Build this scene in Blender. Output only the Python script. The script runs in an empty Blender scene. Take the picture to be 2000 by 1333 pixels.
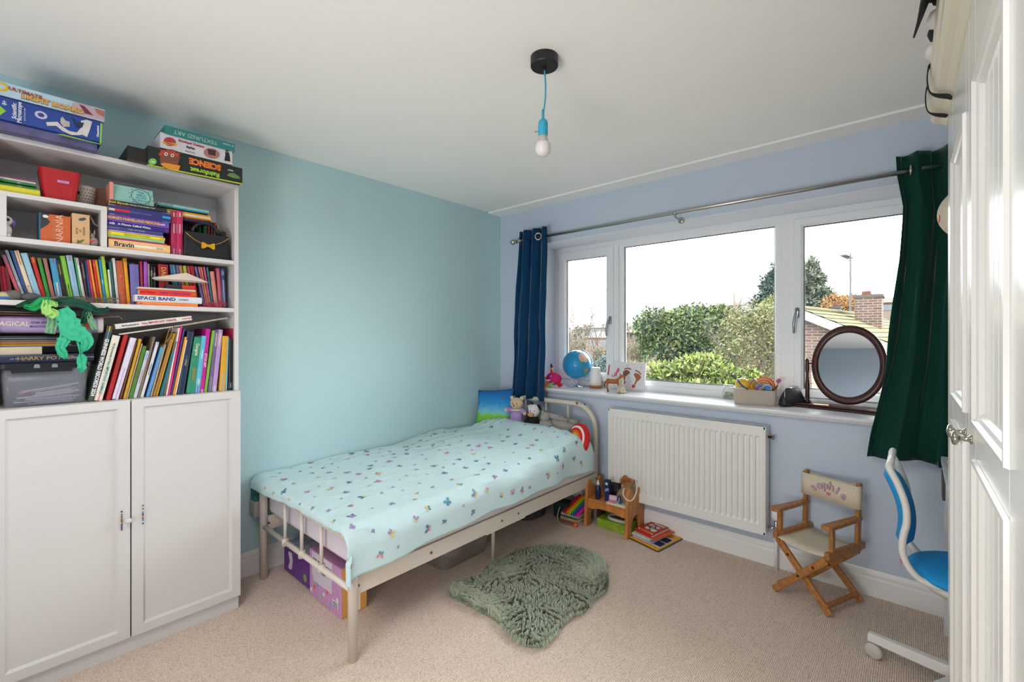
import bpy, bmesh, math, random
from mathutils import Vector, Matrix, noise
random.seed(7)
PI = math.pi
SC = bpy.context.scene
COL = SC.collection

# ------------------------------------------------------------ camera
F_PX, HX, HY = 890.0, 1000.0, 653.0
TH = math.radians(41.6)
CAM = Vector((2.78, 0.0, 1.34))
cd = bpy.data.cameras.new('camera'); cam = bpy.data.objects.new('camera', cd); COL.objects.link(cam)
cd.sensor_width = 36.0; cd.lens = F_PX / 2000 * 36.0
cd.shift_y = -13.5 / 2000; cd.clip_start = 0.02; cd.clip_end = 500
cam.location = CAM; cam.rotation_euler = (PI / 2, 0, TH)
SC.camera = cam

# ------------------------------------------------------------ world, lights, exposure
SC.view_settings.view_transform = 'Standard'; SC.view_settings.look = 'None'
SC.view_settings.gamma = 1.0; SC.view_settings.use_curve_mapping = False
SC.view_settings.exposure = 0.25
SC.cycles.max_bounces = 10; SC.cycles.diffuse_bounces = 6; SC.cycles.glossy_bounces = 4
SC.cycles.transmission_bounces = 8; SC.cycles.transparent_max_bounces = 12
SC.cycles.use_denoising = True; SC.cycles.sample_clamp_indirect = 8.0
wd = bpy.data.worlds.new('overcast_sky'); SC.world = wd; wd.use_nodes = True
_n = wd.node_tree.nodes; _l = wd.node_tree.links; _n.clear()
_o = _n.new('ShaderNodeOutputWorld'); _b = _n.new('ShaderNodeBackground')
_tc = _n.new('ShaderNodeTexCoord'); _nz = _n.new('ShaderNodeTexNoise'); _rp = _n.new('ShaderNodeValToRGB')
_nz.inputs['Scale'].default_value = 2.2; _nz.inputs['Detail'].default_value = 4
_rp.color_ramp.elements[0].color = (0.93, 0.955, 1, 1); _rp.color_ramp.elements[1].color = (1, 1, 1, 1)
_l.new(_tc.outputs['Generated'], _nz.inputs['Vector']); _l.new(_nz.outputs['Fac'], _rp.inputs['Fac'])
_l.new(_rp.outputs['Color'], _b.inputs['Color']); _l.new(_b.outputs[0], _o.inputs['Surface'])
_b.inputs['Strength'].default_value = 9.5

def area(name, loc, target, sx, sy, power, col=(1, 1, 1), spread=180):
    d = bpy.data.lights.new(name, 'AREA'); o = bpy.data.objects.new(name, d); COL.objects.link(o)
    d.shape = 'RECTANGLE'; d.size = sx; d.size_y = sy; d.energy = power; d.color = col; d.spread = math.radians(spread)
    o.location = loc; v = Vector(target) - Vector(loc)
    o.rotation_euler = v.to_track_quat('-Z', 'Y').to_euler()
    return o
# added fill lamp overhead, out of view; stands for no lamp in the room
area('overhead_fill', (1.8, -0.2, 2.36), (1.75, 0.0, 0.0), 1.0, 0.8, 17, (1.0, 0.97, 0.945), 165)
# second added fill, low behind the camera, aimed up to brighten the ceiling
area('ceiling_fill', (2.1, -1.0, 0.75), (1.5, 1.9, 2.4), 0.9, 0.7, 17, (1.0, 0.975, 0.95), 140)
# sampling portal in the window opening (gives off nothing itself)
_p = area('window_portal', (1.55, 3.34, 1.5), (1.55, 0, 1.5), 2.4, 1.25, 1)
_p.data.cycles.is_portal = True

# ------------------------------------------------------------ helpers
def at(px, py, ax, v):
    """the real point where the sight line of a photo pixel meets the plane ax = v (measuring aid)"""
    a = (px - HX) / F_PX; b = -(py - HY) / F_PX
    D = Vector((-math.sin(TH) + a * math.cos(TH), math.cos(TH) + a * math.sin(TH), b))
    i = 'xyz'.index(ax); t = (v - CAM[i]) / D[i]
    return CAM + D * t

def lin(c):
    return c / 12.92 if c <= 0.04045 else ((c + 0.055) / 1.055) ** 2.4
def rgb(h):
    if isinstance(h, (tuple, list)): return tuple(h)[:3]
    h = h.lstrip('#')
    return tuple(lin(int(h[i:i + 2], 16) / 255) for i in (0, 2, 4))

_M = {}
def M(name, col='808080', rough=0.5, metal=0.0, var=0.0, vscale=20.0, bump=0.0, bscale=60.0, sheen=0.0, spec=None, trans=0.0, emit=0.0, alpha=1.0, ior=None, stretch=None, sub=0.0):
    key = name
    if key in _M: return _M[key]
    m = bpy.data.materials.new(name); m.use_nodes = True; _M[key] = m
    nt = m.node_tree; p = nt.nodes['Principled BSDF']
    c = rgb(col)
    p.inputs['Base Color'].default_value = (*c, 1); p.inputs['Roughness'].default_value = rough
    p.inputs['Metallic'].default_value = metal
    if spec is not None: p.inputs['Specular IOR Level'].default_value = spec
    if sheen: p.inputs['Sheen Weight'].default_value = sheen; p.inputs['Sheen Roughness'].default_value = 0.4
    if trans: p.inputs['Transmission Weight'].default_value = trans
    if ior: p.inputs['IOR'].default_value = ior
    if alpha < 1: p.inputs['Alpha'].default_value = alpha
    if sub: p.inputs['Subsurface Weight'].default_value = sub; p.inputs['Subsurface Radius'].default_value = (0.02, 0.02, 0.02)
    if emit: p.inputs['Emission Color'].default_value = (*c, 1); p.inputs['Emission Strength'].default_value = emit
    if var or bump:
        tc = nt.nodes.new('ShaderNodeTexCoord'); mp = nt.nodes.new('ShaderNodeMapping')
        nt.links.new(tc.outputs['Object'], mp.inputs['Vector'])
        if stretch: mp.inputs['Scale'].default_value = stretch
        if var:
            nz = nt.nodes.new('ShaderNodeTexNoise'); nz.inputs['Scale'].default_value = vscale; nz.inputs['Detail'].default_value = 5
            nt.links.new(mp.outputs[0], nz.inputs['Vector'])
            mx = nt.nodes.new('ShaderNodeValToRGB')
            mx.color_ramp.elements[0].position = 0.3; mx.color_ramp.elements[1].position = 0.7
            mx.color_ramp.elements[0].color = (*[max(0, x * (1 - var)) for x in c], 1)
            mx.color_ramp.elements[1].color = (*[min(1, x * (1 + var)) for x in c], 1)
            nt.links.new(nz.outputs['Fac'], mx.inputs['Fac']); nt.links.new(mx.outputs['Color'], p.inputs['Base Color'])
        if bump:
            n2 = nt.nodes.new('ShaderNodeTexNoise'); n2.inputs['Scale'].default_value = bscale; n2.inputs['Detail'].default_value = 4
            nt.links.new(mp.outputs[0], n2.inputs['Vector'])
            b = nt.nodes.new('ShaderNodeBump'); b.inputs['Strength'].default_value = bump; b.inputs['Distance'].default_value = 0.004
            nt.links.new(n2.outputs['Fac'], b.inputs['Height']); nt.links.new(b.outputs[0], p.inputs['Normal'])
    return m
def paint(h, rough=0.45):
    return M('paint_' + h + ('_m' if rough > 0.6 else ''), h, rough, var=0.06, vscale=35)

_WM = {}
def wm(o):
    return _WM.get(o.name, Matrix.Identity(4)) if o else Matrix.Identity(4)
def _tags(o, label, cat, group, kind):
    if label: o['label'] = label
    if cat: o['category'] = cat
    if group: o['group'] = group
    if kind: o['kind'] = kind
def thing(name, label, cat, loc=(0, 0, 0), rot=(0, 0, 0), group=None):
    o = bpy.data.objects.new(name, None); COL.objects.link(o)
    o.location = loc; o.rotation_euler = rot; o.empty_display_size = 0.05
    from mathutils import Euler
    _WM[o.name] = Matrix.Translation(Vector(loc)) @ Euler(rot).to_matrix().to_4x4()
    _tags(o, label, cat, group, None)
    return o
def obj(name, b, mats, parent=None, world=False, label=None, cat=None, group=None, kind=None, smooth=False, loc=None):
    """link the shapes collected in b as ONE mesh object"""
    bm = b.bm if isinstance(b, MB) else b
    if world and parent: bm.transform(wm(parent).inverted())
    if parent is None and loc is None and kind != 'structure' and bm.verts:
        xs = [v.co.x for v in bm.verts]; ys = [v.co.y for v in bm.verts]; zs = [v.co.z for v in bm.verts]
        loc = Vector(((min(xs) + max(xs)) / 2, (min(ys) + max(ys)) / 2, min(zs)))
        bm.transform(Matrix.Translation(-loc))
    me = bpy.data.meshes.new(name); bm.to_mesh(me); bm.free()
    if not isinstance(mats, (list, tuple)): mats = [mats]
    for m in mats: me.materials.append(m)
    if smooth: me.shade_smooth()
    o = bpy.data.objects.new(name, me); COL.objects.link(o)
    if parent: o.parent = parent
    if loc is not None and not parent: o.location = loc
    _WM[o.name] = wm(parent) if parent else (Matrix.Translation(Vector(loc)) if loc is not None else Matrix.Identity(4))
    _tags(o, label, cat, group, kind)
    return o
def bevel(o, w=0.003, seg=2, angle=35):
    m = o.modifiers.new('bevel', 'BEVEL'); m.width = w; m.segments = seg; m.limit_method = 'ANGLE'; m.angle_limit = math.radians(angle)
    m.harden_normals = False
    return o
def struct(name, b, m, parent=None, smooth=False):
    return obj(name, b, m, parent, kind=None if parent else 'structure', smooth=smooth, world=False)
def dup(root, loc, rot=None, label=None, group=None):
    r = root.copy(); COL.objects.link(r); r.location = loc
    if rot is not None: r.rotation_euler = rot
    if label: r['label'] = label
    if group: r['group'] = group
    for ch in list(root.children):
        c = ch.copy(); COL.objects.link(c); c.parent = r
        for g in ch.children:
            d = g.copy(); COL.objects.link(d); d.parent = c
    return r

def frame(o, x, y, z=None):
    """matrix with origin o, x axis x, y axis ~y"""
    X = Vector(x).normalized(); Y = Vector(y); Z = X.cross(Y).normalized(); Y = Z.cross(X)
    m = Matrix((X, Y, Z)).transposed().to_4x4(); m.translation = Vector(o)
    return m

class MB:
    def __init__(s): s.bm = bmesh.new(); s.m = Matrix.Identity(4)
    def _v(s, pts): return [s.bm.verts.new(s.m @ Vector(p)) for p in pts]
    def face(s, pts, mi=0):
        f = s.bm.faces.new(s._v(pts)); f.material_index = mi; return f
    def box(s, x0, x1, y0, y1, z0, z1, mi=0, M4=None):
        P = [(x0, y0, z0), (x1, y0, z0), (x1, y1, z0), (x0, y1, z0), (x0, y0, z1), (x1, y0, z1), (x1, y1, z1), (x0, y1, z1)]
        if M4 is not None: P = [M4 @ Vector(p) for p in P]
        v = s._v(P)
        for q in ((3, 2, 1, 0), (4, 5, 6, 7), (0, 1, 5, 4), (1, 2, 6, 5), (2, 3, 7, 6), (3, 0, 4, 7)):
            f = s.bm.faces.new([v[i] for i in q]); f.material_index = mi
        return s
    def cbox(s, c, size, mi=0, M4=None):
        c = Vector(c); h = Vector(size) / 2
        return s.box(c.x - h.x, c.x + h.x, c.y - h.y, c.y + h.y, c.z - h.z, c.z + h.z, mi, M4)
    def grid(s, rows, closed_u=False, closed_v=False, mi=0, flip=False):
        vs = [s._v(r) for r in rows]; n = len(vs); k = len(vs[0])
        for i in range(n if closed_v else n - 1):
            for j in range(k if closed_u else k - 1):
                a, b, c, d = vs[i][j], vs[i][(j + 1) % k], vs[(i + 1) % n][(j + 1) % k], vs[(i + 1) % n][j]
                q = [a, b, c, d] if not flip else [d, c, b, a]
                try:
                    f = s.bm.faces.new(q); f.material_index = mi
                except ValueError: pass
        return vs
    def tube(s, pts, r, n=8, mi=0, caps=True, closed=False):
        pts = [Vector(p) for p in pts]; rs = r if isinstance(r, (list, tuple)) else [r] * len(pts)
        rows = []; up = None; L = len(pts)
        for i, p in enumerate(pts):
            if closed: t = pts[(i + 1) % L] - pts[i - 1]
            else: t = pts[min(i + 1, L - 1)] - pts[max(i - 1, 0)]
            t = t.normalized() if t.length > 1e-9 else Vector((0, 0, 1))
            if up is None: up = t.orthogonal().normalized()
            else:
                up = up - t * up.dot(t)
                up = up.normalized() if up.length > 1e-6 else t.orthogonal().normalized()
            sd = t.cross(up)
            rows.append([p + (up * math.cos(a) + sd * math.sin(a)) * rs[i] for a in [2 * PI * k / n for k in range(n)]])
        vs = s.grid(rows, closed_u=True, closed_v=closed, mi=mi)
        if caps and not closed:
            for q in (list(reversed(vs[0])), vs[-1]):
                f = s.bm.faces.new(q); f.material_index = mi
        return s
    def lathe(s, prof, c=(0, 0, 0), n=24, mi=0, M4=None, caps=True):
        c = Vector(c); rows = []
        for (r, z) in prof:
            row = [Vector((r * math.cos(2 * PI * k / n), r * math.sin(2 * PI * k / n), z)) + c for k in range(n)]
            if M4 is not None: row = [M4 @ p for p in row]
            rows.append(row)
        vs = s.grid(rows, closed_u=True, mi=mi)
        if caps:
            for q, r in ((list(reversed(vs[0])), prof[0][0]), (vs[-1], prof[-1][0])):
                if r > 1e-6:
                    f = s.bm.faces.new(q); f.material_index = mi
        return s
    def ell(s, c, r, n=12, m=8, mi=0, M4=None, wob=0.0, seed=0.0):
        """ellipsoid"""
        c = Vector(c); r = Vector(r) if isinstance(r, (tuple, list, Vector)) else Vector((r, r, r))
        rows = []
        for i in range(m + 1):
            th = PI * i / m; row = []
            for k in range(n):
                a = 2 * PI * k / n
                d = Vector((math.sin(th) * math.cos(a), math.sin(th) * math.sin(a), -math.cos(th)))
                w = 1 + (wob * noise.noise(d * 2.1 + Vector((seed, seed * 2, 0))) if wob else 0)
                p = Vector((d.x * r.x * w, d.y * r.y * w, d.z * r.z * w))
                if M4 is not None: p = M4 @ p
                row.append(p + c)
            rows.append(row)
        s.grid(rows, closed_u=True, mi=mi)
        return s
    def prism(s, poly, M4, d0, d1, mi=0, mi_side=None):
        """polygon in the frame M4 (x right, y up), extruded along its z from d0 to d1"""
        a = s._v([M4 @ Vector((x, y, d0)) for x, y in poly]); b = s._v([M4 @ Vector((x, y, d1)) for x, y in poly])
        k = len(poly)
        f = s.bm.faces.new(list(reversed(a))); f.material_index = mi
        f = s.bm.faces.new(b); f.material_index = mi
        for i in range(k):
            f = s.bm.faces.new([a[i], a[(i + 1) % k], b[(i + 1) % k], b[i]]); f.material_index = mi if mi_side is None else mi_side
        return s
    def clean(s, d=1e-5):
        bmesh.ops.remove_doubles(s.bm, verts=s.bm.verts, dist=d); bmesh.ops.recalc_face_normals(s.bm, faces=s.bm.faces); return s

def circ(r, n=20, cx=0, cy=0, ry=None):
    return [(cx + r * math.cos(2 * PI * k / n), cy + (ry or r) * math.sin(2 * PI * k / n)) for k in range(n)]
def rrect(x0, x1, y0, y1, r, n=5):
    P = []
    for cx, cy, a0 in ((x1 - r, y1 - r, 0), (x0 + r, y1 - r, 90), (x0 + r, y0 + r, 180), (x1 - r, y0 + r, 270)):
        for k in range(n + 1):
            a = math.radians(a0 + 90 * k / n); P.append((cx + r * math.cos(a), cy + r * math.sin(a)))
    return P
def smooth_path(pts, n=6):
    """Catmull-Rom through points"""
    P = [Vector(p) for p in pts]; out = []
    for i in range(len(P) - 1):
        p0 = P[max(i - 1, 0)]; p1 = P[i]; p2 = P[i + 1]; p3 = P[min(i + 2, len(P) - 1)]
        for k in range(n):
            t = k / n
            out.append(0.5 * ((2 * p1) + (p2 - p0) * t + (2 * p0 - 5 * p1 + 4 * p2 - p3) * t * t + (3 * p1 - p0 - 3 * p2 + p3) * t ** 3))
    out.append(P[-1]); return out

_dg = None
def text(s, M4, size, mat, parent, name='lettering', bold=0.0, squash=1.0, align='CENTER', depth=0.0006, shear=0.0):
    """flat lettering in frame M4 (x along the line, y up), centred at its origin"""
    c = bpy.data.curves.new('t', 'FONT'); c.body = s; c.size = size; c.align_x = align; c.align_y = 'CENTER'
    c.offset = bold * size; c.extrude = depth; c.resolution_u = 2; c.shear = shear
    o = bpy.data.objects.new('t', c); COL.objects.link(o)
    dg = bpy.context.evaluated_depsgraph_get(); me = bpy.data.meshes.new_from_object(o.evaluated_get(dg))
    bpy.data.objects.remove(o); bpy.data.curves.remove(c)
    bm = bmesh.new(); bm.from_mesh(me); bpy.data.meshes.remove(me)
    bm.transform(Matrix.Diagonal((squash, 1, 1, 1))); bm.transform(M4)
    return obj(name, bm, mat, parent, world=True)
# ------------------------------------------------------------ room
W = 2.975; H = 2.4; XR = 3.4; YB = -1.3; T = 0.36
OX0, OX1, OZ0, OZ1 = 0.395, 2.86, 0.875, 2.09      # window opening
teal = M('teal_wall_paint', 'b8d6da', 0.62, var=0.03, vscale=1.5, bump=0.08, bscale=220)
blue = M('blue_wall_paint', 'c3cfe0', 0.62, var=0.02, vscale=1.5, bump=0.08, bscale=220)
ceilm = M('ceiling_paint', 'f6f4f0', 0.8, var=0.01, vscale=2)
white = M('white_gloss_paint', 'e9e8e6', 0.35)
upvc = M('white_window_plastic', 'eceef0', 0.28)

# carpet: looped pile, ribs across the room
cm = M('beige_loop_carpet', 'c3ac9b', 0.95)
nt = cm.node_tree; pb = nt.nodes['Principled BSDF']
tc = nt.nodes.new('ShaderNodeTexCoord'); mp = nt.nodes.new('ShaderNodeMapping'); mp.inputs['Rotation'].default_value = (0, 0, 0)
wv = nt.nodes.new('ShaderNodeTexWave'); wv.inputs['Scale'].default_value = 45; wv.inputs['Distortion'].default_value = 1.2; wv.inputs['Detail'].default_value = 2
wv.inputs['Detail Scale'].default_value = 3
wv.bands_direction = 'X'
w2 = nt.nodes.new('ShaderNodeTexVoronoi'); w2.inputs['Scale'].default_value = 170
nz = nt.nodes.new('ShaderNodeTexNoise'); nz.inputs['Scale'].default_value = 160
nt.links.new(tc.outputs['Object'], mp.inputs[0])
for q in (wv, w2, nz): nt.links.new(mp.outputs[0], q.inputs['Vector'])
ad = nt.nodes.new('ShaderNodeMath'); ad.operation = 'MULTIPLY_ADD'; ad.inputs[1].default_value = 0.8
sb = nt.nodes.new('ShaderNodeMath'); sb.operation = 'SUBTRACT'; sb.inputs[0].default_value = 1
nt.links.new(w2.outputs['Distance'], sb.inputs[1]); nt.links.new(wv.outputs['Fac'], ad.inputs[0]); nt.links.new(sb.outputs[0], ad.inputs[2])
rp = nt.nodes.new('ShaderNodeValToRGB'); rp.color_ramp.elements[0].position = 0.35; rp.color_ramp.elements[1].position = 1.5 if False else 1.0
rp.color_ramp.elements[0].color = (*rgb('b9a392'), 1); rp.color_ramp.elements[1].color = (*rgb('ecd9c8'), 1)
nt.links.new(ad.outputs[0], rp.inputs['Fac'])
nt.links.new(rp.outputs[0], pb.inputs['Base Color'])
bp = nt.nodes.new('ShaderNodeBump'); bp.inputs['Strength'].default_value = 0.6; bp.inputs['Distance'].default_value = 0.004
nt.links.new(ad.outputs[0], bp.inputs['Height']); nt.links.new(bp.outputs[0], pb.inputs['Normal'])

b = MB(); b.box(0, XR, YB, W, -0.05, 0); struct('floor', b, cm)
b = MB(); b.box(-0.1, XR + 0.1, YB - 0.1, W + T, H, H + 0.1); struct('ceiling', b, ceilm)
b = MB(); b.box(-0.1, 0, YB - 0.1, W + T, -0.05, H); struct('wall_left', b, teal)
b = MB(); b.box(XR, XR + 0.1, YB - 0.1, W + T, -0.05, H); struct('wall_right', b, blue)
b = MB()
b.box(0, OX0, W, W + T, -0.05, H); b.box(OX1, XR, W, W + T, -0.05, H)
b.box(OX0, OX1, W, W + T, -0.05, OZ0); b.box(OX0, OX1, W, W + T, OZ1, H)
struct('wall_window', b, blue)
# plastered soffit and cheeks of the window recess
b = MB(); b.box(OX0, OX1, W + 0.002, 3.25, OZ1 - 0.006, OZ1 + 0.0); b.box(OX0, OX0 + 0.004, W + 0.002, 3.25, 0.9, OZ1 - 0.006)
struct('trim_2', b, M('recess_paint', 'e2e6ee', 0.6))
# wall behind the camera with a doorway frame (seen in the mirror)
b = MB(); b.box(0, 2.32, YB - 0.1, YB, -0.05, H); b.box(3.1, XR, YB - 0.1, YB, -0.05, H); b.box(2.32, 3.1, YB - 0.1, YB, 2.03, H)
struct('wall_back', b, blue)
b = MB(); b.box(2.32, 3.1, YB - 0.06, YB - 0.02, 0, 2.03)
dr = struct('door_1', b, M('hall_door', 'b9ad98', 0.5))
b = MB()
for k, (w0, d) in enumerate(((0.10, 0.012), (0.075, 0.02), (0.035, 0.028))):
    b.box(2.32 - w0, 2.32 - w0 + 0.022, YB + 0.001, YB + d, 0, 2.03 + w0); b.box(3.1 + w0 - 0.022, 3.1 + w0, YB + 0.001, YB + d, 0, 2.03 + w0)
    b.box(2.32 - w0, 3.1 + w0, YB + 0.001, YB + d, 2.03 + w0 - 0.022, 2.03 + w0)
b.box(2.32 - 0.1, 2.32, YB + 0.0005, YB + 0.010, 0, 2.13); b.box(3.1, 3.2, YB + 0.0005, YB + 0.010, 0, 2.13); b.box(2.32, 3.1, YB + 0.0005, YB + 0.010, 2.03, 2.13)
obj('door_architrave', b, white, dr)
# skirting boards, moulded in two steps
def skirting(name, x0, x1, y0, y1, along):
    prof = [(0, 0), (0.016, 0), (0.016, 0.088), (0.012, 0.096), (0.012, 0.112), (0.006, 0.124), (0.004, 0.132), (0, 0.132)]
    b = MB()
    if along == 'y':
        b.grid([[(x0 + d, y, z) for d, z in prof] for y in (y0, y1)], flip=True)
    else:
        b.grid([[(x, y0 - d, z) for d, z in prof] for x in (x0, x1)])
    bmesh.ops.recalc_face_normals(b.bm, faces=b.bm.faces)
    return struct(name, b, white)
skirting('baseboard_left', 0, 0, YB, W, 'y')
skirting('baseboard_window', 0, XR, W, W, 'x')
# shallow lip along the window end of the ceiling
b = MB(); b.box(0, XR, W - 0.15, W, H - 0.012, H - 0.0005); struct('trim_1', b, ceilm)

# window sill board with rounded nose
b = MB()
prof = [(-0.045, 0.885), (-0.053, 0.892), (-0.055, 0.9), (-0.051, 0.9055), (-0.042, 0.908), (0.28, 0.908), (0.28, 0.876), (-0.038, 0.876)]
b.grid([[(x, W + d, z) for d, z in prof + [prof[0]]] for x in (0.30, 2.92)])
for x in (0.30, 2.92): b.face([(x, W + d, z) for d, z in prof])
# tails left and right of the opening only in front of the wall
bmesh.ops.recalc_face_normals(b.bm, faces=b.bm.faces)
struct('trim_3', b, M('sill_paint', 'e9ebee', 0.3))

# ------------------------------------------------------------ window
WY = 3.25
def rect_frame(b, x0, x1, z0, z1, w, y0, y1, bev=0.008):
    """picture-frame moulding, mitred, with a chamfer on the room side"""
    def ring(i, y): return [(x0 + i, y, z0 + i), (x1 - i, y, z0 + i), (x1 - i, y, z1 - i), (x0 + i, y, z1 - i)]
    R = [ring(0, y1), ring(0, y0 + bev * 0.3), ring(bev * 0.3, y0), ring(w - bev, y0), ring(w, y0 + bev * 1.6), ring(w, y1)]
    b.grid(R + [R[0]], closed_u=True)
frame_o = None
b = MB(); rect_frame(b, OX0, OX1, 0.908, OZ1 - 0.004, 0.05, WY, WY + 0.07)
b.box(0.979, 1.018, WY + 0.001, WY + 0.07, 0.95, 2.045); b.box(2.139, 2.215, WY + 0.001, WY + 0.07, 0.95, 2.045)
win = struct('window_1', b.clean(), upvc)
gl = M('window_glass', 'ffffff', 0.0, trans=1.0, ior=1.45)
def glassmat():
    m = bpy.data.materials.new('clear_pane'); m.use_nodes = True; n = m.node_tree.nodes; l = m.node_tree.links; n.clear()
    o = n.new('ShaderNodeOutputMaterial'); t = n.new('ShaderNodeBsdfTransparent'); g = n.new('ShaderNodeBsdfGlossy'); mx = n.new('ShaderNodeMixShader'); f = n.new('ShaderNodeFresnel')
    t.inputs[0].default_value = (0.97, 0.985, 0.98, 1); g.inputs['Roughness'].default_value = 0.02; f.inputs[0].default_value = 1.35
    l.new(f.outputs[0], mx.inputs[0]); l.new(t.outputs[0], mx.inputs[1]); l.new(g.outputs[0], mx.inputs[2]); l.new(mx.outputs[0], o.inputs[0]); return m
pane = glassmat(); gask = M('window_gasket', '3c4048', 0.5)
def sash(x0, x1, z0, z1, w, y, opening):
    b = MB(); rect_frame(b, x0, x1, z0, z1, w, y, y + 0.05, 0.012)
    s = obj('sash', b.clean(), upvc, win)
    b = MB(); rect_frame(b, x0 + w - 0.001, x1 - w + 0.001, z0 + w - 0.001, z1 - w + 0.001, 0.006, y + 0.02, y + 0.034)
    obj('gasket', b.clean(), gask, s)
    b = MB(); b.box(x0 + w - 0.002, x1 - w + 0.002, y + 0.028, y + 0.032, z0 + w - 0.002, z1 - w + 0.002)
    obj('glass_pane', b, pane, s)
    return s
s1 = sash(0.447, 0.978, 0.958, 2.045, 0.072, WY - 0.012, True)
s2 = sash(1.018, 2.139, 0.952, 2.062, 0.036, WY + 0.012, False)
s3 = sash(2.215, 2.81, 0.958, 2.045, 0.05, WY - 0.012, True)
steel = M('brushed_steel', 'b8b6b0', 0.28, metal=1.0)
hand = M('satin_handle', 'a8acb2', 0.35, metal=0.8)
for (sx, hz, s) in ((0.955, 1.45, s1), (2.236, 1.47, s3)):
    b = MB(); y = WY - 0.013
    b.prism(rrect(-0.011, 0.011, -0.032, 0.032, 0.01), frame((sx, y, hz), (1, 0, 0), (0, 0, 1)), 0, 0.01)
    b.tube([(sx, y, hz + 0.005), (sx, y - 0.028, hz + 0.005), (sx - 0.004, y - 0.04, hz - 0.02), (sx - 0.012, y - 0.046, hz - 0.07), (sx - 0.012, y - 0.04, hz - 0.125)], [0.008, 0.008, 0.0095, 0.0085, 0.006], 8)
    b.clean(); obj('window_handle', b, hand, s, smooth=True)

# ------------------------------------------------------------ curtain pole and curtains
ph = thing('curtain_pole', 'thin brushed steel curtain pole with a ball finial above the window', 'curtain rod', (1.5, 2.88, 2.115))
b = MB(); b.tube([(0.27, 2.868, 2.113), (1.62, 2.868, 2.116), (3.2, 2.868, 2.113)], 0.0115, 12); obj('pole', b.clean(), steel, ph, world=True, smooth=True)
b = MB(); M4 = frame((0.27, 2.868, 2.113), (0, 0, 1), (0, 1, 0))
b.lathe([(0.0, 0.052), (0.013, 0.049), (0.021, 0.038), (0.0235, 0.026), (0.02, 0.013), (0.012, 0.006), (0.012, 0), (0.016, -0.004), (0.016, -0.012), (0.012, -0.014)], M4=M4)
obj('finial', b.clean(), steel, ph, world=True, smooth=True)
for x in (0.325, 1.627, 3.0):
    b = MB(); b.tube([(x, W, 2.085), (x, 2.905, 2.085), (x, 2.868, 2.092), (x, 2.868, 2.104)], 0.006, 8)
    b.lathe([(0.02, 0), (0.02, 0.006), (0.01, 0.01)], M4=frame((x, W, 2.085), (1, 0, 0), (0, 0, 1)))
    b.lathe([(0.0145, -0.01), (0.0145, 0.01)], M4=frame((x, 2.868, 2.114), (0, 1, 0), (0, 0, 1)))
    obj('pole_bracket', b.clean(), steel, ph, world=True, smooth=True)

def velvet(name, h):
    m = M(name, h, 0.75, sheen=0.35, spec=0.1, bump=0.1, bscale=400)
    m.node_tree.nodes['Principled BSDF'].inputs['Sheen Roughness'].default_value = 0.35
    return m
def curtain(root, tl, tr, bl, br, z1, z0, y, folds, amp, mat, edge=None, seed=0, flare=1.0):
    """velvet sheet hanging in folds; edge(z) overrides the left side"""
    b = MB(); rows = []; nz_, nx = 48, folds * 14
    for i in range(nz_ + 1):
        v = i / nz_; z = z1 + (z0 - z1) * v; row = []
        xl = tl + (bl - tl) * v; xr = tr + (br - tr) * v
        if edge: xl = edge(z)
        for j in range(nx + 1):
            u = j / nx
            a = amp * (0.75 + 0.5 * noise.noise(Vector((u * 3, v * 1.2, seed))))
            ph_ = 2 * PI * folds * u + 1.6 * noise.noise(Vector((u * 2.0, v * 1.6, seed + 5))) * v
            dy = a * math.sin(ph_); dx = 0.22 * a * math.sin(2 * ph_ + 0.5) + 0.004 * math.sin(3 * ph_ + 9 * v)
            row.append((xl + (xr - xl) * u + dx, y + dy + 0.012 * noise.noise(Vector((u * 9, v * 5, seed))), z + 0.008 * math.sin(ph_ * 0.5 + seed) * v))
        rows.append(row)
    b.grid(rows)
    o = obj('fabric', b, mat, root, world=True, smooth=True)
    m = o.modifiers.new('thickness', 'SOLIDIFY'); m.thickness = 0.003; m.offset = 0
    return o
cl = thing('curtain', 'navy blue velvet curtain hanging by the bed in the corner', 'curtain', (0.4, 2.88, 0.81))
curtain(cl, 0.315, 0.60, 0.222, 0.575, 2.19, 0.812, 2.868, 3, 0.036, velvet('navy_velvet', '0e3a5e'), seed=1)
def ring(root, x, y, z, r=0.024, t=(1, 0, 0.0)):
    b = MB(); M4 = frame((x, y, z), (0, 1, 0), (0, 0, 1)) if t[0] else None
    pts = [(x + 0.2 * r * 0, y + r * math.cos(a), z + r * math.sin(a)) for a in [2 * PI * k / 20 for k in range(20)]]
    b.tube(pts, 0.0055, 8, closed=True); return obj('eyelet', b, steel, root, world=True, smooth=True)
ring(cl, 0.325, 2.868, 2.115)
# the visible eyelet of the left curtain faces the room
b = MB(); pts = [(0.545 + 0.021 * math.cos(a), 2.83 + 0.012 * math.cos(a), 2.112 + 0.026 * math.sin(a)) for a in [2 * PI * k / 20 for k in range(20)]]
b.tube(pts, 0.0055, 8, closed=True); obj('eyelet', b, steel, cl, world=True, smooth=True)
cg = thing('curtain', 'dark green velvet curtain hanging beside the white wardrobe', 'curtain', (2.8, 2.88, 0.73))
_gp = [(2.30, 2.70), (2.10, 2.705), (1.95, 2.725), (1.70, 2.715), (1.45, 2.69), (1.2, 2.665), (1.0, 2.63), (0.85, 2.605), (0.70, 2.588)]
def gedge(z):
    for (za, xa), (zb, xb) in zip(_gp, _gp[1:]):
        if z >= zb: t = min(1, max(0, (za - z) / (za - zb))); return xa + (xb - xa) * t
    return _gp[-1][1]
curtain(cg, 2.7, 3.02, 2.59, 3.04, 2.195, 0.735, 2.868, 3, 0.040, velvet('green_velvet', '0d3b31'), edge=gedge, seed=4)
for x in (2.76, 2.9): ring(cg, x, 2.868, 2.115)

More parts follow.
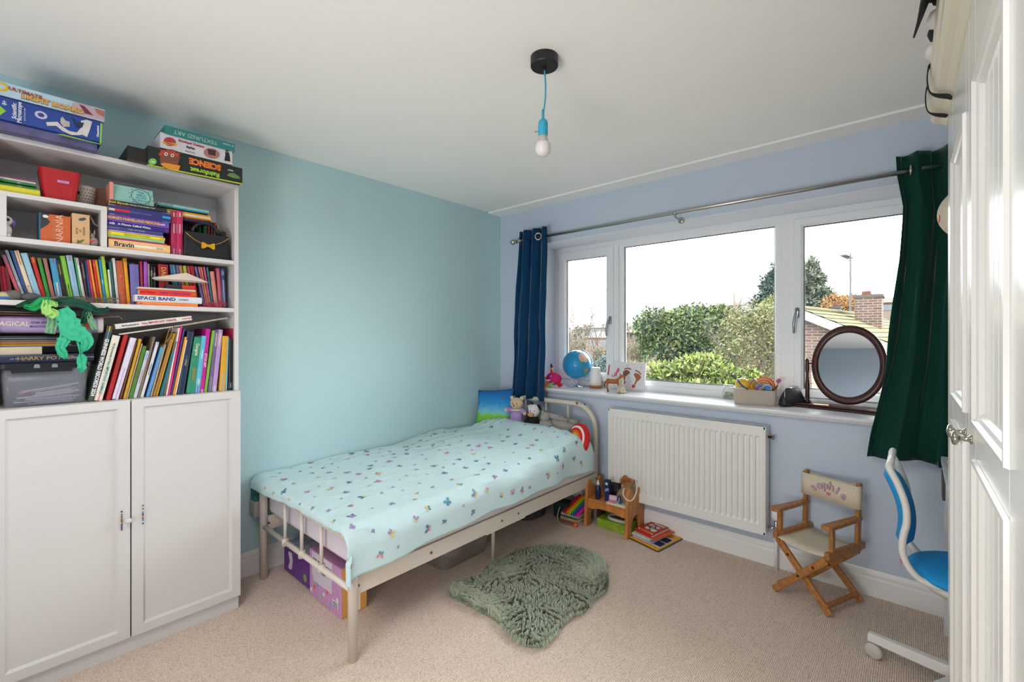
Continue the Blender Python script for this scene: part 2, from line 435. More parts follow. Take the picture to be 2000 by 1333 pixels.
# ------------------------------------------------------------ radiator
radm = M('radiator_enamel', 'e6e6e3', 0.32)
ra = thing('radiator', 'wide white ribbed panel radiator under the window sill', 'radiator', (1.64, 2.9, 0.2))
x0, x1, z0, z1, yf = 1.138, 2.144, 0.203, 0.811, 2.877
b = MB(); n = 30; fx0, fx1 = x0 + 0.03, x1 - 0.03; pitch = (fx1 - fx0) / n
cols = [(x0, 0.0), (x0 + 0.004, -0.004), (x0 + 0.012, -0.004), (x0 + 0.016, 0.0)]
for k in range(n):
    c = fx0 + pitch * (k + 0.5)
    cols += [(c - pitch * 0.36, 0.0), (c - pitch * 0.2, 0.009), (c + pitch * 0.2, 0.009), (c + pitch * 0.36, 0.0)]
cols += [(x1 - 0.016, 0.0), (x1 - 0.012, -0.004), (x1 - 0.004, -0.004), (x1, 0.0)]
def rz(d, e): return d if (d < 0 or e == 1) else 0.0
rows = []
for z, e in ((z0, 0), (z0 + 0.05, 0), (z0 + 0.066, 1), (z1 - 0.066, 1), (z1 - 0.05, 0), (z1, 0)):
    rows.append([(x, yf + rz(d, e), z) for x, d in cols])
b.grid(rows)
# rolled rim
b.box(x0 - 0.001, x1 + 0.001, yf - 0.004, yf, z0 - 0.002, z0 + 0.012); b.box(x0 - 0.001, x1 + 0.001, yf - 0.004, yf, z1 - 0.012, z1 + 0.002)
bmesh.ops.recalc_face_normals(b.bm, faces=b.bm.faces)
for f in b.bm.faces:
    if f.normal.y > 0.2: f.normal_flip()
obj('front_panel', b, radm, ra, world=True)
b = MB(); b.box(x0 + 0.01, x1 - 0.01, yf + 0.012, W - 0.03, z0 + 0.02, z1 - 0.02); obj('body', b, M('radiator_inside', '9a9a98', 0.5), ra, world=True)
b = MB(); b.box(x0, x0 + 0.002, yf, W - 0.025, z0 + 0.02, z1); b.box(x1 - 0.002, x1, yf, W - 0.025, z0 + 0.02, z1)
for q in (x0, x1 - 0.002): obj('side_panel', MB().box(q, q + 0.002, yf, W - 0.025, z0 + 0.02, z1), radm, ra, world=True)
b.bm.free()
b = MB(); k = 0
x = x0 + 0.01
while x < x1 - 0.012:
    b.box(x, x + 0.006, yf + 0.012, W - 0.03, z1 - 0.006, z1); x += 0.0115
b.box(x0, x1, yf, yf + 0.01, z1 - 0.003, z1 + 0.001); b.box(x0, x1, W - 0.035, W - 0.025, z1 - 0.003, z1 + 0.001)
obj('top_grille', b, radm, ra, world=True)
chrome = M('chrome', 'd0d0d0', 0.12, metal=1.0)
b = MB(); b.lathe([(0.008, 0), (0.008, 0.02), (0.011, 0.021), (0.011, 0.03), (0.0, 0.03)], M4=frame((x1, 2.93, 0.75), (0, 1, 0), (0, 0, 1))); obj('bleed_plug', b, M('brass_plug', 'a08a70', 0.3, metal=1.0), ra, world=True, smooth=True)
vx = 2.185
b = MB(); b.tube([(x1, 2.925, 0.235), (vx, 2.925, 0.235)], 0.009, 10); b.tube([(vx, 2.925, 0.20), (vx, 2.925, 0.29)], 0.011, 10); b.clean()
vb = obj('valve', b, chrome, ra, world=True, smooth=True)
b = MB(); b.lathe([(0.016, 0), (0.024, 0.006), (0.026, 0.03), (0.024, 0.062), (0.018, 0.078), (0, 0.082)], c=(vx, 2.925, 0.285)); obj('valve_cap', b.clean(), white, vb, world=True, smooth=True)
b = MB(); b.tube([(vx, 2.925, 0.20), (vx, 2.925, 0.0)], 0.0085, 10); obj('feed_pipe', b.clean(), white, ra, world=True, smooth=True)

# ------------------------------------------------------------ ceiling lamp
pl = thing('pendant_lamp', 'bare bulb pendant on turquoise cord from black ceiling rose', 'ceiling lamp', (1.715, 1.386, H))
blk = M('black_ceiling_rose', '1c1b1c', 0.45)
b = MB(); b.lathe([(0.053, H), (0.053, H - 0.034), (0.051, H - 0.037), (0.0, H - 0.038)], c=(1.715, 1.386, 0), n=40); obj('ceiling_rose', b.clean(), blk, pl, world=True)
b = MB(); b.lathe([(0.007, 0), (0.007, -0.014), (0.005, -0.016)], c=(1.715, 1.386, H - 0.036), n=12); obj('cord_grip', b.clean(), blk, pl, world=True)
turq = M('turquoise_silicone', '2fa3c4', 0.5)
b = MB(); b.tube(smooth_path([(1.715, 1.386, 2.355), (1.719, 1.388, 2.30), (1.7185, 1.387, 2.24), (1.713, 1.384, 2.19)], 5), 0.0032, 8); obj('cord', b.clean(), turq, pl, world=True, smooth=True)
hc = (1.711, 1.383, 0)
b = MB(); b.lathe([(0.0045, 2.20), (0.0055, 2.17), (0.007, 2.163), (0.015, 2.157), (0.0185, 2.148), (0.0185, 2.105), (0.0165, 2.099)], c=hc); obj('lamp_holder', b.clean(), turq, pl, world=True, smooth=True)
b = MB(); b.lathe([(0.0165, 2.10), (0.0165, 2.088), (0.02, 2.078)], c=hc)
obj('bulb_collar', b.clean(), M('bulb_collar', 'b9b4b4', 0.4), pl, world=True, smooth=True)
b = MB(); b.lathe([(0.02, 2.078), (0.027, 2.068), (0.0305, 2.052), (0.028, 2.036), (0.018, 2.024), (0.0, 2.019)], c=hc); obj('bulb', b.clean(), M('frosted_bulb', 'dedbd8', 0.25, sub=0.2), pl, world=True, smooth=True)
text('E27-14', frame((1.697, 1.3707, 2.115), (math.cos(TH), math.sin(TH), 0), (0, 0, 1)), 0.009, blk, pl)
# ------------------------------------------------------------ bookcase
lam = M('white_laminate', 'd2d0cf', 0.4)
XF = 0.30
YR = at(466, 500, 'x', XF).y; YI = YR - 0.018; YL = YR - 0.80; YLI = YL + 0.018
ZT = 2.068
SH1 = 1.697; SH2 = 1.466; SHB = 1.066
bc = thing('bookcase', 'tall white bookcase with panelled lower doors and crowded shelves', 'bookcase', (0.16, (YR + YL) / 2, 0))
for ya, yb in ((YI, YR), (YL, YLI)):
    bevel(obj('side_panel', MB().box(0.012, XF, ya, yb, 0, ZT), lam, bc, world=True), 0.001)
bevel(obj('top_panel', MB().box(0.012, XF, YLI, YI, ZT - 0.019, ZT), lam, bc, world=True), 0.001)
obj('back_panel', MB().box(0.008, 0.014, YLI, YI, 0.06, ZT), M('bookcase_back', 'd9d8d8', 0.5), bc, world=True)
for z in (SH1, SH2):
    bevel(obj('shelf', MB().box(0.014, XF - 0.002, YLI, YI, z - 0.019, z), lam, bc, world=True), 0.001)
bevel(obj('shelf', MB().box(0.014, XF - 0.002, YLI, YI, SHB - 0.02, SHB), lam, bc, world=True), 0.001)
obj('plinth', MB().box(XF - 0.012, XF, YLI, YI, 0, 0.064), lam, bc, world=True)
# grey shadow gap strip at each shelf peg
def cab_door(ya, yb, za, zb, hx):
    """framed door, bevelled rim round a flat recessed panel"""
    b = MB(); x0, x1 = XF + 0.001, XF + 0.020; fw = 0.047; bv = 0.009
    def ring(i, x): return [(x, ya + i, za + i * 1.0), (x, yb - i, za + i), (x, yb - i, zb - i * 0.86), (x, ya + i, zb - i * 0.86)]
    R = [ring(0, x0), ring(0, x1 - 0.001), ring(0.001, x1), ring(fw - bv, x1), ring(fw, x1 - 0.010), ring(fw, x0)]
    b.grid(R, closed_u=True); bmesh.ops.recalc_face_normals(b.bm, faces=b.bm.faces)
    d = obj('door', b, lam, bc, world=True)
    b = MB(); b.box(x0 + 0.002, x1 - 0.010, ya + fw - 0.002, yb - fw + 0.002, za + fw - 0.002, zb - (fw - 0.002) * 0.86)
    obj('door_panel', b, lam, d, world=True)
    return d
YG = at(256, 900, 'x', XF + 0.02).y
DT = 1.0645
d1 = cab_door(YG + 0.002, YR + 0.003, 0.069, DT, 0); d2 = cab_door(YL - 0.003, YG - 0.0025, 0.069, DT, 0)
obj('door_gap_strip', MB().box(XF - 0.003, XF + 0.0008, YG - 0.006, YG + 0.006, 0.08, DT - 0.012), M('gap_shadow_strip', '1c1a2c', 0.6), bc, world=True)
# beaded strings stuck on both doors, and one round white knob
def beads(px, pys, cols, door):
    for py, c in zip(pys, cols):
        p = at(px, py, 'x', XF + 0.0235); b = MB(); b.ell(p, 0.0034, 8, 6)
        obj('bead', b, M('bead_' + c, c, 0.2), door, world=True, smooth=True)
beads(237.6, [1000, 1006, 1010, 1014, 1016.5, 1019.5, 1023, 1026, 1029, 1032, 1035.5], ['2b2f6a', '2f8f6a', 'c02a3c', '2f8a4a', 'c02a3c', '2b8a2f', 'd9a040', '2b5a3a', '2f6ac0', '23489a', 'a83224'], d2)
beads(279.2, [988, 994.5, 1001, 1004.5, 1007.5, 1010, 1013, 1016.5, 1023], ['8a4a3a', '4a6a4a', '2fa0b0', '23408a', 'a0285a', 'e0a050', '2a3a4a', '2f8a9a', '22306a'], d1)
pk = at(249, 1016, 'x', XF + 0.02)
b = MB(); b.lathe([(0.005, 0), (0.005, 0.010), (0.011, 0.014), (0.012, 0.020), (0.008, 0.025), (0, 0.026)], M4=frame(pk, (0, 1, 0), (0, 0, 1)), n=16); obj('knob', b.clean(), lam, d2, world=True, smooth=True)
# small white insert shelf standing on the middle shelf
YD0, YD1 = at(197, 400, 'x', XF).y, at(209, 400, 'x', XF).y
ins = thing('shelf_insert', 'low white shelf riser standing on the left half of the middle shelf', 'shelf', (0.16, 0.13, SH1))
ZI = 1.862
bevel(obj('top_board', MB().box(0.03, XF, YLI + 0.004, YD1, ZI - 0.018, ZI), lam, ins, world=True), 0.001)
obj('side_board', MB().box(0.03, XF, YD0, YD1, SH1, ZI - 0.018), lam, ins, world=True)
obj('side_board', MB().box(0.03, XF, YLI + 0.004, YLI + 0.022, SH1, ZI - 0.018), lam, ins, world=True)

# ------------------------------------------------------------ wardrobe (stands a touch askew)
wrd = M('wardrobe_paint', 'dddbd6', 0.22)
crm = M('cream_cornice_paint', 'e2d9c6', 0.35)
AW = math.radians(0.8)
w0 = Vector((2.78 + 2.05 * math.tan(AW) * 0 + 0.0, 0, 0))
# far front edge of the wardrobe seen at pixel column 1856
WFAR = at(1856, 900, 'y', 2.04); WO = Vector((WFAR.x, WFAR.y, 0))
wa = thing('wardrobe', 'tall off-white wardrobe with grooved panel doors along the right wall', 'wardrobe', WO, (0, 0, AW))
WMx = wm(wa); WI = WMx.inverted()
def wl(px, py):
    """local (u, z) on the wardrobe front for a photo pixel"""
    p0 = WI @ CAM; p1 = WI @ at(px, py, 'y', 5.0); d = p1 - p0; t = -p0.x / d.x; q = p0 + d * t; return -q.y, q.z
UG = wl(1900.5, 900)[0]; uA = wl(1867, 900)[0]; uP0 = wl(1873, 900)[0]; uP1 = wl(1895, 900)[0]
UN0 = wl(1914, 900)[0]; UN1 = wl(1985, 900)[0]
zt1 = wl(1919, 134)[1]; zm1 = wl(1912, 827)[1]; zm0 = wl(1912, 898)[1]
WH = 2.06; ULEN = UG + (UG - 0.0) + 0.05; WDp = 0.5
b = MB(); b.box(0.018, WDp, -ULEN, 0, 0.0, WH); obj('carcass', b, wrd, wa)
b = MB(); b.box(-0.004, 0.018, -ULEN, 0.0, 0.0, 0.075); obj('plinth', b, wrd, wa)
def wdoor(ua, ub, pa, pb, kn):
    """door from u=ua to ub with upper and lower grooved panels between pa and pb"""
    b = MB(); za, zb = 0.08, WH - 0.03; yb_, ya_ = -ua, -ub
    D = obj('door', MB().box(0.0125, 0.016, ya_ + 0.002, yb_ - 0.002, za, zb), wrd, wa)
    def slab(y0, y1, z0, z1, nm='stile'):
        return bevel(obj(nm, MB().box(-0.006, 0.0125, y0, y1, z0, z1), wrd, D), 0.004, 2)
    slab(-pa, yb_ - 0.0015, za, zb); slab(ya_ + 0.0015, -pb, za, zb)
    slab(-pb, -pa, zt1, zb, 'rail'); slab(-pb, -pa, zm0, zm1, 'rail'); slab(-pb, -pa, za, za + 0.09, 'rail')
    for (z0, z1) in ((zm1, zt1), (za + 0.09, zm0)):
        # mitred bolection moulding round the opening
        b = MB()
        def ring(i, x): return [(x, -pb + i, z0 + i), (x, -pa - i, z0 + i), (x, -pa - i, z1 - i), (x, -pb + i, z1 - i)]
        b.grid([ring(-0.003, -0.006), ring(-0.001, -0.012), ring(0.006, -0.0125), ring(0.010, -0.006), ring(0.017, -0.003), ring(0.022, 0.004), ring(0.024, 0.010)], closed_u=True)
        bmesh.ops.recalc_face_normals(b.bm, faces=b.bm.faces); obj('moulding', b, wrd, D)
        n = max(3, round((pb - pa) / 0.062)); stp = (pb - pa - 0.04) / n
        for k in range(n):
            y1 = -pa - 0.02 - k * stp; y0 = y1 - stp
            bevel(obj('board', MB().box(0.0045, 0.0125, y0 + 0.0003, y1 - 0.0003, z0 + 0.015, z1 - 0.015), wrd, D), 0.0035, 1)
    return D
D1 = wdoor(0.012, UG, max(0.05, uA), wl(1894, 900)[0], 1)
D2 = wdoor(UG, UG + (UG - 0.012), UN0, UN1, 1)
nick = M('aged_nickel', 'a59e94', 0.22, metal=1.0)
for px, py, D in ((1894, 846, D1), (1907, 860, D2)):
    u, z = wl(px, py); b = MB(); M4 = frame((-0.006, -u, z), (0, -1, 0), (0, 0, 1))
    b.lathe([(0.010, 0), (0.010, 0.002), (0.005, 0.006), (0.0045, 0.016), (0.009, 0.020), (0.0145, 0.023), (0.0155, 0.026), (0.013, 0.030), (0.0, 0.033)], M4=M4, n=20)
    obj('knob', b.clean(), nick, D, smooth=True)
b = MB()
cp = [(0.02, WH - 0.04), (-0.008, WH - 0.04), (-0.010, WH - 0.030), (-0.022, WH - 0.022), (-0.038, WH - 0.018), (-0.046, WH - 0.006), (-0.046, WH + 0.02), (-0.052, WH + 0.024), (-0.055, WH + 0.055), (0.02, WH + 0.055)]
b.grid([[(x, y, z) for x, z in cp] for y in (-ULEN, 0.035)]); b.face([(x, 0.035, z) for x, z in cp])
b.box(0.0, WDp, -ULEN, 0.035, WH, WH + 0.05)
bmesh.ops.recalc_face_normals(b.bm, faces=b.bm.faces); obj('cornice', b, crm, wa)
# things slung over the cornice: black strap and a black scarf end
strap = M('black_webbing', '0f1013', 0.7)
def slung(nm, lab, cat, y, wd, drop):
    b = MB(); path = [(0.05, WH + 0.06), (-0.045, WH + 0.062), (-0.062, WH + 0.045), (-0.060, WH - 0.005), (-0.045, WH - 0.03), (-0.018, WH - 0.045), (-0.012, WH - drop)]
    pts = smooth_path([(x, y, z) for x, z in path], 4)
    b.grid([[p + Vector((0, -wd, 0.006 * math.sin(i * 0.4))), p + Vector((0, wd, 0))] for i, p in enumerate(pts)])
    b.bm.transform(WMx)
    o = obj(nm, b, strap, label=lab, cat=cat, smooth=True); m = o.modifiers.new('t', 'SOLIDIFY'); m.thickness = 0.003; return o
slung('bag_strap', 'upper black strap looped over the cream wardrobe cornice', 'strap', -0.24, 0.009, 0.05)
slung('bag_strap', 'lower black strap looped near the far end of the cornice', 'strap', -0.09, 0.007, 0.045)
b = MB(); rows = []
for i in range(9):
    t = i / 8; yy = -0.50 - t * 0.65
    rows.append([(-0.062 - 0.03 * (1 - t) ** 2, yy, WH + 0.03 - 0.02 * t), (-0.066 - 0.012 * t, yy - 0.01, WH + 0.10 + 0.02 * math.sin(5 * t)), (0.0, yy, WH + 0.085)])
b.grid(rows); b.bm.transform(WMx)
o = obj('scarf', b, strap, label='black scarf end trailing along the top of the wardrobe', cat='scarf', smooth=True); m = o.modifiers.new('t', 'SOLIDIFY'); m.thickness = 0.004
b = MB()
for i in range(6):
    yy = -0.30 - i * 0.09; b.ell((-0.052 + 0.004 * (i % 2), yy, WH + 0.07 + 0.01 * (i % 2)), (0.018, 0.04, 0.018), 8, 6, mi=i % 2)
b.bm.transform(WMx)
obj('patterned_cloth', b, [M('cloth_white', 'd8d6d2', 0.8), M('cloth_black', '17171a', 0.8)], label='black and white patterned cloth bunched on the wardrobe top', cat='cloth', smooth=True)

# ------------------------------------------------------------ desk between wardrobe and window wall
de = thing('desk', 'white desk end with drawers between wardrobe and window wall', 'desk', (3.1, 2.5, 0))
dw = M('desk_white', 'd8d9db', 0.35)
bevel(obj('desk_top', MB().box(2.862, 3.39, 2.16, 2.82, 0.765, 0.79), dw, de, world=True), 0.002)
obj('side_panel', MB().box(2.872, 3.39, 2.79, 2.81, 0, 0.765), dw, de, world=True)
obj('back_panel', MB().box(3.36, 3.38, 2.18, 2.79, 0.1, 0.765), dw, de, world=True)
dd = bevel(obj('drawer', MB().box(2.872, 3.3, 2.66, 2.785, 0.61, 0.755), dw, de, world=True), 0.002)
b = MB(); b.box(2.862, 2.873, 2.67, 2.775, 0.63, 0.74); obj('drawer_handle', b, M('desk_handle_dark', '4a4641', 0.4), dd, world=True)
b = MB(); b.ell((2.93, 2.6, 0.82), (0.05, 0.07, 0.035), 10, 7, wob=0.5, seed=3); b.bm.transform(Matrix.Identity(4))
obj('paper_ball', b, M('crumpled_paper', 'd9d6e0', 0.8), label='crumpled pale paper on the desk by the wardrobe', cat='paper', smooth=False)
# shelf with a round cream bird lamp, mostly behind the wardrobe
pb_ = at(1852, 404, 'y', 2.62)
ws = bevel(obj('wall_shelf', MB().box(2.95, XR - 0.001, 2.45, 2.80, 1.70, 1.72), dw, label='small white wall shelf mostly hidden behind the wardrobe', cat='shelf'), 0.002)
bl = thing('bird_lamp', 'round cream bird ornament with orange beak peeping past the wardrobe', 'ornament', (2.975, 2.6, 1.72))
b = MB(); c = Vector((2.965, 2.6, 1.833)); b.ell(c, (0.122, 0.11, 0.115), 28, 18); obj('body', b.clean(), M('cream_felt', 'd9cdb8', 0.8), bl, world=True, smooth=True)
b = MB(); b.lathe([(0.02, 0), (0.013, 0.014), (0.0, 0.028)], M4=frame(c + Vector((-0.116, -0.02, -0.012)), (0, 0.9, -0.2), (0.1, 0.3, 1)), n=10)
obj('beak', b.clean(), M('orange_beak', 'f0681c', 0.5), bl, world=True)

# ------------------------------------------------------------ bed
met = M('cream_bed_enamel', 'd5ccc0', 0.3)
bx0, bx1, bf, bh = 0.10, 1.05, 0.965, 2.885
bed = thing('bed', 'single bed with cream tubular metal frame against the teal wall', 'bed', ((bx0 + bx1) / 2, (bf + bh) / 2, 0))
for x in (bx0, bx1):
    b = MB(); b.lathe([(0.0205, 0.0), (0.0205, 0.485), (0.019, 0.494), (0.0, 0.497)], c=(x, bf, 0), n=20); obj('leg', b.clean(), met, bed, world=True, smooth=True)
b = MB(); b.tube([(bx0, bf, 0.285), (bx1, bf, 0.285)], 0.0125, 12); obj('foot_rail', b.clean(), met, bed, world=True, smooth=True)
b = MB(); b.tube([(bx0, bf, 0.49), (bx1, bf, 0.49)], 0.0125, 12); obj('foot_top_rail', b.clean(), met, bed, world=True, smooth=True)
for x in (0.385, 0.575, 0.775):
    b = MB(); b.tube([(x, bf, 0.285), (x, bf, 0.49)], 0.0085, 10); b.tube([(x, bf, 0.268), (x, bf, 0.302)], 0.0165, 12); b.clean(); obj('foot_bar', b, met, bed, world=True, smooth=True)
# headboard: one bent tube with rounded shoulders
hx0, hx1, hz, rr = 0.13, 1.03, 0.815, 0.17
path = [(hx0, bh, 0.0), (hx0, bh, hz - rr)] + [(hx0 + rr - rr * math.cos(a), bh, hz - rr + rr * math.sin(a)) for a in [PI / 2 * k / 8 for k in range(1, 9)]]
path += [(hx1 - rr + rr * math.sin(a), bh, hz - rr + rr * math.cos(a)) for a in [PI / 2 * k / 8 for k in range(0, 9)]] + [(hx1, bh, 0.0)]
b = MB(); b.tube(path, 0.019, 14); hb = obj('headboard', b.clean(), met, bed, world=True, smooth=True)
b = MB(); b.tube([(hx0, bh, 0.36), (hx1, bh, 0.36)], 0.0125, 10); obj('head_rail', b.clean(), met, bed, world=True, smooth=True)
for x in (0.37, 0.58, 0.79):
    b = MB(); b.tube([(x, bh, 0.36), (x, bh, hz)], 0.008, 10); obj('head_bar', b.clean(), met, bed, world=True, smooth=True)
for px, py, r, c in ((1127, 788, 0.011, '8f5a4a'), (1142, 790, 0.009, '2b2850'), (1149, 796, 0.010, 'a8b48c'), (1134, 789, 0.006, 'c9bf6a')):
    p = at(px, py, 'y', bh - 0.0185); b = MB()
    pl_ = circ(r, 12) if c != '2b2850' else [(r * (1 if k % 2 == 0 else 0.45) * math.sin(2 * PI * k / 10), r * (1 if k % 2 == 0 else 0.45) * math.cos(2 * PI * k / 10)) for k in range(10)]
    b.prism(pl_, frame(p, (1, 0, 0), (0, 0, 1)), 0, 0.0015); obj('sticker', b, M('sticker_' + c, c, 0.5), hb, world=True)
# side rails and slats
for x in (bx0 + 0.005, bx1 - 0.005):
    b = MB(); b.box(x - 0.008, x + 0.008, bf + 0.02, bh - 0.02, 0.262, 0.338)
    r_ = bevel(obj('side_rail', b, met, bed, world=True), 0.003)
    for y in (bf + 0.022, bf + 0.4, 1.86, 2.0, bh - 0.03):
        q = MB(); q.lathe([(0.006, 0), (0.006, 0.004), (0, 0.006)], M4=frame((x + 0.008, y, 0.30), (0, 1, 0), (0, 0, 1)), n=8); obj('bolt', q, M('bolt_grey', '6a645e', 0.4, metal=0.8), r_, world=True)
b = MB(); b.box(bx1 - 0.003, bx1 + 0.006, bf + 0.015, bf + 0.03, 0.20, 0.34); obj('bracket', b, met, bed, world=True)
b = MB(); b.box(bx1 - 0.016, bx1 + 0.004, 1.74, 2.06, 0.258, 0.30); obj('rail_joint', b, met, bed, world=True)
for y in (1.30, 1.62, 1.93, 2.25, 2.57):
    obj('slat', MB().box(bx0 + 0.01, bx1 - 0.01, y - 0.03, y + 0.03, 0.318, 0.33), met, bed, world=True)
b = MB(); b.tube([(0.894, 1.955, 0), (0.894, 1.955, 0.318)], 0.0115, 10); obj('leg', b.clean(), met, bed, world=True, smooth=True)
# mattress
b = MB(); b.box(0.07, 1.066, 0.995, 2.862, 0.3405, 0.50)
mt = obj('mattress', b, M('lilac_white_sheet', 'd8cfd8', 0.8, bump=0.3, bscale=14), label='mattress in a pale lilac-white fitted sheet on the metal bed', cat='mattress')
bevel(mt, 0.035, 5)

# duvet
DX, DY0, DY1 = 1.0, 1.0, 2.80
def ztop(x, y):
    z = 0.552 + 0.012 * math.sin(PI * min(1, max(0, x / 1.0)))
    hump = math.exp(-((y - 2.62) / 0.20) ** 2) * (0.10 * (1 / (1 + math.exp(-(x - 0.16) / 0.04))) * (1 - 0.25 * max(0, x - 0.8) / 0.2)) + 0.035 * math.exp(-((y - 2.25) / 0.25) ** 2)
    return z + hump
def ridge(v, p): return (1 - min(1, abs(v) * 2.2)) ** p
def wr(x, y):
    hd = max(0, min(1, (y - 1.25) / 0.9)); wx = 0.35 * noise.noise(Vector((x * 1.7, y * 1.7, 0.3))); 
    v = 0.010 * noise.noise(Vector((x * 3.0 + y * 1.5, y * 2.4 - x * 1.0, 1.7)))
    v += 0.012 * ridge(noise.noise(Vector(((x * 0.9 - y * 0.45 + wx) * 6.5, (x * 0.45 + y * 0.9) * 1.4, 4.1))), 1.6) * (0.35 + 0.65 * hd)
    v += 0.010 * ridge(noise.noise(Vector(((x * 0.5 + y * 0.86 + wx) * 7.5, (x * 0.86 - y * 0.5) * 1.6, 9.3))), 1.8) * (0.15 + 0.85 * hd)
    v += 0.0035 * ridge(noise.noise(Vector((x * 15 + wx * 6, y * 10 - x * 6, 2.2))), 1.5)
    return v
SL, TL_ = 1.225, 1.885
def duvet_pt(s, t):
    """s across from the wall (0..1.22), t along from the foot hem (0..1.92)"""
    R = 0.085
    Lf = 0.115; tt = t - Lf
    if s <= 0.995: x, dx = 0.008 + s, 0.0
    else:
        e = s - 0.995; q = min(e / R, PI / 2)
        x = 1.003 + R * math.sin(q); dx = R * (1 - math.cos(q)) + max(0, e - R * PI / 2)
    if tt >= 0.0: y, dy = 0.985 + tt, 0.0
    else:
        e = -tt; R2 = 0.055; q = min(e / R2, PI / 2)
        y = 0.985 - R2 * math.sin(q); dy = R2 * (1 - math.cos(q)) + max(0, e - R2 * PI / 2)
    zt = ztop(min(x, 1.0), y)
    hemz = 0.352 + 0.036 * min(1, max(0, (y - 1.05) / 0.7)) + 0.006 * math.sin(y * 6)
    dx *= (zt - hemz) / (R + SL - 0.995 - R * PI / 2)
    if dy > 0: dy *= (zt - (0.475 + 0.035 * min(1, x / 0.6))) / (R2 + Lf - R2 * PI / 2)
    if dx > 0 and dy > 0: drop = dx + dy * 0.9
    else: drop = dx + dy
    z = zt - drop + wr(x, y) * (1 if drop < 0.1 else 0.4)
    if drop > 0.03:
        x += (0.010 * math.sin(y * 17) + 0.012 * noise.noise(Vector((y * 6, z * 3, 2)))) * min(1, dx / 0.06)
        y -= 0.008 * noise.noise(Vector((x * 8, z * 4, 6))) * min(1, dy / 0.05)
    return Vector((x, y, z))
NS, NT = 130, 200
b = MB(); rows = [[duvet_pt(SL * i / NS, TL_ * j / NT) for i in range(NS + 1)] for j in range(NT + 1)]
b.grid(rows)
# closed under-edge at the head end
dm = M('mint_duvet_cotton', 'c3dde0', 0.85, sheen=0.2, bump=0.1, bscale=500)
dv = obj('duvet', b, dm, label='pale mint duvet printed with small butterflies covering the bed', cat='duvet', smooth=True, loc=Vector((0.55, 1.9, 0.37)) * 1.0)
dv.data.transform(Matrix.Translation(-Vector((0.55, 1.9, 0.37)))); _WM[dv.name] = Matrix.Translation(Vector((0.55, 1.9, 0.37)))
m = dv.modifiers.new('t', 'SOLIDIFY'); m.thickness = 0.014; m.offset = -1
# butterfly print
bfm = [M('print_' + c, c, 0.85) for c in ('cf7fae', '4f9aac', '7a7fae', 'd9c47a', 'a083b8', '4a7c9a', 'd98f9c')]
b = MB(); rnd = random.Random(11); spots = []
tries = 0
while len(spots) < 190 and tries < 9000:
    tries += 1; s = rnd.uniform(0.02, 1.19); t = rnd.uniform(0.02, 1.80)
    if all((s - a) ** 2 + (t - c) ** 2 > 0.0058 for a, c in spots): spots.append((s, t))
wing = [(0, 0.1), (0.35, 0.9), (0.9, 1.0), (1.0, 0.55), (0.75, 0.15), (0.15, -0.05)]; wing2 = [(0.02, 0), (0.6, -0.1), (0.75, -0.45), (0.5, -0.8), (0.2, -0.65)]
for (s, t) in spots:
    a = rnd.uniform(0, 2 * PI); sc = rnd.choice((0.008, 0.011, 0.015, 0.019)); ci = rnd.randrange(7); cj = rnd.randrange(7); fold = rnd.choice((1, 1, 0.45))
    for sg in (1, -1):
        for poly, mi in ((wing, ci), (wing2, cj)):
            P = []
            for (u, v) in poly:
                u2 = u * sg * (fold if sg < 0 else 1); ss = s + sc * (u2 * math.cos(a) - v * math.sin(a)); tt2 = t + sc * (u2 * math.sin(a) + v * math.cos(a))
                ss = min(max(ss, 0), SL); tt2 = min(max(tt2, 0), TL_)
                p = duvet_pt(ss, tt2); n_ = (duvet_pt(ss + 0.01, tt2) - p).cross(duvet_pt(ss, tt2 + 0.01) - p).normalized()
                if n_.z < 0 and tt2 > 0.15 and ss < 1: n_ = -n_
                P.append(p + n_ * 0.0022)
            try: b.face(P, mi)
            except ValueError: pass
b.bm.transform(Matrix.Translation(-Vector((0.55, 1.9, 0.37))))
obj('butterfly_print', b, bfm, dv, kind='stuff')
# ------------------------------------------------------------ books and boxes on the bookcase
pagem = M('book_pages', 'd9cfb8', 0.85, var=0.08, vscale=300)
NAMES = {}
def book_mesh(L, Wd, Th, cov, band=None):
    """closed book: x = spine length, y = page depth, z = thickness; spine on the y = 0 side"""
    b = MB(); c = 0.0018
    b.box(0, L, 0, Wd, 0, c, 0); b.box(0, L, 0, Wd, Th - c, Th, 0)
    b.grid([[(0, 0.0, 0), (0, -0.0022, Th * 0.2), (0, -0.003, Th * 0.5), (0, -0.0022, Th * 0.8), (0, 0, Th)], [(L, 0.0, 0), (L, -0.0022, Th * 0.2), (L, -0.003, Th * 0.5), (L, -0.0022, Th * 0.8), (L, 0, Th)]])
    b.box(0.002, L - 0.002, 0.0005, Wd - 0.003, c, Th - c, 1)
    if band:
        for (u0, u1, mi) in band:
            b.grid([[(L * u0, -0.0004, Th * 0.02), (L * u0, -0.0034, Th * 0.5), (L * u0, -0.0004, Th * 0.98)], [(L * u1, -0.0004, Th * 0.02), (L * u1, -0.0034, Th * 0.5), (L * u1, -0.0004, Th * 0.98)]], mi=mi)
    return b
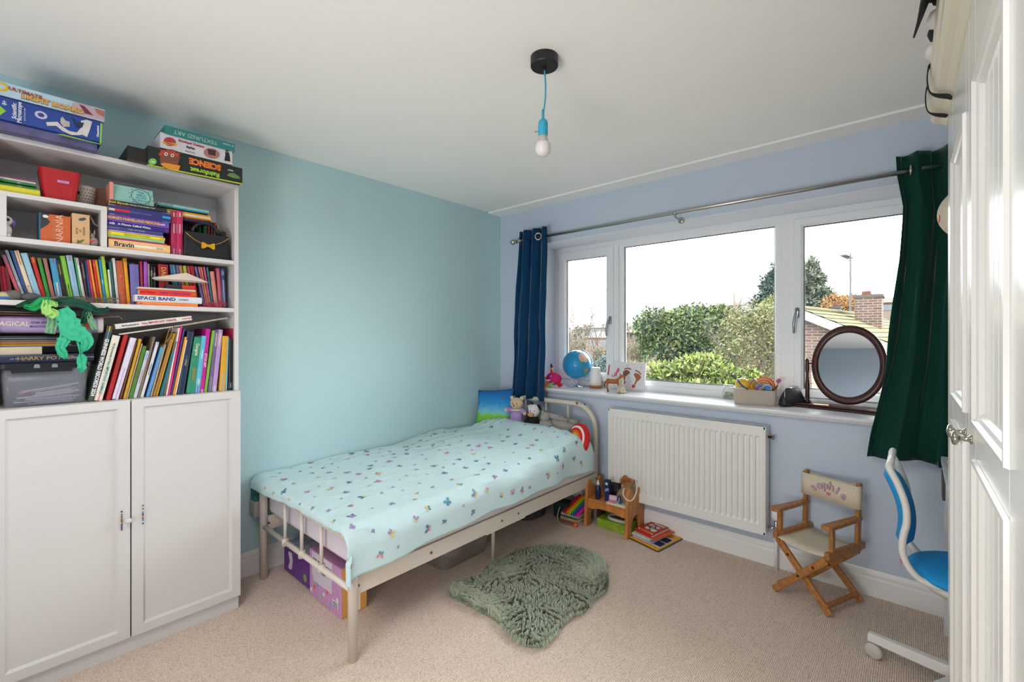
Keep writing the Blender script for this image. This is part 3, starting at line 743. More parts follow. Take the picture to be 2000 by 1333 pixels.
def standing(px0, px1, tpx, ty, col, zb, xs, cname, bands=None, depth=0.14, name='book'):
    """book standing on a shelf at height zb; spine corners measured at the shelf (px0, px1) and top left (tpx, ty)"""
    y0 = at(px0, 600, 'x', xs).y; y1 = at(px1, 600, 'x', xs).y; y0 = max(y0, YLI + 0.001 - 0.02); y1 = min(y1, YI - 0.0015)
    tp = at(tpx, ty, 'x', xs); hgt = tp.z - zb; lean = math.atan2(tp.y - y0, hgt)
    th = max(0.004, (y1 - y0) * math.cos(lean) * 0.985); L = hgt / math.cos(lean)
    if lean > 0: piv = (y1, 0)
    # local: x up the spine, z across (toward -y), y into the shelf
    ux = Vector((0, math.sin(lean), math.cos(lean))); uz = Vector((0, math.cos(lean), -math.sin(lean)))
    org = Vector((xs, y0, zb)) + (ux * (th * math.sin(lean)) if lean > 0 else Vector((0, 0, 0)))
    if lean < 0: org = Vector((xs, y0, zb)); 
    Mt = Matrix((ux, Vector((-1, 0, 0)), uz)).transposed().to_4x4(); Mt.translation = org
    mats = [paint(col), pagem] + [paint(c) for (_, _, c) in (bands or [])]
    b = book_mesh(L, depth, th, col, [(u0, u1, 2 + i) for i, (u0, u1, _) in enumerate(bands or [])])
    b.bm.transform(Mt)
    o = obj(name, b, mats, cat='book', loc=org.copy() if False else None)
    o['_c'] = cname
    fr = frame(org + ux * (L / 2) + uz * (th / 2) + Vector((0.0036, 0, 0)), -ux, uz)   # reading downwards
    return o, fr, L, th, ux, uz
def label_row(objs, where, group):
    cn = [o['_c'] for o in objs]
    for i, o in enumerate(objs):
        l = cn[i - 1] if i else None; r = cn[i + 1] if i + 1 < len(objs) else None
        if l and r: s = f"{cn[i]} book between {l} and {r}, {where}"
        elif r: s = f"{cn[i]} book at the far left of the {where}"
        else: s = f"{cn[i]} book at the right end of the {where}"
        o['label'] = s; o['group'] = group; del o['_c']

rowA = [
 (4, 9, -6, 503, '8a2024', 'maroon', None), (9, 17, 0, 520, 'a81c34', 'crimson', None), (17, 27, 5, 522, '7c1a2a', 'wine red', None),
 (38, 46, 3, 499, 'c65868', 'rose with blue tip', [(0.82, 1, '3f90c0'), (0, 0.25, 'b08a50')]), (46.5, 53, 9, 489, 'a5b4bc', 'grey lettered', [(0.42, 0.95, '7d8f98'), (0.38, 0.42, '2a2f36')]),
 (53, 60, 19, 490, '2f5490', 'royal blue', [(0, 0.6, '4a4284')]), (60.5, 70, 27, 490, 'dccaae', 'cream and tan', [(0.72, 1, 'b8703c'), (0.28, 0.31, '8a5a30')]),
 (71, 84, 40, 495, '93bfd2', 'broad pale blue', [(0.54, 0.55, '3a5a7a'), (0.3, 0.5, '7fb0c8')]), (84, 93, 59, 503, 'b52a20', 'scarlet', [(0.88, 1, 'e09a20')]),
 (93, 101, 72, 504, '2f8c3c', 'leaf green', [(0.9, 1, 'a83030')]), (102, 110, 83, 505, 'a0685a', 'dusty brown', None), (111, 124, 96, 505, '3c90b8', 'azure white-footed', [(0, 0.45, 'd2cfc8'), (0.9, 1, '8a5a70')]),
 (125, 135, 108, 508, '1b191a', 'black gold-lettered', [(0.65, 0.9, '8c7a20')]), (135.5, 145, 117, 500, '7dbb30', 'lime', [(0.3, 0.4, '2c2c30'), (0.05, 0.3, '5a8a30')]),
 (146, 158, 128.5, 499, '92b8d4', 'thick sky blue', [(0.88, 0.97, 'b06a40'), (0.3, 0.8, '8aa6c8')]), (158.5, 163, 144, 503, '3c9a58', 'narrow emerald', None), (163.5, 169, 147, 504, 'dcd8da', 'white magenta-tipped', [(0.84, 1, 'b82a50'), (0, 0.5, 'c8a8b8')]),
 (169, 175, 157, 512, '3a2030', 'dark plum', [(0.6, 0.95, '8c8c8a')]), (175, 180, 165, 511, '18416f', 'petrol blue', [(0.7, 0.95, '2a2a30')]), (180, 186, 168, 508, 'b21c38', 'cherry', [(0.1, 0.5, 'c04a60')]),
 (187, 191.5, 173, 508, 'e49a38', 'light orange', [(0.88, 0.9, 'e8e2d0')]), (192, 197, 180, 508, 'c62e1e', 'vermilion', [(0.85, 0.93, 'e8943a')]), (198, 203, 185, 508, 'c8962c', 'ochre', None), (203.5, 208.5, 192, 507, '1c8ac4', 'bright blue', [(0.45, 0.55, 'bfe0ea')]),
 (209, 216, 197, 501, '9fcb3c', 'spring green', None), (217, 221, 210, 527, 'e4dcd0', 'short white', None), (221.5, 227, 212, 512, '1f5d5a', 'deep teal', None), (228, 233.5, 219, 504.5, 'dad6d0', 'tall white', [(0.1, 0.6, 'c8b8b4')]),
 (234.5, 247.6, 226, 509.5, 'b8552c', 'wide rust', [(0.62, 0.68, 'cc7a50'), (0.05, 0.3, 'c06a44')]), (248.5, 255.5, 240, 505, 'dc9a1c', 'golden', [(0.93, 0.99, '2a2018')]), (256.5, 274, 253, 516, '6c66a8', 'wide periwinkle', [(0.3, 0.45, '5a7ab0')]),
 (276, 281, 272.8, 511, 'a02c3c', 'thin brick red', None), (282, 289, 280.5, 511.6, 'ac4ec0', 'violet', [(0.45, 0.7, '8c3aa4')]), (290, 294, 288, 515.6, '8e8e84', 'stone grey', None), (295, 299, 294, 521, '26262c', 'black white-tipped', [(0.75, 0.9, 'd8d8d8')]),
 (300, 304.5, 299.5, 522, '22282e', 'charcoal', [(0.7, 0.85, 'c8d0d0'), (0.2, 0.4, '3a6a70')]), (312, 331, 309, 516, '9e1b24', 'broad gold-lettered', None), (343, 347.5, 331.5, 517, '4d6290', 'slate blue', None),
 (348, 353.5, 336, 517.5, '3a8e94', 'turquoise', None), (354, 360, 343, 518, '6e5688', 'mauve', None), (361, 366.5, 349.5, 519, 'b4855a', 'camel', None), (368, 374.5, 357, 519.5, 'aabb30', 'chartreuse', None), (376, 381, 365, 520, 'b63c50', 'raspberry', None),
 (382, 389, 371, 520, 'ac1e1e', 'blood red', None), (397, 401.5, 379.5, 521.5, '6c72a4', 'lavender grey', None), (402, 406, 386.5, 521.5, 'bc6080', 'pink', None), (406.5, 409.2, 391.5, 522, 'd4a444', 'slim mustard', None), (409.5, 413.5, 396.5, 522, 'c44c8e', 'magenta', [(0.1, 0.3, 'e0b07c')]),
 (414, 417.5, 403, 522.5, '2a7c7a', 'slim teal', None), (419, 427, 410, 530.5, 'd6887e', 'salmon', None), (428, 434.5, 422.5, 524, 'bc5a70', 'rose', None), (435, 442, 431, 525, '2c3e74', 'blue white-panelled', [(0.05, 0.72, 'b8bcc8'), (0.83, 0.94, 'c4c0c8'), (0.95, 1.0, '2c80b8')])]
xsA = 0.235
objsA = []
for (a, b_, t, ty, c, cn, bands) in rowA:
    r = standing(a, b_, t, ty, c, SH2, xsA, cn, bands, depth=0.13); objsA.append(r[0])
    if cn.startswith('broad gold-lettered'): text('DALE', r[1] @ Matrix.Translation((-r[2] * 0.28, 0, 0)), 0.024, paint('d8a050'), r[0], bold=0.02)
label_row(objsA, 'upper row', 'books standing on the packed upper row')

rowB = [
 (171.5, 182.5, 210, 638, '3c463f', 'grey-green record', [(0.93, 1, 'd8b030'), (0.76, 0.93, '5a90a8'), (0.0, 0.1, '4a4e46')]), (183, 199.5, 219.5, 657, 'dcdacb', 'ivory animal', [(0, 0.12, 'd88a88')]), (206.6, 215.5, 242, 655, 'b0161e', 'glossy red', None),
 (218, 231, 254.5, 661.5, 'd6d2e2', 'lilac-white', [(0, 0.5, 'c4a8c8')]), (233, 237, 264, 669, '6c3c2c', 'chestnut', None), (240, 246, 271.4, 663, 'c69a26', 'mustard', None), (246.5, 249.5, 276, 672, 'baa68e', 'thin beige', None),
 (250.5, 258.8, 279, 677, '4b7c2a', 'moss green', [(0.35, 0.55, '6a4a4a')]), (259.5, 267, 285.6, 686, 'bcc4d0', 'pale grey', [(0.8, 0.95, '5aa8d0'), (0.3, 0.6, 'a87878')]), (268, 273, 299, 658.6, '7c6c5a', 'tall taupe', [(0.5, 0.75, 'a0604a')]),
 (273.5, 280, 305, 669, 'd2d6dc', 'white blue-capped', [(0.95, 1, '5a80b8')]), (285, 291.8, 314, 679, '5c94ca', 'cornflower', [(0.75, 1, '4aa870')]), (293, 297, 321, 674, 'ac9472', 'sand', None), (298, 303.5, 332, 664, 'a07a3c', 'dull gold', None), (304, 308, 339, 652, 'ba9020', 'dark yellow', None),
 (311, 318.5, 341, 668, '1f6c7c', 'sea blue', None), (319, 323, 343, 650, '7c5c32', 'umber', None), (323.6, 327, 348.6, 641, 'eadfe0', 'slim off-white', None), (327.3, 332, 352.6, 637.7, 'c42c70', 'hot pink', None),
 (332.4, 336.5, 358, 642, '4b2c70', 'indigo', None), (337, 341.5, 361, 659, 'e29c32', 'tangerine', None), (341.8, 344, 363.5, 665, 'eaeaea', 'paper-thin white', None), (346, 359, 366, 649, '1e2d48', 'wide navy', [(0.45, 0.62, '4a5a3c')]),
 (363.5, 380, 379.7, 660, '2b8a6c', 'thick jade', None), (380.5, 389.5, 394.5, 657, '5cb2d6', 'cyan', [(0, 0.12, '7a5a90'), (0.15, 0.25, 'd8d8c8'), (0.6, 0.75, 'bfe0ea')]), (390, 398, 403, 643, 'ba158c', 'fuchsia', [(0, 0.05, 'd8c0d0')]),
 (398.6, 404, 414.8, 646.5, '7cb242', 'grass green', None), (406, 413.5, 420, 648, '6c5c80', 'smoky purple', [(0.75, 0.97, 'c0c0c8'), (0.02, 0.25, '8a8a96')]), (414, 422.5, 427, 644.5, 'b290ca', 'lilac yellow-topped', [(0.74, 0.95, 'e8cc60'), (0.95, 1, '6aa8b8'), (0, 0.1, 'd8d4dc')]),
 (428, 439.5, 435, 657, 'daa322', 'amber', [(0, 0.33, 'a8a4a4')]), (440, 443.5, 444, 659, '7eb4c4', 'thin aqua', None), (446, 454, 448, 662.7, '14181f', 'black', [(0.05, 0.15, '8a9a96')]), (456.6, 459.3, 455, 641.7, 'b43458', 'thin carmine', None)]
xsB = 0.282
objsB = []; infoB = {}
for (a, b_, t, ty, c, cn, bands) in rowB:
    r = standing(a, b_, t, ty, c, SHB, xsB, cn, bands, depth=0.19); objsB.append(r[0]); infoB[cn] = r
def spine_text(key, s, size, col, along=0.0, across=0.0, bold=0.02, squash=1.0):
    o, fr, L, th, ux, uz = infoB[key]
    text(s, fr @ Matrix.Translation((along * L, across, 0.0003)), size, paint(col), o, bold=bold, squash=squash)
label_row(objsB, 'bottom row', 'picture books leaning in the bottom row')
spine_text('grey-green record', 'GUINNESS WORLD RECORDS 2024', 0.0175, 'eceaf0', 0.05, 0, 0.03, 0.86)
spine_text('ivory animal', 'My Encyclopedia of', 0.009, '3a4a48', -0.25, 0, 0.0, 1.0); spine_text('ivory animal', 'Very IMPORTANT ANIMALS', 0.0125, '2f8f8c', 0.14, 0, 0.01, 0.9)
spine_text('thick jade', 'Gangsta', 0.018, 'd8d8b8', -0.28, 0, 0.02); spine_text('thick jade', 'GRANNY', 0.014, 'b8903c', 0.16, 0, 0.02)
spine_text('fuchsia', 'ETCH ART', 0.014, 'f0e0ea', 0.0, 0, 0.01)
spine_text('glossy red', 'Christmas', 0.009, '8a5a3a', -0.05, 0, 0)
spine_text('wide navy', 'HALF', 0.012, '8fa080', 0.0)
spine_text('white blue-capped', 'the story book', 0.008, '6a7078', 0.0, 0, 0)
# a tall black folder behind the row
o = obj('folder', MB().box(0.04, 0.085, at(384, 600, 'x', 0.08).y, at(430, 600, 'x', 0.08).y, SHB, SHB + 0.30), paint('15161a'), label='tall black folder standing behind the bottom book row', cat='folder')

# ---- horizontal piles
def flat(x0, px0, px1, z, th, depth, col, xs, cname, where, bands=None, yaw=0.0, txt=None, name='book', cat='book', group=None, pivot=None):
    """book lying flat, spine facing the room"""
    y0 = at(px0, 600, 'x', xs).y; y1 = at(px1, 600, 'x', xs).y; L = y1 - y0
    Mt = Matrix((Vector((0, 1, 0)), Vector((-1, 0, 0)), Vector((0, 0, 1)))).transposed().to_4x4()
    Mt = Matrix.Translation((xs, (y0 + y1) / 2, z)) @ Matrix.Rotation(yaw, 4, 'Z') @ Mt @ Matrix.Translation((-L / 2, 0, 0))
    mats = [paint(col), pagem] + [paint(c) for (_, _, c) in (bands or [])]
    b = book_mesh(L, depth, th, col, [(u0, u1, 2 + i) for i, (u0, u1, _) in enumerate(bands or [])]); b.bm.transform(Mt)
    o = obj(name, b, mats, label=f'{cname}, {where}', cat=cat, group=group)
    if txt:
        for (s, u, size, c2, sq) in txt:
            fr = Mt @ frame((L * u, -0.0037, th / 2), (1, 0, 0), (0, 0, 1))
            text(s, fr, size, paint(c2), o, bold=0.02, squash=sq)
    return o
z = SH1; pile = 'in the flat pile beside the white riser'; G1 = 'books piled flat beside the riser'
def lay(px0, px1, th, col, cname, depth=0.19, bands=None, txt=None, yaw=0.0, xs=0.285):
    global z
    o = flat(0, px0, px1, z + 0.0004, th - 0.0006, depth, col, xs, cname, pile, bands, yaw, txt, group=G1); z += th; return o
lay(211.5, 332, 0.038, 'ecb878', 'thick orange-edged white book', bands=[(0.07, 0.9, 'e8e4e2')], txt=[('Bravin', 0.24, 0.026, '1c1c20', 1), ('stories', 0.82, 0.009, '8a8a8a', 1)])
lay(211, 326, 0.0065, 'c02a44', 'very thin red book')
lay(210, 321, 0.012, '8fc89a', 'slim mint book', bands=[(0.0, 0.25, '9ab84a')])
lay(210, 322, 0.0135, 'ecd81c', 'bright yellow book', bands=[(0, 0.06, 'd88a20'), (0.92, 0.99, 'd84a20')], txt=[('Enormous Crocodile', 0.5, 0.010, 'b8a010', 1)])
lay(210, 319, 0.007, 'a8a4cc', 'thin pale lavender book')
lay(210, 318, 0.0165, '46407c', 'dusky purple book', bands=[(0, 0.2, '7464a8')], txt=[('THE WITCHES', 0.5, 0.009, '9a94c0', 1)])
lay(209.5, 330, 0.0195, '26247c', 'dark blue book with white lettering', txt=[('A Mouse Called Miska', 0.42, 0.012, 'e0e0ea', 1.0), ('mb', 0.07, 0.014, 'e0e0ea', 1)], bands=[(0.94, 0.98, 'b02a60')])
lay(210, 330, 0.027, '6f45a8', 'purple book with chunky yellow lettering', txt=[("GEORGE'S MARVELLOUS MEDICINE", 0.40, 0.0145, 'f0c832', 0.78), ('roald', 0.87, 0.012, 'e6e0f0', 0.9)])
lay(212, 333, 0.042, '2b2f72', 'thick navy and red book with blue end', bands=[(0, 0.09, 'e0c8a4'), (0.09, 0.33, 'd0202c'), (0.86, 1, '25a6dc')], txt=[('collection of stories', 0.5, 0.009, '6a70b0', 1)])
lay(214, 326, 0.0195, '1b2222', 'black book with gold signature lettering', txt=[('Enid Blyton', 0.14, 0.013, 'd0b040', 1), ('The Mystery of the Invisible Thief', 0.52, 0.008, 'b8c0c0', 0.9)], yaw=-0.02)
zt1 = z
# mint box lying propped on top, front cover tipped towards the room
c0, c1, c2, c3 = at(220, 343, 'x', 0.285), at(299, 352, 'x', 0.285), at(303, 390, 'x', 0.285), at(224, 382, 'x', 0.285)
org = Vector((0.262, (c3.y + c2.y) / 2, zt1 + 0.002)); Hh = 0.082; Lw = (c2.y - c3.y)
Mt = frame(org, (0, 1, 0), (-0.35, 0, 0.94)) 
b = MB(); b.box(-Lw / 2, Lw / 2, 0, Hh, -0.045, 0.0, 0, Mt); b.box(-Lw / 2 + 0.002, Lw / 2 - 0.002, 0.003, Hh - 0.003, -0.043, -0.002, 1, Mt)
mint = obj('gift_book', b, [paint('9ad0c4'), pagem], label='mint book box with wreath lettering propped on the flat pile', cat='book')
wr_ = MB(); ring_ = [Mt @ Vector((Lw * 0.18 + 0.033 * math.cos(a), Hh * 0.5 + 0.036 * math.sin(a), 0.001)) for a in [2 * PI * k / 30 for k in range(30)]]
wr_.tube(ring_, 0.0009, 5, closed=True)
for k in range(24):
    a = 2 * PI * k / 24; rr_ = 0.036 + (0.004 if k % 2 else -0.004); wr_.prism(circ(0.0022, 6, Lw * 0.18 + rr_ * math.cos(a), Hh * 0.5 + (rr_ + 0.003) * math.sin(a)), Mt, 0.0003, 0.0012)
obj('printed_wreath', wr_, paint('3f6a70'), mint, world=True)
for i, s in enumerate(('THE', 'GIRLS', 'GUIDE', 'TO GROWING')):
    text(s, Mt @ Matrix.Translation((Lw * 0.18, Hh * (0.74 - 0.16 * i), 0.0005)), 0.0125 if i < 3 else 0.008, paint('3f8fae'), mint)
ob = obj('book', MB().box(-0.012, 0.0, 0, 0.076, -0.1, -0.003, 0, frame(Vector((0.27, c3.y - 0.002, zt1 + 0.001)), (0, 1, 0), (0, 0, 1))), paint('e09480'), label='coral book standing at the left end of the mint box', cat='book')
# pile of thin paperbacks on the pink dictionaries
zp = SH1 + 0.168
PY0, PY1 = 334, 357
for i, (a, b_, c, nm) in enumerate(((334, 345, 'b41c54', 'left'), (345.5, 357, 'c02058', 'right'))):
    o = standing(a, b_, a, 411, c, SH1, 0.262, 'x', [(0.0, 0.15, 'a89aa0'), (0.5, 0.7, 'c8b0b8'), (0.86, 0.96, 'd8c8a0')], depth=0.17, name='dictionary')[0]
    del o['_c']; o['label'] = f'{nm} of two thick crimson dictionaries standing behind the handbag'; o['group'] = 'crimson dictionaries'
z = zp; G2 = 'paperbacks piled on the dictionaries'; pile = 'in the pile laid across the crimson dictionaries'
def lay2(px0, px1, th, col, cname, bands=None, txt=None, yaw=0.0):
    global z
    o = flat(0, px0, px1, z + 0.0004, th - 0.0006, 0.16, col, 0.25, cname, pile, bands, yaw, txt, group=G2); z += th
lay2(325, 408, 0.010, '2c2050', 'dark violet paperback', [(0.0, 0.5, '5a2030')])
lay2(324, 406, 0.008, '6a3040', 'plum paperback', [(0.3, 0.9, 'a8604a')])
lay2(318, 413, 0.006, 'f0b020', 'lower orange-yellow paperback')
lay2(305, 411, 0.010, 'dcd6c8', 'white-paged slim paperback')
lay2(312, 411, 0.007, 'eaa41c', 'upper orange paperback')
lay2(316, 405, 0.006, '14181a', 'black-edged slim paperback')
lay2(312, 407, 0.006, '2b8f98', 'slim teal paperback')
lay2(308, 408, 0.013, '86bcc4', 'top pale blue and brown paperback', [(0.0, 0.28, '3c2c28'), (0.28, 0.36, 'd8cfc0')], [('Daniel Peter', 0.14, 0.008, 'b0a090', 1)])
# row of small paperbacks deep behind the handbag
bk = []
for i, (a, b_, h, c, cn) in enumerate(((359, 363, 428, '5c6068', 'small grey'), (364, 368, 427, '2f5a98', 'small blue'), (369, 374, 424, '8a2020', 'small dark red'), (375, 380, 419, 'c8506a', 'small pink'), (384, 386.5, 440, '1f8a50', 'small bright green'), (388, 393, 438, '1f7a4c', 'small bottle green'), (397, 404, 431, '20905c', 'wide emerald'), (405, 410, 432, 'b82c38', 'small poppy red'), (411, 416, 434, '4a4c58', 'small slate'), (417, 422, 435, '9a3c30', 'small russet'), (424, 428, 440, 'a89878', 'small tan'))):
    r = standing(a, b_, a, h, c, SH1, 0.15, cn, None, depth=0.11); bk.append(r[0])
label_row(bk, 'behind handbag', 'small books behind the black handbag')

# black handbag with a gold chain and bow
hl, hr = at(358, 450, 'x', 0.275), at(450, 455, 'x', 0.275)
hy0, hy1 = hl.y, min(hr.y, YI - 0.006); hz = SH1; hH = 0.118; hw = hy1 - hy0; hc_ = (hy0 + hy1) / 2
hb_ = thing('handbag', 'black quilted toy handbag with gold chain and bow clasp', 'handbag', (0.245, hc_, SH1))
bkm = M('black_quilted_plastic', '141419', 0.45, bump=0.4, bscale=180)
fr = frame((0.275, hc_, hz), (0, 1, 0), (0, 0, 1))
b = MB(); b.prism([(-hw / 2 - 0.0, 0.0), (hw / 2, 0.0), (hw / 2 - 0.008, hH), (-hw / 2 + 0.004, hH)], fr, -0.055, 0.0); bevel(obj('body', b, bkm, hb_, world=True), 0.006, 3)
b = MB(); b.prism([(-hw / 2 + 0.004, hH - 0.002), (hw / 2 - 0.008, hH - 0.002), (hw / 2 - 0.014, hH * 0.72), (hw * 0.2, hH * 0.5), (0, hH * 0.46), (-hw * 0.2, hH * 0.5), (-hw / 2 + 0.010, hH * 0.72)], fr, 0.0005, 0.004); obj('flap', b, M('black_smooth_plastic', '1a1a20', 0.4), hb_, world=True)
b = MB(); b.tube([fr @ Vector((0.055 * math.cos(a), hH + 0.052 * math.sin(a), -0.03)) for a in [PI * k / 14 for k in range(15)]], 0.0075, 8); obj('handle', b.clean(), M('black_smooth_plastic', '1a1a20', 0.4), hb_, world=True, smooth=True)
gold = M('gold_plated', 'd8a848', 0.3, metal=0.85)
b = MB(); b.tube([fr @ Vector((x, hH * 0.93 - 0.045 * (1 - (x / (hw * 0.46)) ** 2), 0.006)) for x in [hw * 0.46 * (k / 10 - 1) for k in range(21)]], 0.002, 6); obj('chain', b.clean(), gold, hb_, world=True, smooth=True)
b = MB()
for sg in (1, -1): b.prism([(0, 0.004), (sg * 0.008, 0.008), (sg * 0.022, 0.015), (sg * 0.027, 0.010), (sg * 0.027, -0.012), (sg * 0.021, -0.016), (sg * 0.008, -0.008), (0, -0.004)][::sg], fr @ Matrix.Translation((0.0, hH * 0.50, 0)), 0.004, 0.012)
b.prism(circ(0.006, 10), fr @ Matrix.Translation((0, hH * 0.50, 0)), 0.004, 0.016)
obj('bow', b.clean(), M('gold_bow', 'e0a428', 0.35, metal=0.3), hb_, world=True)
b = MB(); b.prism(circ(0.013, 14), fr @ Matrix.Translation((hw / 2 - 0.026, hH + 0.012, 0)), -0.02, -0.012)
obj('tag', b, M('black_smooth_plastic', '1a1a20', 0.4), hb_, world=True)

# ---- on the riser
z = ZI; pile = 'in the low pile on the white riser'; G1 = 'books lying on the riser'
flat(0, -12, 78, ZI + 0.0004, 0.024, 0.20, 'd2c81c', 0.285, 'bright yellow annual', pile, group=G1)
flat(0, -14, 71, ZI + 0.025, 0.010, 0.18, '2c7c44', 0.272, 'lower dark green book', pile, [(0.55, 0.65, 'c8c4b4')], group=G1)
flat(0, -14, 71, ZI + 0.036, 0.003, 0.17, '101412', 0.268, 'very thin black booklet', pile, group=G1)
flat(0, -14, 70, ZI + 0.0395, 0.009, 0.18, '2f8248', 'upper dark green book' and 0.27, 'upper dark green book', pile, [(0.55, 0.63, 'c8c4b4')], group=G1)
flat(0, -14, 69.5, ZI + 0.049, 0.007, 0.18, 'd8d2cc', 0.27, 'slim white book', pile, [(0.4, 0.97, 'bfb4b0')], group=G1)
flat(0, -14, 69, ZI + 0.0565, 0.005, 0.17, '8c4a6c', 0.268, 'slim mulberry book', pile, group=G1)
# red plastic bin, flared and square
rb = thing('plastic_bin', 'square red plastic bin on the white riser', 'bin', (0.24, at(117, 400, 'x', 0.25).y, ZI))
def flared_bin(root, cx, cy, z0, w0, w1, h, d0, d1, mat, r=0.012, t=0.003):
    b = MB(); rows = []
    def rr(w, d, z, r_): return [(cx + y, cy + x, z) for x, y in rrect(-w / 2, w / 2, -d / 2, d / 2, r_)]
    rows = [rr(w0, d0, z0, r), rr(w1, d1, z0 + h, r * 1.3), rr(w1 - 2 * t, d1 - 2 * t, z0 + h, r * 1.2), rr(w0 - 2 * t, d0 - 2 * t, z0 + t, r * 0.8)]
    vs = b.grid(rows, closed_u=True); b.bm.faces.new(list(reversed(vs[0]))); b.bm.faces.new(vs[-1]); b.clean()
    return obj('body', b, mat, root, world=True, smooth=False)
ya, yb = at(75, 330, 'x', 0.29).y, at(159, 340, 'x', 0.29).y; yc, ydd = at(86, 395, 'x', 0.28).y, at(149, 395, 'x', 0.28).y
hbin = at(75, 319, 'x', 0.29).z - ZI
flared_bin(rb, 0.225, (ya + yb) / 2, ZI, ydd - yc, yb - ya, hbin - 0.008, 0.10, 0.13, M('red_plastic', 'b0101a', 0.35))
fb = frame((0.2868, (ya + yb) / 2 + 0.008, ZI + 0.073), (0, 1, 0), (0, 0, 1))
lbl_ = obj('sticker', MB().box(-0.016, 0.016, -0.0045, 0.0045, 0, 0.0008, 0, fb), paint('d8a0d8'), rb, world=True)
text('MARCH', frame((0.2879, (ya + yb) / 2 + 0.008, ZI + 0.073), (0, 1, 0), (0, 0, 1)), 0.007, paint('8a2a8a'), rb)
# perforated cream pot
cpy = at(166, 390, 'x', 0.2).y; cpw = (at(182, 390, 'x', 0.2).y - at(150, 390, 'x', 0.2).y) / 2 + 0.016
pp = thing('pot', 'cream perforated pot behind the red bin on the riser', 'pot', (0.19, cpy - 0.005, ZI))
b = MB(); b.lathe([(cpw * 0.82, ZI), (cpw * 0.97, ZI + 0.085), (cpw, ZI + 0.088), (cpw * 0.93, ZI + 0.088), (cpw * 0.78, ZI + 0.01)], c=(0.19, cpy - 0.005, 0), n=30); obj('body', b.clean(), M('cream_plastic', 'b9afa6', 0.5), pp, world=True, smooth=True)
b = MB()
for r_ in range(6):
    for k in range(9):
        a = -0.9 + k * 0.25 + (0.12 if r_ % 2 else 0); rz_ = cpw * (0.83 + 0.14 * (0.02 + r_ * 0.0125) / 0.088); zz = ZI + 0.010 + r_ * 0.0125
        if abs(a + 0.62) < 0.3 and r_ in (3, 4): continue
        p = Vector((0.19 + rz_ * math.cos(a), cpy - 0.005 + rz_ * math.sin(a), zz)); b.prism(circ(0.002, 4), frame(p, (-math.sin(a), math.cos(a), 0), (0, 0, 1)), 0, 0.0012)
a = -0.62; p = Vector((0.19 + cpw * 0.95 * math.cos(a), cpy - 0.005 + cpw * 0.95 * math.sin(a), ZI + 0.055)); b.prism(rrect(-0.012, 0.012, -0.007, 0.007, 0.006), frame(p, (-math.sin(a), math.cos(a), 0), (0, 0, 1)), -0.001, 0.002)
obj('perforation', b, paint('2a2422'), pp, world=True, kind='stuff')
# cardboard box edge behind the pile
b = MB(); b.box(0.04, 0.17, at(186, 400, 'x', 0.17).y, at(214, 400, 'x', 0.17).y, ZI, ZI + 0.10); ob = obj('cardboard_box', b, M('brown_card', '7c5a44', 0.8, var=0.08), label='plain brown cardboard box at the back of the riser', cat='box'); ob.rotation_euler = (0, 0, 0)

# ---- under the riser
y0, y1 = at(79, 440, 'x', 0.275).y, at(138, 440, 'x', 0.275).y
hN = at(100, 419, 'x', 0.275).z - SH1
nb = thing('book_box', 'orange and black boxed book set under the white riser', 'book', (0.2, (y0 + y1) / 2, SH1))
Mt = frame((0.275, (y0 + y1) / 2, SH1), (0, 1, 0), (0, 0, 1)); w_ = y1 - y0
b = MB(); b.box(-w_ / 2, w_ / 2, 0.0005, hN, -0.13, 0, 0, Mt); obj('case', b, paint('c45a22'), nb, world=True)
b = MB(); b.prism([(-w_ / 2, hN), (-w_ / 2, hN * 0.42), (-w_ * 0.28, hN * 0.60), (-w_ * 0.18, hN * 0.72), (-w_ * 0.30, hN * 0.84), (-w_ * 0.2, hN)], Mt, 0.0002, 0.001); obj('printed_sky', b, paint('1f2426'), nb, world=True)
b = MB(); b.prism(circ(0.008, 10, -w_ * 0.34, hN * 0.9, 0.006), Mt, 0.0008, 0.0016); obj('printed_paw', b, paint('e0d8d0'), nb, world=True)
b = MB(); b.box(-w_ / 2 - 0.004, -w_ / 2, 0.0005, hN + 0.002, -0.13, 0.001, 0, Mt); obj('side_spine', b, paint('1d5c74'), nb, world=True)
text('NARNIA', Mt @ Matrix.Translation((w_ * 0.13, hN * 0.5, 0.0008)) @ Matrix.Rotation(-PI / 2, 4, 'Z') @ Matrix.Rotation(PI, 4, 'Z'), 0.03, paint('e0b8a0'), nb)
text('CHRONICLES OF', Mt @ Matrix.Translation((-w_ * 0.06, hN * 0.5, 0.0008)) @ Matrix.Rotation(PI / 2, 4, 'Z'), 0.010, paint('d09070'), nb)
y0, y1 = at(140.5, 440, 'x', 0.28).y, at(175, 440, 'x', 0.28).y; hK = at(140, 416, 'x', 0.28).z - SH1
kb = thing('book_box', 'kraft coloured boxed book with a small bird under the riser', 'book', (0.2, (y0 + y1) / 2, SH1))
Mt = frame((0.28, (y0 + y1) / 2, SH1), (0, 1, 0), (0, 0, 1)); w_ = y1 - y0
b = MB(); b.box(-w_ / 2, w_ / 2, 0.0005, hK, -0.12, 0, 0, Mt); obj('case', b, paint('cfa878'), kb, world=True)
b = MB(); b.ell((0, 0, 0), (0.012, 0.006, 0.001), 10, 6); b.bm.transform(Mt @ Matrix.Translation((0.004, hK * 0.84, 0.001)) @ Matrix.Rotation(0.4, 4, 'Z')); obj('printed_bird', b, paint('3c4a5a'), kb, world=True)
b = MB(); b.prism([(-0.012, 0.004), (0.0, 0.008), (0.012, 0.022), (0.004, 0.022), (-0.004, 0.016), (-0.010, 0.020)], Mt, 0.0002, 0.001); obj('printed_leaf', b, paint('5a6a34'), kb, world=True)
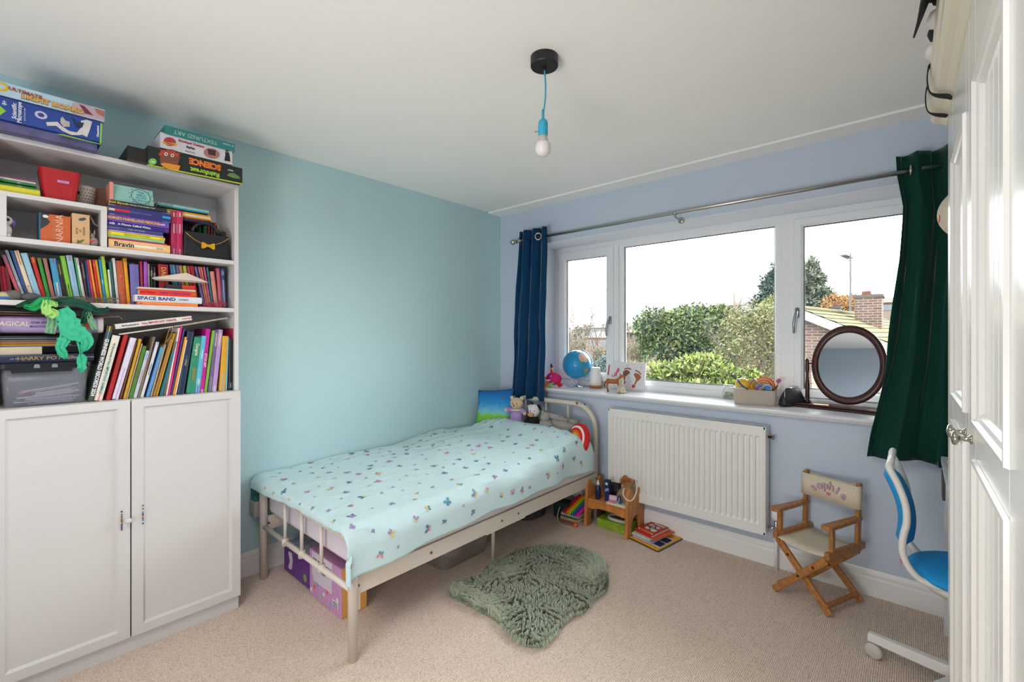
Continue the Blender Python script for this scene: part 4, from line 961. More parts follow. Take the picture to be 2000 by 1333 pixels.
for i, s in enumerate(('BOOK', 'OF', 'DREAMS')): text(s, Mt @ Matrix.Translation((-w_ * 0.22 + i * w_ * 0.2, hK * 0.45, 0.0005)) @ Matrix.Rotation(PI / 2, 4, 'Z'), 0.009, paint('7c5c3c'), kb)
# little desk lamp arm and grey bird toy
b = MB(); b.tube([at(174, 418, 'x', 0.22), at(184, 438, 'x', 0.22), at(197, 446, 'x', 0.22)], 0.004, 8); b.clean()
obj('bent_tube', b, M('grey_plastic', 'a09a96', 0.5), label='bent grey plastic arm leaning under the riser', cat='toy', smooth=True)
p = at(182, 470, 'x', 0.26)
tb = thing('toy_bird', 'small grey toy bird with red wing under the riser', 'toy', (p.x, p.y, SH1))
b = MB(); b.ell((p.x, p.y, SH1 + 0.02), (0.014, 0.017, 0.02), 12, 8); b.ell((p.x, p.y - 0.004, SH1 + 0.045), 0.010, 10, 8); b.ell((p.x, p.y + 0.004, SH1 + 0.058), (0.003, 0.003, 0.012), 6, 6); b.ell((p.x, p.y - 0.010, SH1 + 0.056), (0.003, 0.003, 0.010), 6, 6); obj('body', b, M('grey_felt', '9a928e', 0.8), tb, world=True, smooth=True)
b = MB(); b.ell((0, 0, 0), (0.003, 0.014, 0.004), 8, 6); b.bm.transform(Matrix.Translation((p.x + 0.014, p.y - 0.008, SH1 + 0.02)) @ Matrix.Rotation(0.4, 4, 'X')); obj('wing', b, paint('e04430'), tb, world=True)
b = MB()
for dy in (-0.005, 0.004): b.ell((p.x + 0.009, p.y - 0.004 + dy, SH1 + 0.048), 0.0018, 6, 4)
obj('eye', b, paint('101010'), tb, world=True)
# white plush with purple ears at the left edge
p = at(7, 455, 'x', 0.27); tp_ = thing('plush_toy', 'small white glittery plush dog with purple ears under the riser', 'toy', (p.x, p.y, SH1))
wf = M('white_fluff', 'cfc6c6', 0.9, bump=0.5, bscale=300)
b = MB(); b.ell((p.x, p.y, SH1 + 0.025), (0.02, 0.022, 0.026), 14, 10); b.ell((p.x, p.y, SH1 + 0.062), (0.022, 0.024, 0.020), 14, 10); b.ell((p.x + 0.018, p.y + 0.012, SH1 + 0.006), (0.010, 0.008, 0.006), 8, 6); b.ell((p.x + 0.018, p.y - 0.012, SH1 + 0.006), (0.010, 0.008, 0.006), 8, 6)
obj('body', b, wf, tp_, world=True, smooth=True)
b = MB()
for s_ in (-1, 1): b.ell((p.x, p.y + s_ * 0.026, SH1 + 0.056), (0.006, 0.006, 0.014), 8, 6)
obj('ear', b, paint('5a3c7c'), tp_, world=True, smooth=True)
for s_ in (-1, 1):
    b = MB(); b.ell((p.x + 0.020, p.y + s_ * 0.010, SH1 + 0.063), (0.004, 0.006, 0.006), 8, 6); obj('eye', b, M('dark_glass_eye', '1c1226', 0.1), tp_, world=True, smooth=True)

# ---- in front of the packed upper row
Gs = 'stones in front of the upper book row'
for (px, py, rx, rz_, c, lab, nm) in ((24, 578, 0.026, 0.019, '6c6660', 'pale grey pebble in front of the leaning maroon books', 'pebble'), (60, 580, 0.03, 0.016, '55565a', 'dark grey pebble in front of the pale blue book', 'pebble')):
    p = at(px, py, 'x', 0.27); b = MB(); b.ell((0.27, p.y, SH2 + rz_ * 0.93), (0.022, rx, rz_), 16, 10, wob=0.25, seed=px); obj(nm, b, M('stone_' + c, c, 0.8, var=0.15, vscale=80), label=lab, cat='stone', group=Gs, smooth=True)
p = at(6, 577, 'x', 0.275); pb2 = thing('painted_stone', 'round stone painted cream with a blue band at the shelf end', 'stone', (0.275, p.y, SH2))
b = MB(); b.ell((0.275, p.y, SH2 + 0.0145), (0.018, 0.022, 0.0155), 16, 12); obj('body', b, paint('b8b088'), pb2, world=True, smooth=True)
b = MB(); b.lathe([(0.0182, 0.004), (0.0188, 0.009), (0.0186, 0.012)], c=(0, 0, SH2 - 0.001), n=20, caps=False); b.bm.transform(Matrix.Translation((0.275, p.y, 0)) @ Matrix.Diagonal((1, 1.22, 1, 1)))
obj('blue_band', b, paint('2a6ab0'), pb2, world=True, smooth=True)
# woven straw boat / driftwood and dried grasses
b = MB(); pa, pb3 = at(74, 584, 'x', 0.278), at(158, 590, 'x', 0.278)
for k in range(14):
    z0_ = SH2 + 0.004 + 0.010 * (k % 3) / 3; o_ = 0.006 * (k % 4)
    b.tube([(0.262 + o_, pa.y + 0.01 * (k % 3), z0_), (0.266 + o_, (pa.y + pb3.y) / 2, z0_ + 0.006 + 0.002 * (k % 5)), (0.262 + o_, pb3.y + 0.012 * (k % 4), z0_ + 0.001 * k * 0.5)], 0.0028, 5)
obj('straw_bundle', b, M('dry_straw', '8a7262', 0.9, var=0.3, vscale=60), label='bundle of dry brown straw lying along the shelf front', cat='straw')
b = MB(); rnd = random.Random(3); pa = at(150, 592, 'x', 0.28); pc = at(225, 592, 'x', 0.28)
for k in range(60):
    y = rnd.uniform(pa.y, pc.y); a = rnd.uniform(-0.5, 0.5); l_ = rnd.uniform(0.012, 0.035); z_ = SH2 + rnd.uniform(0.002, 0.022)
    b.tube([(0.285 - rnd.random() * 0.03, y - l_, z_), (0.29 - rnd.random() * 0.03, y, z_ + 0.004), (0.285 - rnd.random() * 0.03, y + l_, max(SH2 + 0.0015, z_ + a * 0.02))], 0.0009, 3)
obj('dried_grass', b, M('dried_grass', '7c7264', 0.9), label='tangle of thin dried grass on the shelf beside the straw', cat='grass', kind='stuff')
# the small pile with the paper plane
z = SH2; pile = 'in the short pile in front of the upper row'; G1 = 'books piled in front of the upper row'
flat(0, 268.5, 386, SH2 + 0.0004, 0.0135, 0.085, 'f4813a', 0.312 - 0.02, 'thin neon orange book', pile, [(0.0, 0.97, 'f58a44')], txt=[('xx', 0.05, 0.008, '8a4a2a', 1)], group=G1)
flat(0, 263, 394, SH2 + 0.0145, 0.0285, 0.085, 'd4d8de', 0.292, 'white book with bold blue lettering', pile, None, txt=[('SPACE BAND', 0.31, 0.0205, '2c3f78', 1.12), ('TOM', 0.70, 0.008, '9a9ea6', 1), ('FLETCHER', 0.71, 0.0085, '9a9ea6', 1)], group=G1)
for o in (bpy.data.objects[-1],): pass
flat(0, 272, 383, SH2 + 0.0437, 0.025, 0.08, 'e6361a', 0.288, 'red-orange book with violet lettering', pile, [(0.92, 1, '4a8c3c')], txt=[('Enid Blyton', 0.14, 0.011, 'a01c14', 1), ('FAMILY COMPANIONS', 0.6, 0.012, 'a83088', 0.95)], group=G1)
flat(0, 269, 382, SH2 + 0.0692, 0.008, 0.08, 'c9c6c0', 0.289, 'thin grey-white paperback', pile, group=G1)
# pale folded paper bird on top
zp_ = SH2 + 0.0775; A_, B_, C_, D_, E_ = at(296, 544, 'x', 0.275), at(364, 533, 'x', 0.275), at(407, 552, 'x', 0.275), at(364, 547, 'x', 0.29), at(300, 541, 'x', 0.24)
b = MB(); b.face([A_, D_, B_], 0); b.face([D_, C_, B_], 0); b.face([A_, B_, E_], 0); b.face([B_, C_, Vector((0.23, C_.y, C_.z + 0.01)), E_], 0); b.face([A_, A_ + Vector((-0.02, 0.02, -0.006)), D_ + Vector((-0.02, 0, -0.008)), D_], 0); b.face([D_, D_ + Vector((-0.02, 0, -0.008)), C_ + Vector((-0.02, -0.02, -0.004)), C_], 0)
o = obj('paper_bird', b, M('cream_paper', 'd9cabb', 0.8), label='folded cream paper bird resting on the short book pile', cat='origami'); m = o.modifiers.new('t', 'SOLIDIFY'); m.thickness = 0.0012
b = MB(); b.box(0.24, 0.262, at(322, 560, 'x', 0.25).y, at(353, 560, 'x', 0.25).y, zp_, zp_ + 0.020); obj('gadget_box', b, paint('2a2b30'), label='small black box under the folded paper bird', cat='box')
b = MB(); b.box(0.24, 0.262, at(354, 560, 'x', 0.25).y, at(379, 560, 'x', 0.25).y, zp_, zp_ + 0.021); gb = obj('gadget_box', b, paint('d83a1c'), label='small orange-red box beside the black one under the paper bird', cat='box')
# pink crochet net bag
b = MB(); rnd = random.Random(8); pa, pc = at(394, 595, 'x', 0.29), at(438, 597, 'x', 0.29)
for k in range(26):
    cy_ = rnd.uniform(pa.y, pc.y); cz = SH2 + rnd.uniform(0.006, 0.02) * (0.5 + (cy_ - pa.y) / (pc.y - pa.y)); r_ = rnd.uniform(0.008, 0.016)
    b.tube([(0.278 + 0.004 * math.sin(a * 2), min(cy_ + r_ * math.cos(a), YI - 0.002), max(SH2 + 0.0015, cz + r_ * 0.6 * math.sin(a))) for a in [2 * PI * j / 10 for j in range(10)]], 0.0013, 4, closed=True)
obj('yarn_tangle', b, paint('a83a54'), label='tangle of dark pink yarn in the right corner of the shelf', cat='yarn')

# ---- green crepe paper flower hanging over the shelf edge
def crepe(b, path, widths, mi, seed, nrm=(1, 0, 0)):
    pts = smooth_path(path, 5); rows = []; n = len(pts)
    for i, p in enumerate(pts):
        t = i / (n - 1); k = t * (len(widths) - 1); j = int(min(k, len(widths) - 2)); w = widths[j] + (widths[j + 1] - widths[j]) * (k - j)
        d = (pts[min(i + 1, n - 1)] - pts[max(i - 1, 0)]).normalized(); sd = d.cross(Vector(nrm)).normalized()
        w *= 1 + 0.25 * noise.noise(Vector((i * 0.9, seed, 0)))
        rows.append([p + sd * w * u + Vector((0.009 * noise.noise(Vector((i * 0.5, u * 3.5, seed))) + 0.0035 * math.cos(u * 7 + i * 0.3), 0, 0.003 * noise.noise(Vector((i, u * 5, seed))))) for u in [k2 / 5 - 1 for k2 in range(11)]])
    b.grid(rows, mi=mi)
XC = 0.318
fl = thing('paper_flower', 'green crepe paper flower with trailing petals hanging over the shelf', 'paper decoration', (0.3, at(110, 600, 'x', XC).y, SH2))
cd_, cm_, cl_, cy = M('crepe_dark_green', '0b4a3a', 0.8), M('crepe_mid_green', '0f9a55', 0.75), M('crepe_jade', '39b990', 0.75), M('crepe_lime', 'a5d67a', 0.75)
ap = lambda x, y, dx=0.0: at(x, y, 'x', XC + dx)
def crepe_obj(nm, mat, *strips):
    b = MB()
    for (p, w, s_) in strips: crepe(b, p, w, 0, s_)
    o = obj(nm, b, mat, fl, world=True, smooth=True); m = o.modifiers.new('t', 'SOLIDIFY'); m.thickness = 0.0008; return o
crepe_obj('petal', cd_, ([ap(30, 599), ap(60, 592), ap(90, 590, 0.004), ap(112, 592)], [0.004, 0.012, 0.016, 0.012], 1))
crepe_obj('petal', cd_, ([ap(108, 590), ap(140, 590, 0.004), ap(170, 598, 0.004), ap(196, 609), ap(213, 602)], [0.014, 0.018, 0.016, 0.010, 0.007], 2))
crepe_obj('petal', cm_, ([ap(46, 598, 0.006), ap(66, 600, 0.01), ap(88, 589, 0.014), ap(98, 583, 0.012)], [0.006, 0.016, 0.020, 0.008], 3))
crepe_obj('petal', cy, ([ap(92, 586, 0.014), ap(90, 605, 0.02), ap(102, 614, 0.018), ap(98, 622, 0.016)], [0.010, 0.015, 0.020, 0.006], 4))
crepe_obj('petal', cy, ([ap(95, 588, 0.014), ap(106, 595, 0.018), ap(112, 600, 0.016)], [0.006, 0.010, 0.003], 5))
crepe_obj('petal', cl_, ([ap(118, 604, 0.010), ap(132, 625, 0.016), ap(140, 645, 0.016), ap(158, 655, 0.014), ap(170, 668, 0.012), ap(160, 686, 0.010)], [0.022, 0.030, 0.034, 0.030, 0.020, 0.008], 6), ([ap(162, 670, 0.010), ap(158, 690, 0.010), ap(160, 700, 0.010), ap(160, 718, 0.010), ap(159, 730, 0.010)], [0.020, 0.004, 0.016, 0.013, 0.001], 7))
crepe_obj('petal', cl_, ([ap(134, 640, 0.010), ap(124, 665, 0.010), ap(118, 680, 0.010), ap(124, 692, 0.010), ap(128, 702, 0.008)], [0.012, 0.018, 0.014, 0.014, 0.002], 8))
crepe_obj('stem_strip', M('crepe_sage', '76a884', 0.8), ([ap(104, 612, 0.002), ap(101, 632, 0.002), ap(97, 652, 0.002)], [0.014, 0.015, 0.015], 9))
crepe_obj('stem_strip', M('crepe_sage', '76a884', 0.8), ([ap(172, 610), ap(178, 628), ap(186, 645)], [0.006, 0.011, 0.010], 10))
crepe_obj('stem_strip', cd_, ([ap(176, 600), ap(168, 615), ap(160, 632)], [0.012, 0.012, 0.010], 11))

# ---- bottom row, left part: clear box with lid, things stacked on it
XB = 0.29
yR_ = at(176, 760, 'x', XB).y; yL_ = YLI + 0.003
zl = at(100, 718, 'x', XB).z; zt2 = at(100, 704, 'x', XB).z
cb = thing('storage_box', 'clear plastic storage box of papers with a black lid', 'storage box', (0.17, (yR_ + yL_) / 2, SHB))
clr = M('clear_box_plastic', 'c6ccda', 0.12, alpha=0.2, spec=0.5)
b = MB(); x0_, x1_ = 0.05, XB; rows = []
def rr2(i, z_): return [(x, y, z_) for y, x in rrect(yL_ + i, yR_ - i, x0_ + i, x1_ - i, 0.02)]
rows = [rr2(0.010, SHB + 0.001), rr2(0.004, zl), rr2(0.0065, zl), rr2(0.0125, SHB + 0.004)]
vs = b.grid(rows, closed_u=True); b.bm.faces.new(list(reversed(vs[0]))); b.bm.faces.new(vs[-1]); obj('body', b.clean(), clr, cb, world=True, smooth=True)
blk2 = M('black_lid_plastic', '121317', 0.35)
b = MB(); rows = [rr2(-0.004, zl - 0.004), rr2(-0.006, zl), rr2(-0.006, zl + 0.018), rr2(-0.002, zl + 0.021), rr2(0.004, zl + 0.021)]
vs = b.grid(rows, closed_u=True); b.bm.faces.new(vs[-1]); b.box(x1_ - 0.004, x1_ + 0.010, yL_ + 0.03, (yL_ + yR_) / 2 + 0.07, zl - 0.016, zl + 0.004)
ld = obj('lid', b, blk2, cb, world=True)
for px in (72, 107):
    p = at(px, 709, 'x', XB + 0.007); b = MB(); b.prism([(-0.008, -0.007), (0.008, -0.007), (0.008, 0.002), (0.005, 0.007), (-0.005, 0.007), (-0.008, 0.002)], frame((XB + 0.0105, p.y, zl + 0.007), (0, 1, 0), (0, 0, 1)), 0, 0.001); obj('lid_tab', b, paint('7a8290'), ld, world=True)
rnd = random.Random(5)
for i in range(15):
    z0_ = SHB + 0.008 + i * 0.0042; c = ('a9a4b8', '9a98b0', 'c4bccb', '8a869c', 'b4b0c0')[i % 5]
    ya_, yb_ = yL_ + 0.035 + rnd.random() * 0.06, yR_ - 0.025 - rnd.random() * 0.03
    M4 = Matrix.Translation((0, (ya_ + yb_) / 2, z0_)) @ Matrix.Rotation(0.010 * i if i > 6 else 0.003 * i, 4, 'X')
    h_ = (yb_ - ya_) / 2
    obj('paper_sheaf', MB().box(x0_ + 0.03, x1_ - 0.014 - rnd.random() * 0.01, -h_, h_, 0, 0.0022, 0, M4), paint('d8487c' if i == 12 else c), label=('pink card' if i == 12 else 'paper sheaf') + f' in the clear storage box, {["first", "second", "third", "fourth", "fifth", "sixth", "seventh", "eighth", "ninth", "tenth", "eleventh", "twelfth", "thirteenth", "fourteenth", "top"][i]} from bottom', cat='paper', group='papers in the clear storage box')
zz = zl + 0.0216
flat(0, -20, 183, zz, 0.029, 0.22, '141f40', 0.29, 'dark navy hardback with gold lettering', 'lying on the black lid of the storage box', [(0.5, 1, '1a2a5c')], txt=[('J.K. ROWLING', 0.27, 0.008, '8a90a8', 1), ('HARRY POTTER', 0.52, 0.019, '9a8446', 1.15), ('ILLUSTRATED EDITION', 0.85, 0.009, 'a8a8b8', 0.9)])
zz += 0.0295
flat(0, -20, 82, zz, 0.029, 0.16, 'bdb29c', 0.285, 'cream paperback lying fore-edge outward', 'on the navy hardback')
zz += 0.0295
G1 = 'magazines above the storage box'
for (th, c, cn, p1) in ((0.004, '7a78a0', 'thin mauve magazine', 150), (0.004, 'd8b030', 'thin yellow magazine', 140), (0.012, '8a5a34', 'brown fore-edged book', 138), (0.005, '7a7c70', 'grey-green magazine', 136), (0.005, '3c3c40', 'dark grey magazine', 140), (0.004, '8c98a0', 'pale blue magazine', 120), (0.007, '1c1a20', 'black scrapbook', 150)):
    flat(0, -20, p1, zz + 0.0003, th - 0.0005, 0.2, c, 0.28, cn, 'in the flat stack above the storage box', group=G1); zz += th
# round-ended craft kit box
gy0, gy1 = at(-20, 635, 'x', 0.285).y, at(203, 635, 'x', 0.285).y
zg = max(zz + 0.001, at(100, 651, 'x', 0.285).z); hg = at(100, 618, 'x', 0.285).z - zg
gk = thing('craft_kit_tube', 'mauve craft kit tube with a white end cap on the flat stack', 'craft kit', (0.2, (gy0 + gy1) / 2, zg))
b = MB(); prof = rrect(0.10, 0.285, 0, hg, hg * 0.3, 6)
b.grid([[(x, y, zg + z_) for x, z_ in prof] for y in (gy0, gy1 - 0.018)], closed_u=True); obj('sleeve', b, M('mauve_print', '9a86ae', 0.45, var=0.2, vscale=9), gk, world=True, smooth=False)
b = MB(); rows = [[(0.1925 + (x - 0.1925) * s_, y, zg + hg / 2 + (z_ - hg / 2) * s_) for x, z_ in prof] for y, s_ in ((gy1 - 0.018, 1), (gy1 - 0.006, 1.0), (gy1, 0.93), (gy1 + 0.001, 0.3))]; vs = b.grid(rows, closed_u=True); b.bm.faces.new(vs[-1]); obj('end_cap', b, paint('cfc6ca'), gk, world=True, smooth=True)
fr = frame((0.2862, 0, 0), (0, 1, 0), (0, 0, 1))
def gt(s, px, dz, size, c, sq=1.0): text(s, frame((0.2858, at(px, 635, 'x', 0.285).y, zg + hg / 2 + dz), (0, 1, 0), (0, 0, 1)), size, paint(c), gk, bold=0.02, squash=sq)
gt('MAGICAL', 22, 0.001, 0.023, 'd8cdb4', 0.95); gt('GEM JEWELLERY', 92, 0.007, 0.0115, '5c5082', 1.05); gt('MAKING KIT', 82, -0.008, 0.0115, '5c5082', 1.0)
p = at(172, 637, 'x', 0.2865); b = MB(); b.prism(circ(0.012, 14), frame((0.2855, p.y, zg + hg * 0.45), (0, 1, 0), (0, 0, 1)), 0, 0.001); obj('printed_badge', b, paint('d8683c'), gk, world=True)
# loose thin sheets above the kit, under the shelf
for i, (p1, c, t_) in enumerate(((176, '6c5044', 0.003), (232, '8a5a3c', 0.002), (60, 'a89890', 0.003))):
    flat(0, -20, p1, zg + hg + 0.002 + i * 0.0045, t_, 0.2, c, 0.295 - i * 0.01, ('brown card folder', 'longest rusty card sheet', 'short pale card sheet')[i], 'lying on top of the mauve craft kit', name='card_sheet', cat='card')
# wire bent out of the pile
b = MB(); b.tube([at(190, 620, 'x', 0.28), at(234, 619, 'x', 0.28), at(239, 625, 'x', 0.28)], 0.0009, 5); obj('wire', b, paint('a8a4a0'), label='thin bent white wire sticking out beside the craft kit', cat='wire')
# slanted books resting across the row
def slanted(pa, pb_, th, depth, xs, col, lab, bands=None, txt=None, name='book', cat='book'):
    A = at(*pa, 'x', xs); Bq = at(*pb_, 'x', xs); L = (Bq - A).length; d = (Bq - A).normalized(); up = Vector((0, -d.z, d.y))
    Mt = Matrix((d, Vector((-1, 0, 0)), up)).transposed().to_4x4(); Mt.translation = A
    mats = [paint(col), pagem] + [paint(c) for (_, _, c) in (bands or [])]
    b = book_mesh(L, depth, th, col, [(u0, u1, 2 + i) for i, (u0, u1, _) in enumerate(bands or [])]); b.bm.transform(Mt)
    o = obj(name, b, mats, label=lab, cat=cat)
    for (s, u, size, c2, sq) in (txt or []): text(s, Mt @ frame((L * u, -0.0037, th / 2), (1, 0, 0), (0, 0, 1)), size, paint(c2), o, bold=0.02, squash=sq)
slanted((226, 643.5), (375, 626), 0.021, 0.17, 0.285, 'dad6d0', 'white encyclopedia with red lettering lying slanted over the bottom row', [(0.86, 1, 'b4706c')], [('My Encyclopedia of', 0.18, 0.008, '3a3a3a', 0.9), ('Very IMPORTANT THINGS', 0.55, 0.0115, 'c83a40', 0.92)])
slanted((233, 655), (338, 640), 0.006, 0.15, 0.283, 'cfc8c2', 'thin pale card slanted just under the white encyclopedia', name='card_sheet', cat='card')
slanted((340, 640), (444, 623), 0.007, 0.12, 0.27, 'd4cabc', 'long thin brown-edged card sloping up to the right', [(0, 1, '6c5440')], name='card_sheet', cat='card')
# carrier bag handle loop and blue bag edge above the row
b = MB(); b.tube(smooth_path([at(322, 673, 'x', 0.286), at(330, 645, 'x', 0.288), at(337, 640, 'x', 0.288), at(334, 655, 'x', 0.288), at(325, 668, 'x', 0.287)], 5), 0.0012, 5); obj('cord_loop', b, paint('a8845c'), label='thin tan cord loop hanging above the leaning books', cat='cord', smooth=True)

# ------------------------------------------------------------ game boxes on top of the bookcase
def top_box(name, lab, tl, tr, br, bl, xs, depth, col, cat='game box', zmin=ZT):
    A, B_, Cc, D_ = [at(*p, 'x', xs) for p in (tl, tr, br, bl)]
    z0_ = max(zmin, (Cc.z + D_.z) / 2); z1_ = (A.z + B_.z) / 2
    y0, y1 = (A.y + D_.y) / 2, (B_.y + Cc.y) / 2
    r = thing(name, lab, cat, (xs - depth / 2, (y0 + y1) / 2, z0_))
    bevel(obj('carton', MB().box(xs - depth, xs, y0, y1, z0_, z1_), col if not isinstance(col, str) else paint(col), r, world=True), 0.0012, 1)
    return r, y0, y1, z0_, z1_
def face_pt(r, px, py, xs): p = at(px, py, 'x', xs); return p
def face_prism(r, nm, poly, xs, col, d=0.0008, off=0.0):
    b = MB(); P = [at(x, y, 'x', xs) for x, y in poly]; fr = frame((xs + off, 0, 0), (0, 1, 0), (0, 0, 1))
    b.prism([(p.y, p.z) for p in P], fr, 0, d); obj(nm, b, paint(col), r, world=True)
def face_text(r, s, px, py, xs, size, col, rot=0, sq=1.0, off=0.0012, bold=0.03):
    p = at(px, py, 'x', xs); M4 = frame((xs + off, p.y, p.z), (0, 1, 0), (0, 0, 1)) @ Matrix.Rotation(rot, 4, 'Z'); text(s, M4, size, paint(col), r, bold=bold, squash=sq)
# right pile
r1, *_ = top_box('game_box', 'black and green science kit box, upside down, lowest of the right pile', (288, 286), (473, 327), (474, 360.5), (288, 323), 0.345, 0.26, '15211f'); X1 = 0.345; zA = _[3]
face_prism(r1, 'yellow_edge', [(288, 321), (474, 358.5), (474, 361), (288, 323.3)], X1, 'b8c832')
face_prism(r1, 'printed_badge', [(298 + 8 * math.cos(a), 316 + 6.5 * math.sin(a)) for a in [2 * PI * k / 16 for k in range(16)]], X1, '7ac050')
face_text(r1, '8+', 298, 316, X1, 0.012, 'e8f0d8', PI)
face_prism(r1, 'printed_owl_body', [(331 + 19 * math.cos(a), 311 + (19 if math.sin(a) < 0 else 21) * math.sin(a)) for a in [2 * PI * k / 22 for k in range(22)] if 311 + 21 * math.sin(a) < 330.5], X1, '7c4632')
face_prism(r1, 'printed_owl_crest', [(309, 302), (314, 296), (311, 293), (330, 294), (352, 300), (349, 305), (353, 310), (344, 305), (320, 300), (314, 306)], X1, 'b83c34', off=0.0009)
face_prism(r1, 'printed_owl_feet', [(313, 320), (320, 318), (336, 321), (352, 324), (349, 333), (336, 332), (322, 328)], X1, 'e0942c', off=0.0009)
for ex, ey in ((324, 301.5), (336.5, 304)):
    face_prism(r1, 'printed_eye', [(ex + 4.6 * math.cos(a), ey + 4.2 * math.sin(a)) for a in [2 * PI * k / 14 for k in range(14)]], X1, 'a87a60', off=0.0018)
    face_prism(r1, 'printed_eye', [(ex + 3.2 * math.cos(a), ey + 3 * math.sin(a)) for a in [2 * PI * k / 14 for k in range(14)]], X1, 'e8e8e0', off=0.0026)
    face_prism(r1, 'printed_pupil', [(ex + 1.6 * math.cos(a), ey + 1.6 * math.sin(a)) for a in [2 * PI * k / 10 for k in range(10)]], X1, '141414', off=0.0034)
face_text(r1, 'SCIENCE', 401, 321, X1, 0.036, 'e8762a', PI - 0.0, 0.88, bold=0.06)
face_text(r1, 'Rainforest', 401, 337, X1, 0.028, 'a0cc38', PI, 0.98, bold=0.04)
face_text(r1, 'GALT', 450, 333, X1, 0.010, 'd0d8c8', PI)
face_prism(r1, 'printed_turtle', [(443, 343), (448, 338), (458, 339), (467, 345), (470, 350), (460, 349), (450, 346)], X1, '6a8a50')
b = MB(); b.box(X1 - 0.25, X1 - 0.01, at(250, 314, 'x', X1).y, at(288, 314, 'x', X1).y - 0.001, ZT, ZT + 0.055); obj('open_flap', b, paint('171412'), r1, world=True)
r2, *_ = top_box('game_box', 'white fashion craft box in the middle of the right pile', (312.5, 262), (454.5, 291), (454, 321), (313.5, 290), 0.338, 0.2, 'd4cfd4', zmin=zA + 0.0005); X2 = 0.338
face_prism(r2, 'printed_logo', [(331.5 + 12 * math.cos(a), 277 + 8.5 * math.sin(a) + 1.5 * math.cos(a)) for a in [2 * PI * k / 18 for k in range(18)]], X2, 'b83048')
face_prism(r2, 'printed_logo', [(318, 276), (345, 281), (345, 286), (318, 281)], X2, 'd8a838', off=0.0009)
face_text(r2, 'Fashion', 331.5, 281, X2, 0.010, 'b83048', -0.06, 1, 0.002)
face_text(r2, "Boutique' Designs", 374, 281, X2, 0.0135, 'a8284c', -0.0, 1.0)
face_text(r2, 'Styles', 372, 289, X2, 0.014, '2c2838', 0, 1.0)
face_text(r2, 'make your own', 371, 297, X2, 0.006, '6a6a70')
face_prism(r2, 'printed_photo', [(413.5 + 16 * math.cos(a), 300 + 10 * math.sin(a) + 2.6 * math.cos(a)) for a in [2 * PI * k / 20 for k in range(20)]], X2, 'a8786c')
face_prism(r2, 'printed_photo', [(405, 291), (421, 294), (421, 305), (407, 302)], X2, '4a2a28', off=0.0009)
face_prism(r2, 'printed_figure', [(440, 297), (447, 298), (449, 306), (450, 316), (438, 314), (440, 304)], X2, '1f1d24'); face_prism(r2, 'printed_figure', [(440.5, 289), (446, 290), (447, 297), (440, 296)], X2, '6a4a3c')
zB = at(380, 277, 'x', X2).z
r3, *_ = top_box('game_box', 'teal art kit box, upside down, on top of the right pile', (321, 244.5), (461.5, 281.5), (457, 297.5), (322.5, 261), 0.345, 0.2, '2b8180', zmin=zB + 0.0003); X3 = 0.345
zC = _[3]
face_text(r3, 'TEXTURED ART', 383, 269, X3, 0.024, 'b8cfc8', PI, 0.98, bold=0.0)
face_text(r3, 'by Crayon', 446, 283.5, X3, 0.011, 'b8cfc8', PI)
b = MB(); b.box(X3 - 0.18, X3 - 0.03, at(345, 260, 'x', X3).y, at(385, 260, 'x', X3).y + 0.02, zC + 0.0005, zC + 0.0055); obj('paper_sheet', b, paint('c9c6c8'), label='white paper lying on the teal art kit box', cat='paper')
# left pile
r4, *_ = top_box('game_box', 'grey-violet photo printed box, lowest of the left pile', (-12, 231), (190, 280), (190, 299), (-12, 262), 0.345, 0.26, M('grey_violet_print', '54527c', 0.5, var=0.5, vscale=14)); z4 = _[3]
r5, *_ = top_box('game_box', 'blue microscope kit box in the left pile', (-14, 182), (200.5, 242), (198, 282), (-14, 232), 0.36, 0.27, '173f96', zmin=z4 + 0.0006); X5 = 0.36; z5 = _[3]
face_prism(r5, 'green_edge', [(196, 241), (200, 242), (198, 281), (194.5, 280)], X5, '8ac832')
face_prism(r5, 'green_flash', [(110, 262), (190, 281), (196, 283), (197, 281.5), (122, 262)], X5, '84bc20')
face_prism(r5, 'green_flash', [(-6, 202), (12, 217), (-6, 230)], X5, '8ac832')
face_prism(r5, 'printed_oval', [(80 + 12.5 * math.cos(a), 225 + 7.5 * math.sin(a) + 3 * math.cos(a)) for a in [2 * PI * k / 20 for k in range(20)]], X5, 'c0c4d8'); face_prism(r5, 'printed_oval', [(80 + 6.5 * math.cos(a), 225 + 4 * math.sin(a) + 1.5 * math.cos(a)) for a in [2 * PI * k / 16 for k in range(16)]], X5, '2a3f88', off=0.0009)
face_prism(r5, 'printed_microscope', [(90, 239), (112, 238), (120, 246), (135, 256), (150, 259), (158, 250), (158, 236), (170, 234), (180, 238), (176, 252), (170, 268), (160, 263), (158, 264), (140, 264), (122, 256), (110, 246), (92, 246)], X5, 'd4d0cc')
face_prism(r5, 'printed_microscope', [(118, 232), (122, 228), (128, 236), (136, 238), (136, 248), (124, 248), (118, 240)], X5, 'b8b4b2', off=0.0009); face_prism(r5, 'printed_microscope', [(140, 229), (144, 231), (154, 248), (150, 250)], X5, '1a2440', off=0.0018); face_prism(r5, 'printed_microscope', [(152, 240), (164, 240), (160, 250), (152, 248)], X5, '1c2a50', off=0.0018)
face_text(r5, 'Scientific', 28, 217, X5, 0.016, 'd8dcea', PI / 2, 1.0); face_text(r5, 'Microscope', 38, 220, X5, 0.016, 'd8dcea', PI / 2, 1.0); face_text(r5, '8+', 9, 201, X5, 0.015, 'd0d4e4', PI / 2); face_text(r5, 'Clementoni', 191, 257, X5, 0.0095, 'e8ecf4', PI / 2)
face_text(r5, 'ages 8 and over', 48, 224, X5, 0.0075, 'a8b0cc', PI / 2)
b5 = at(100, 213, 'x', X5).z
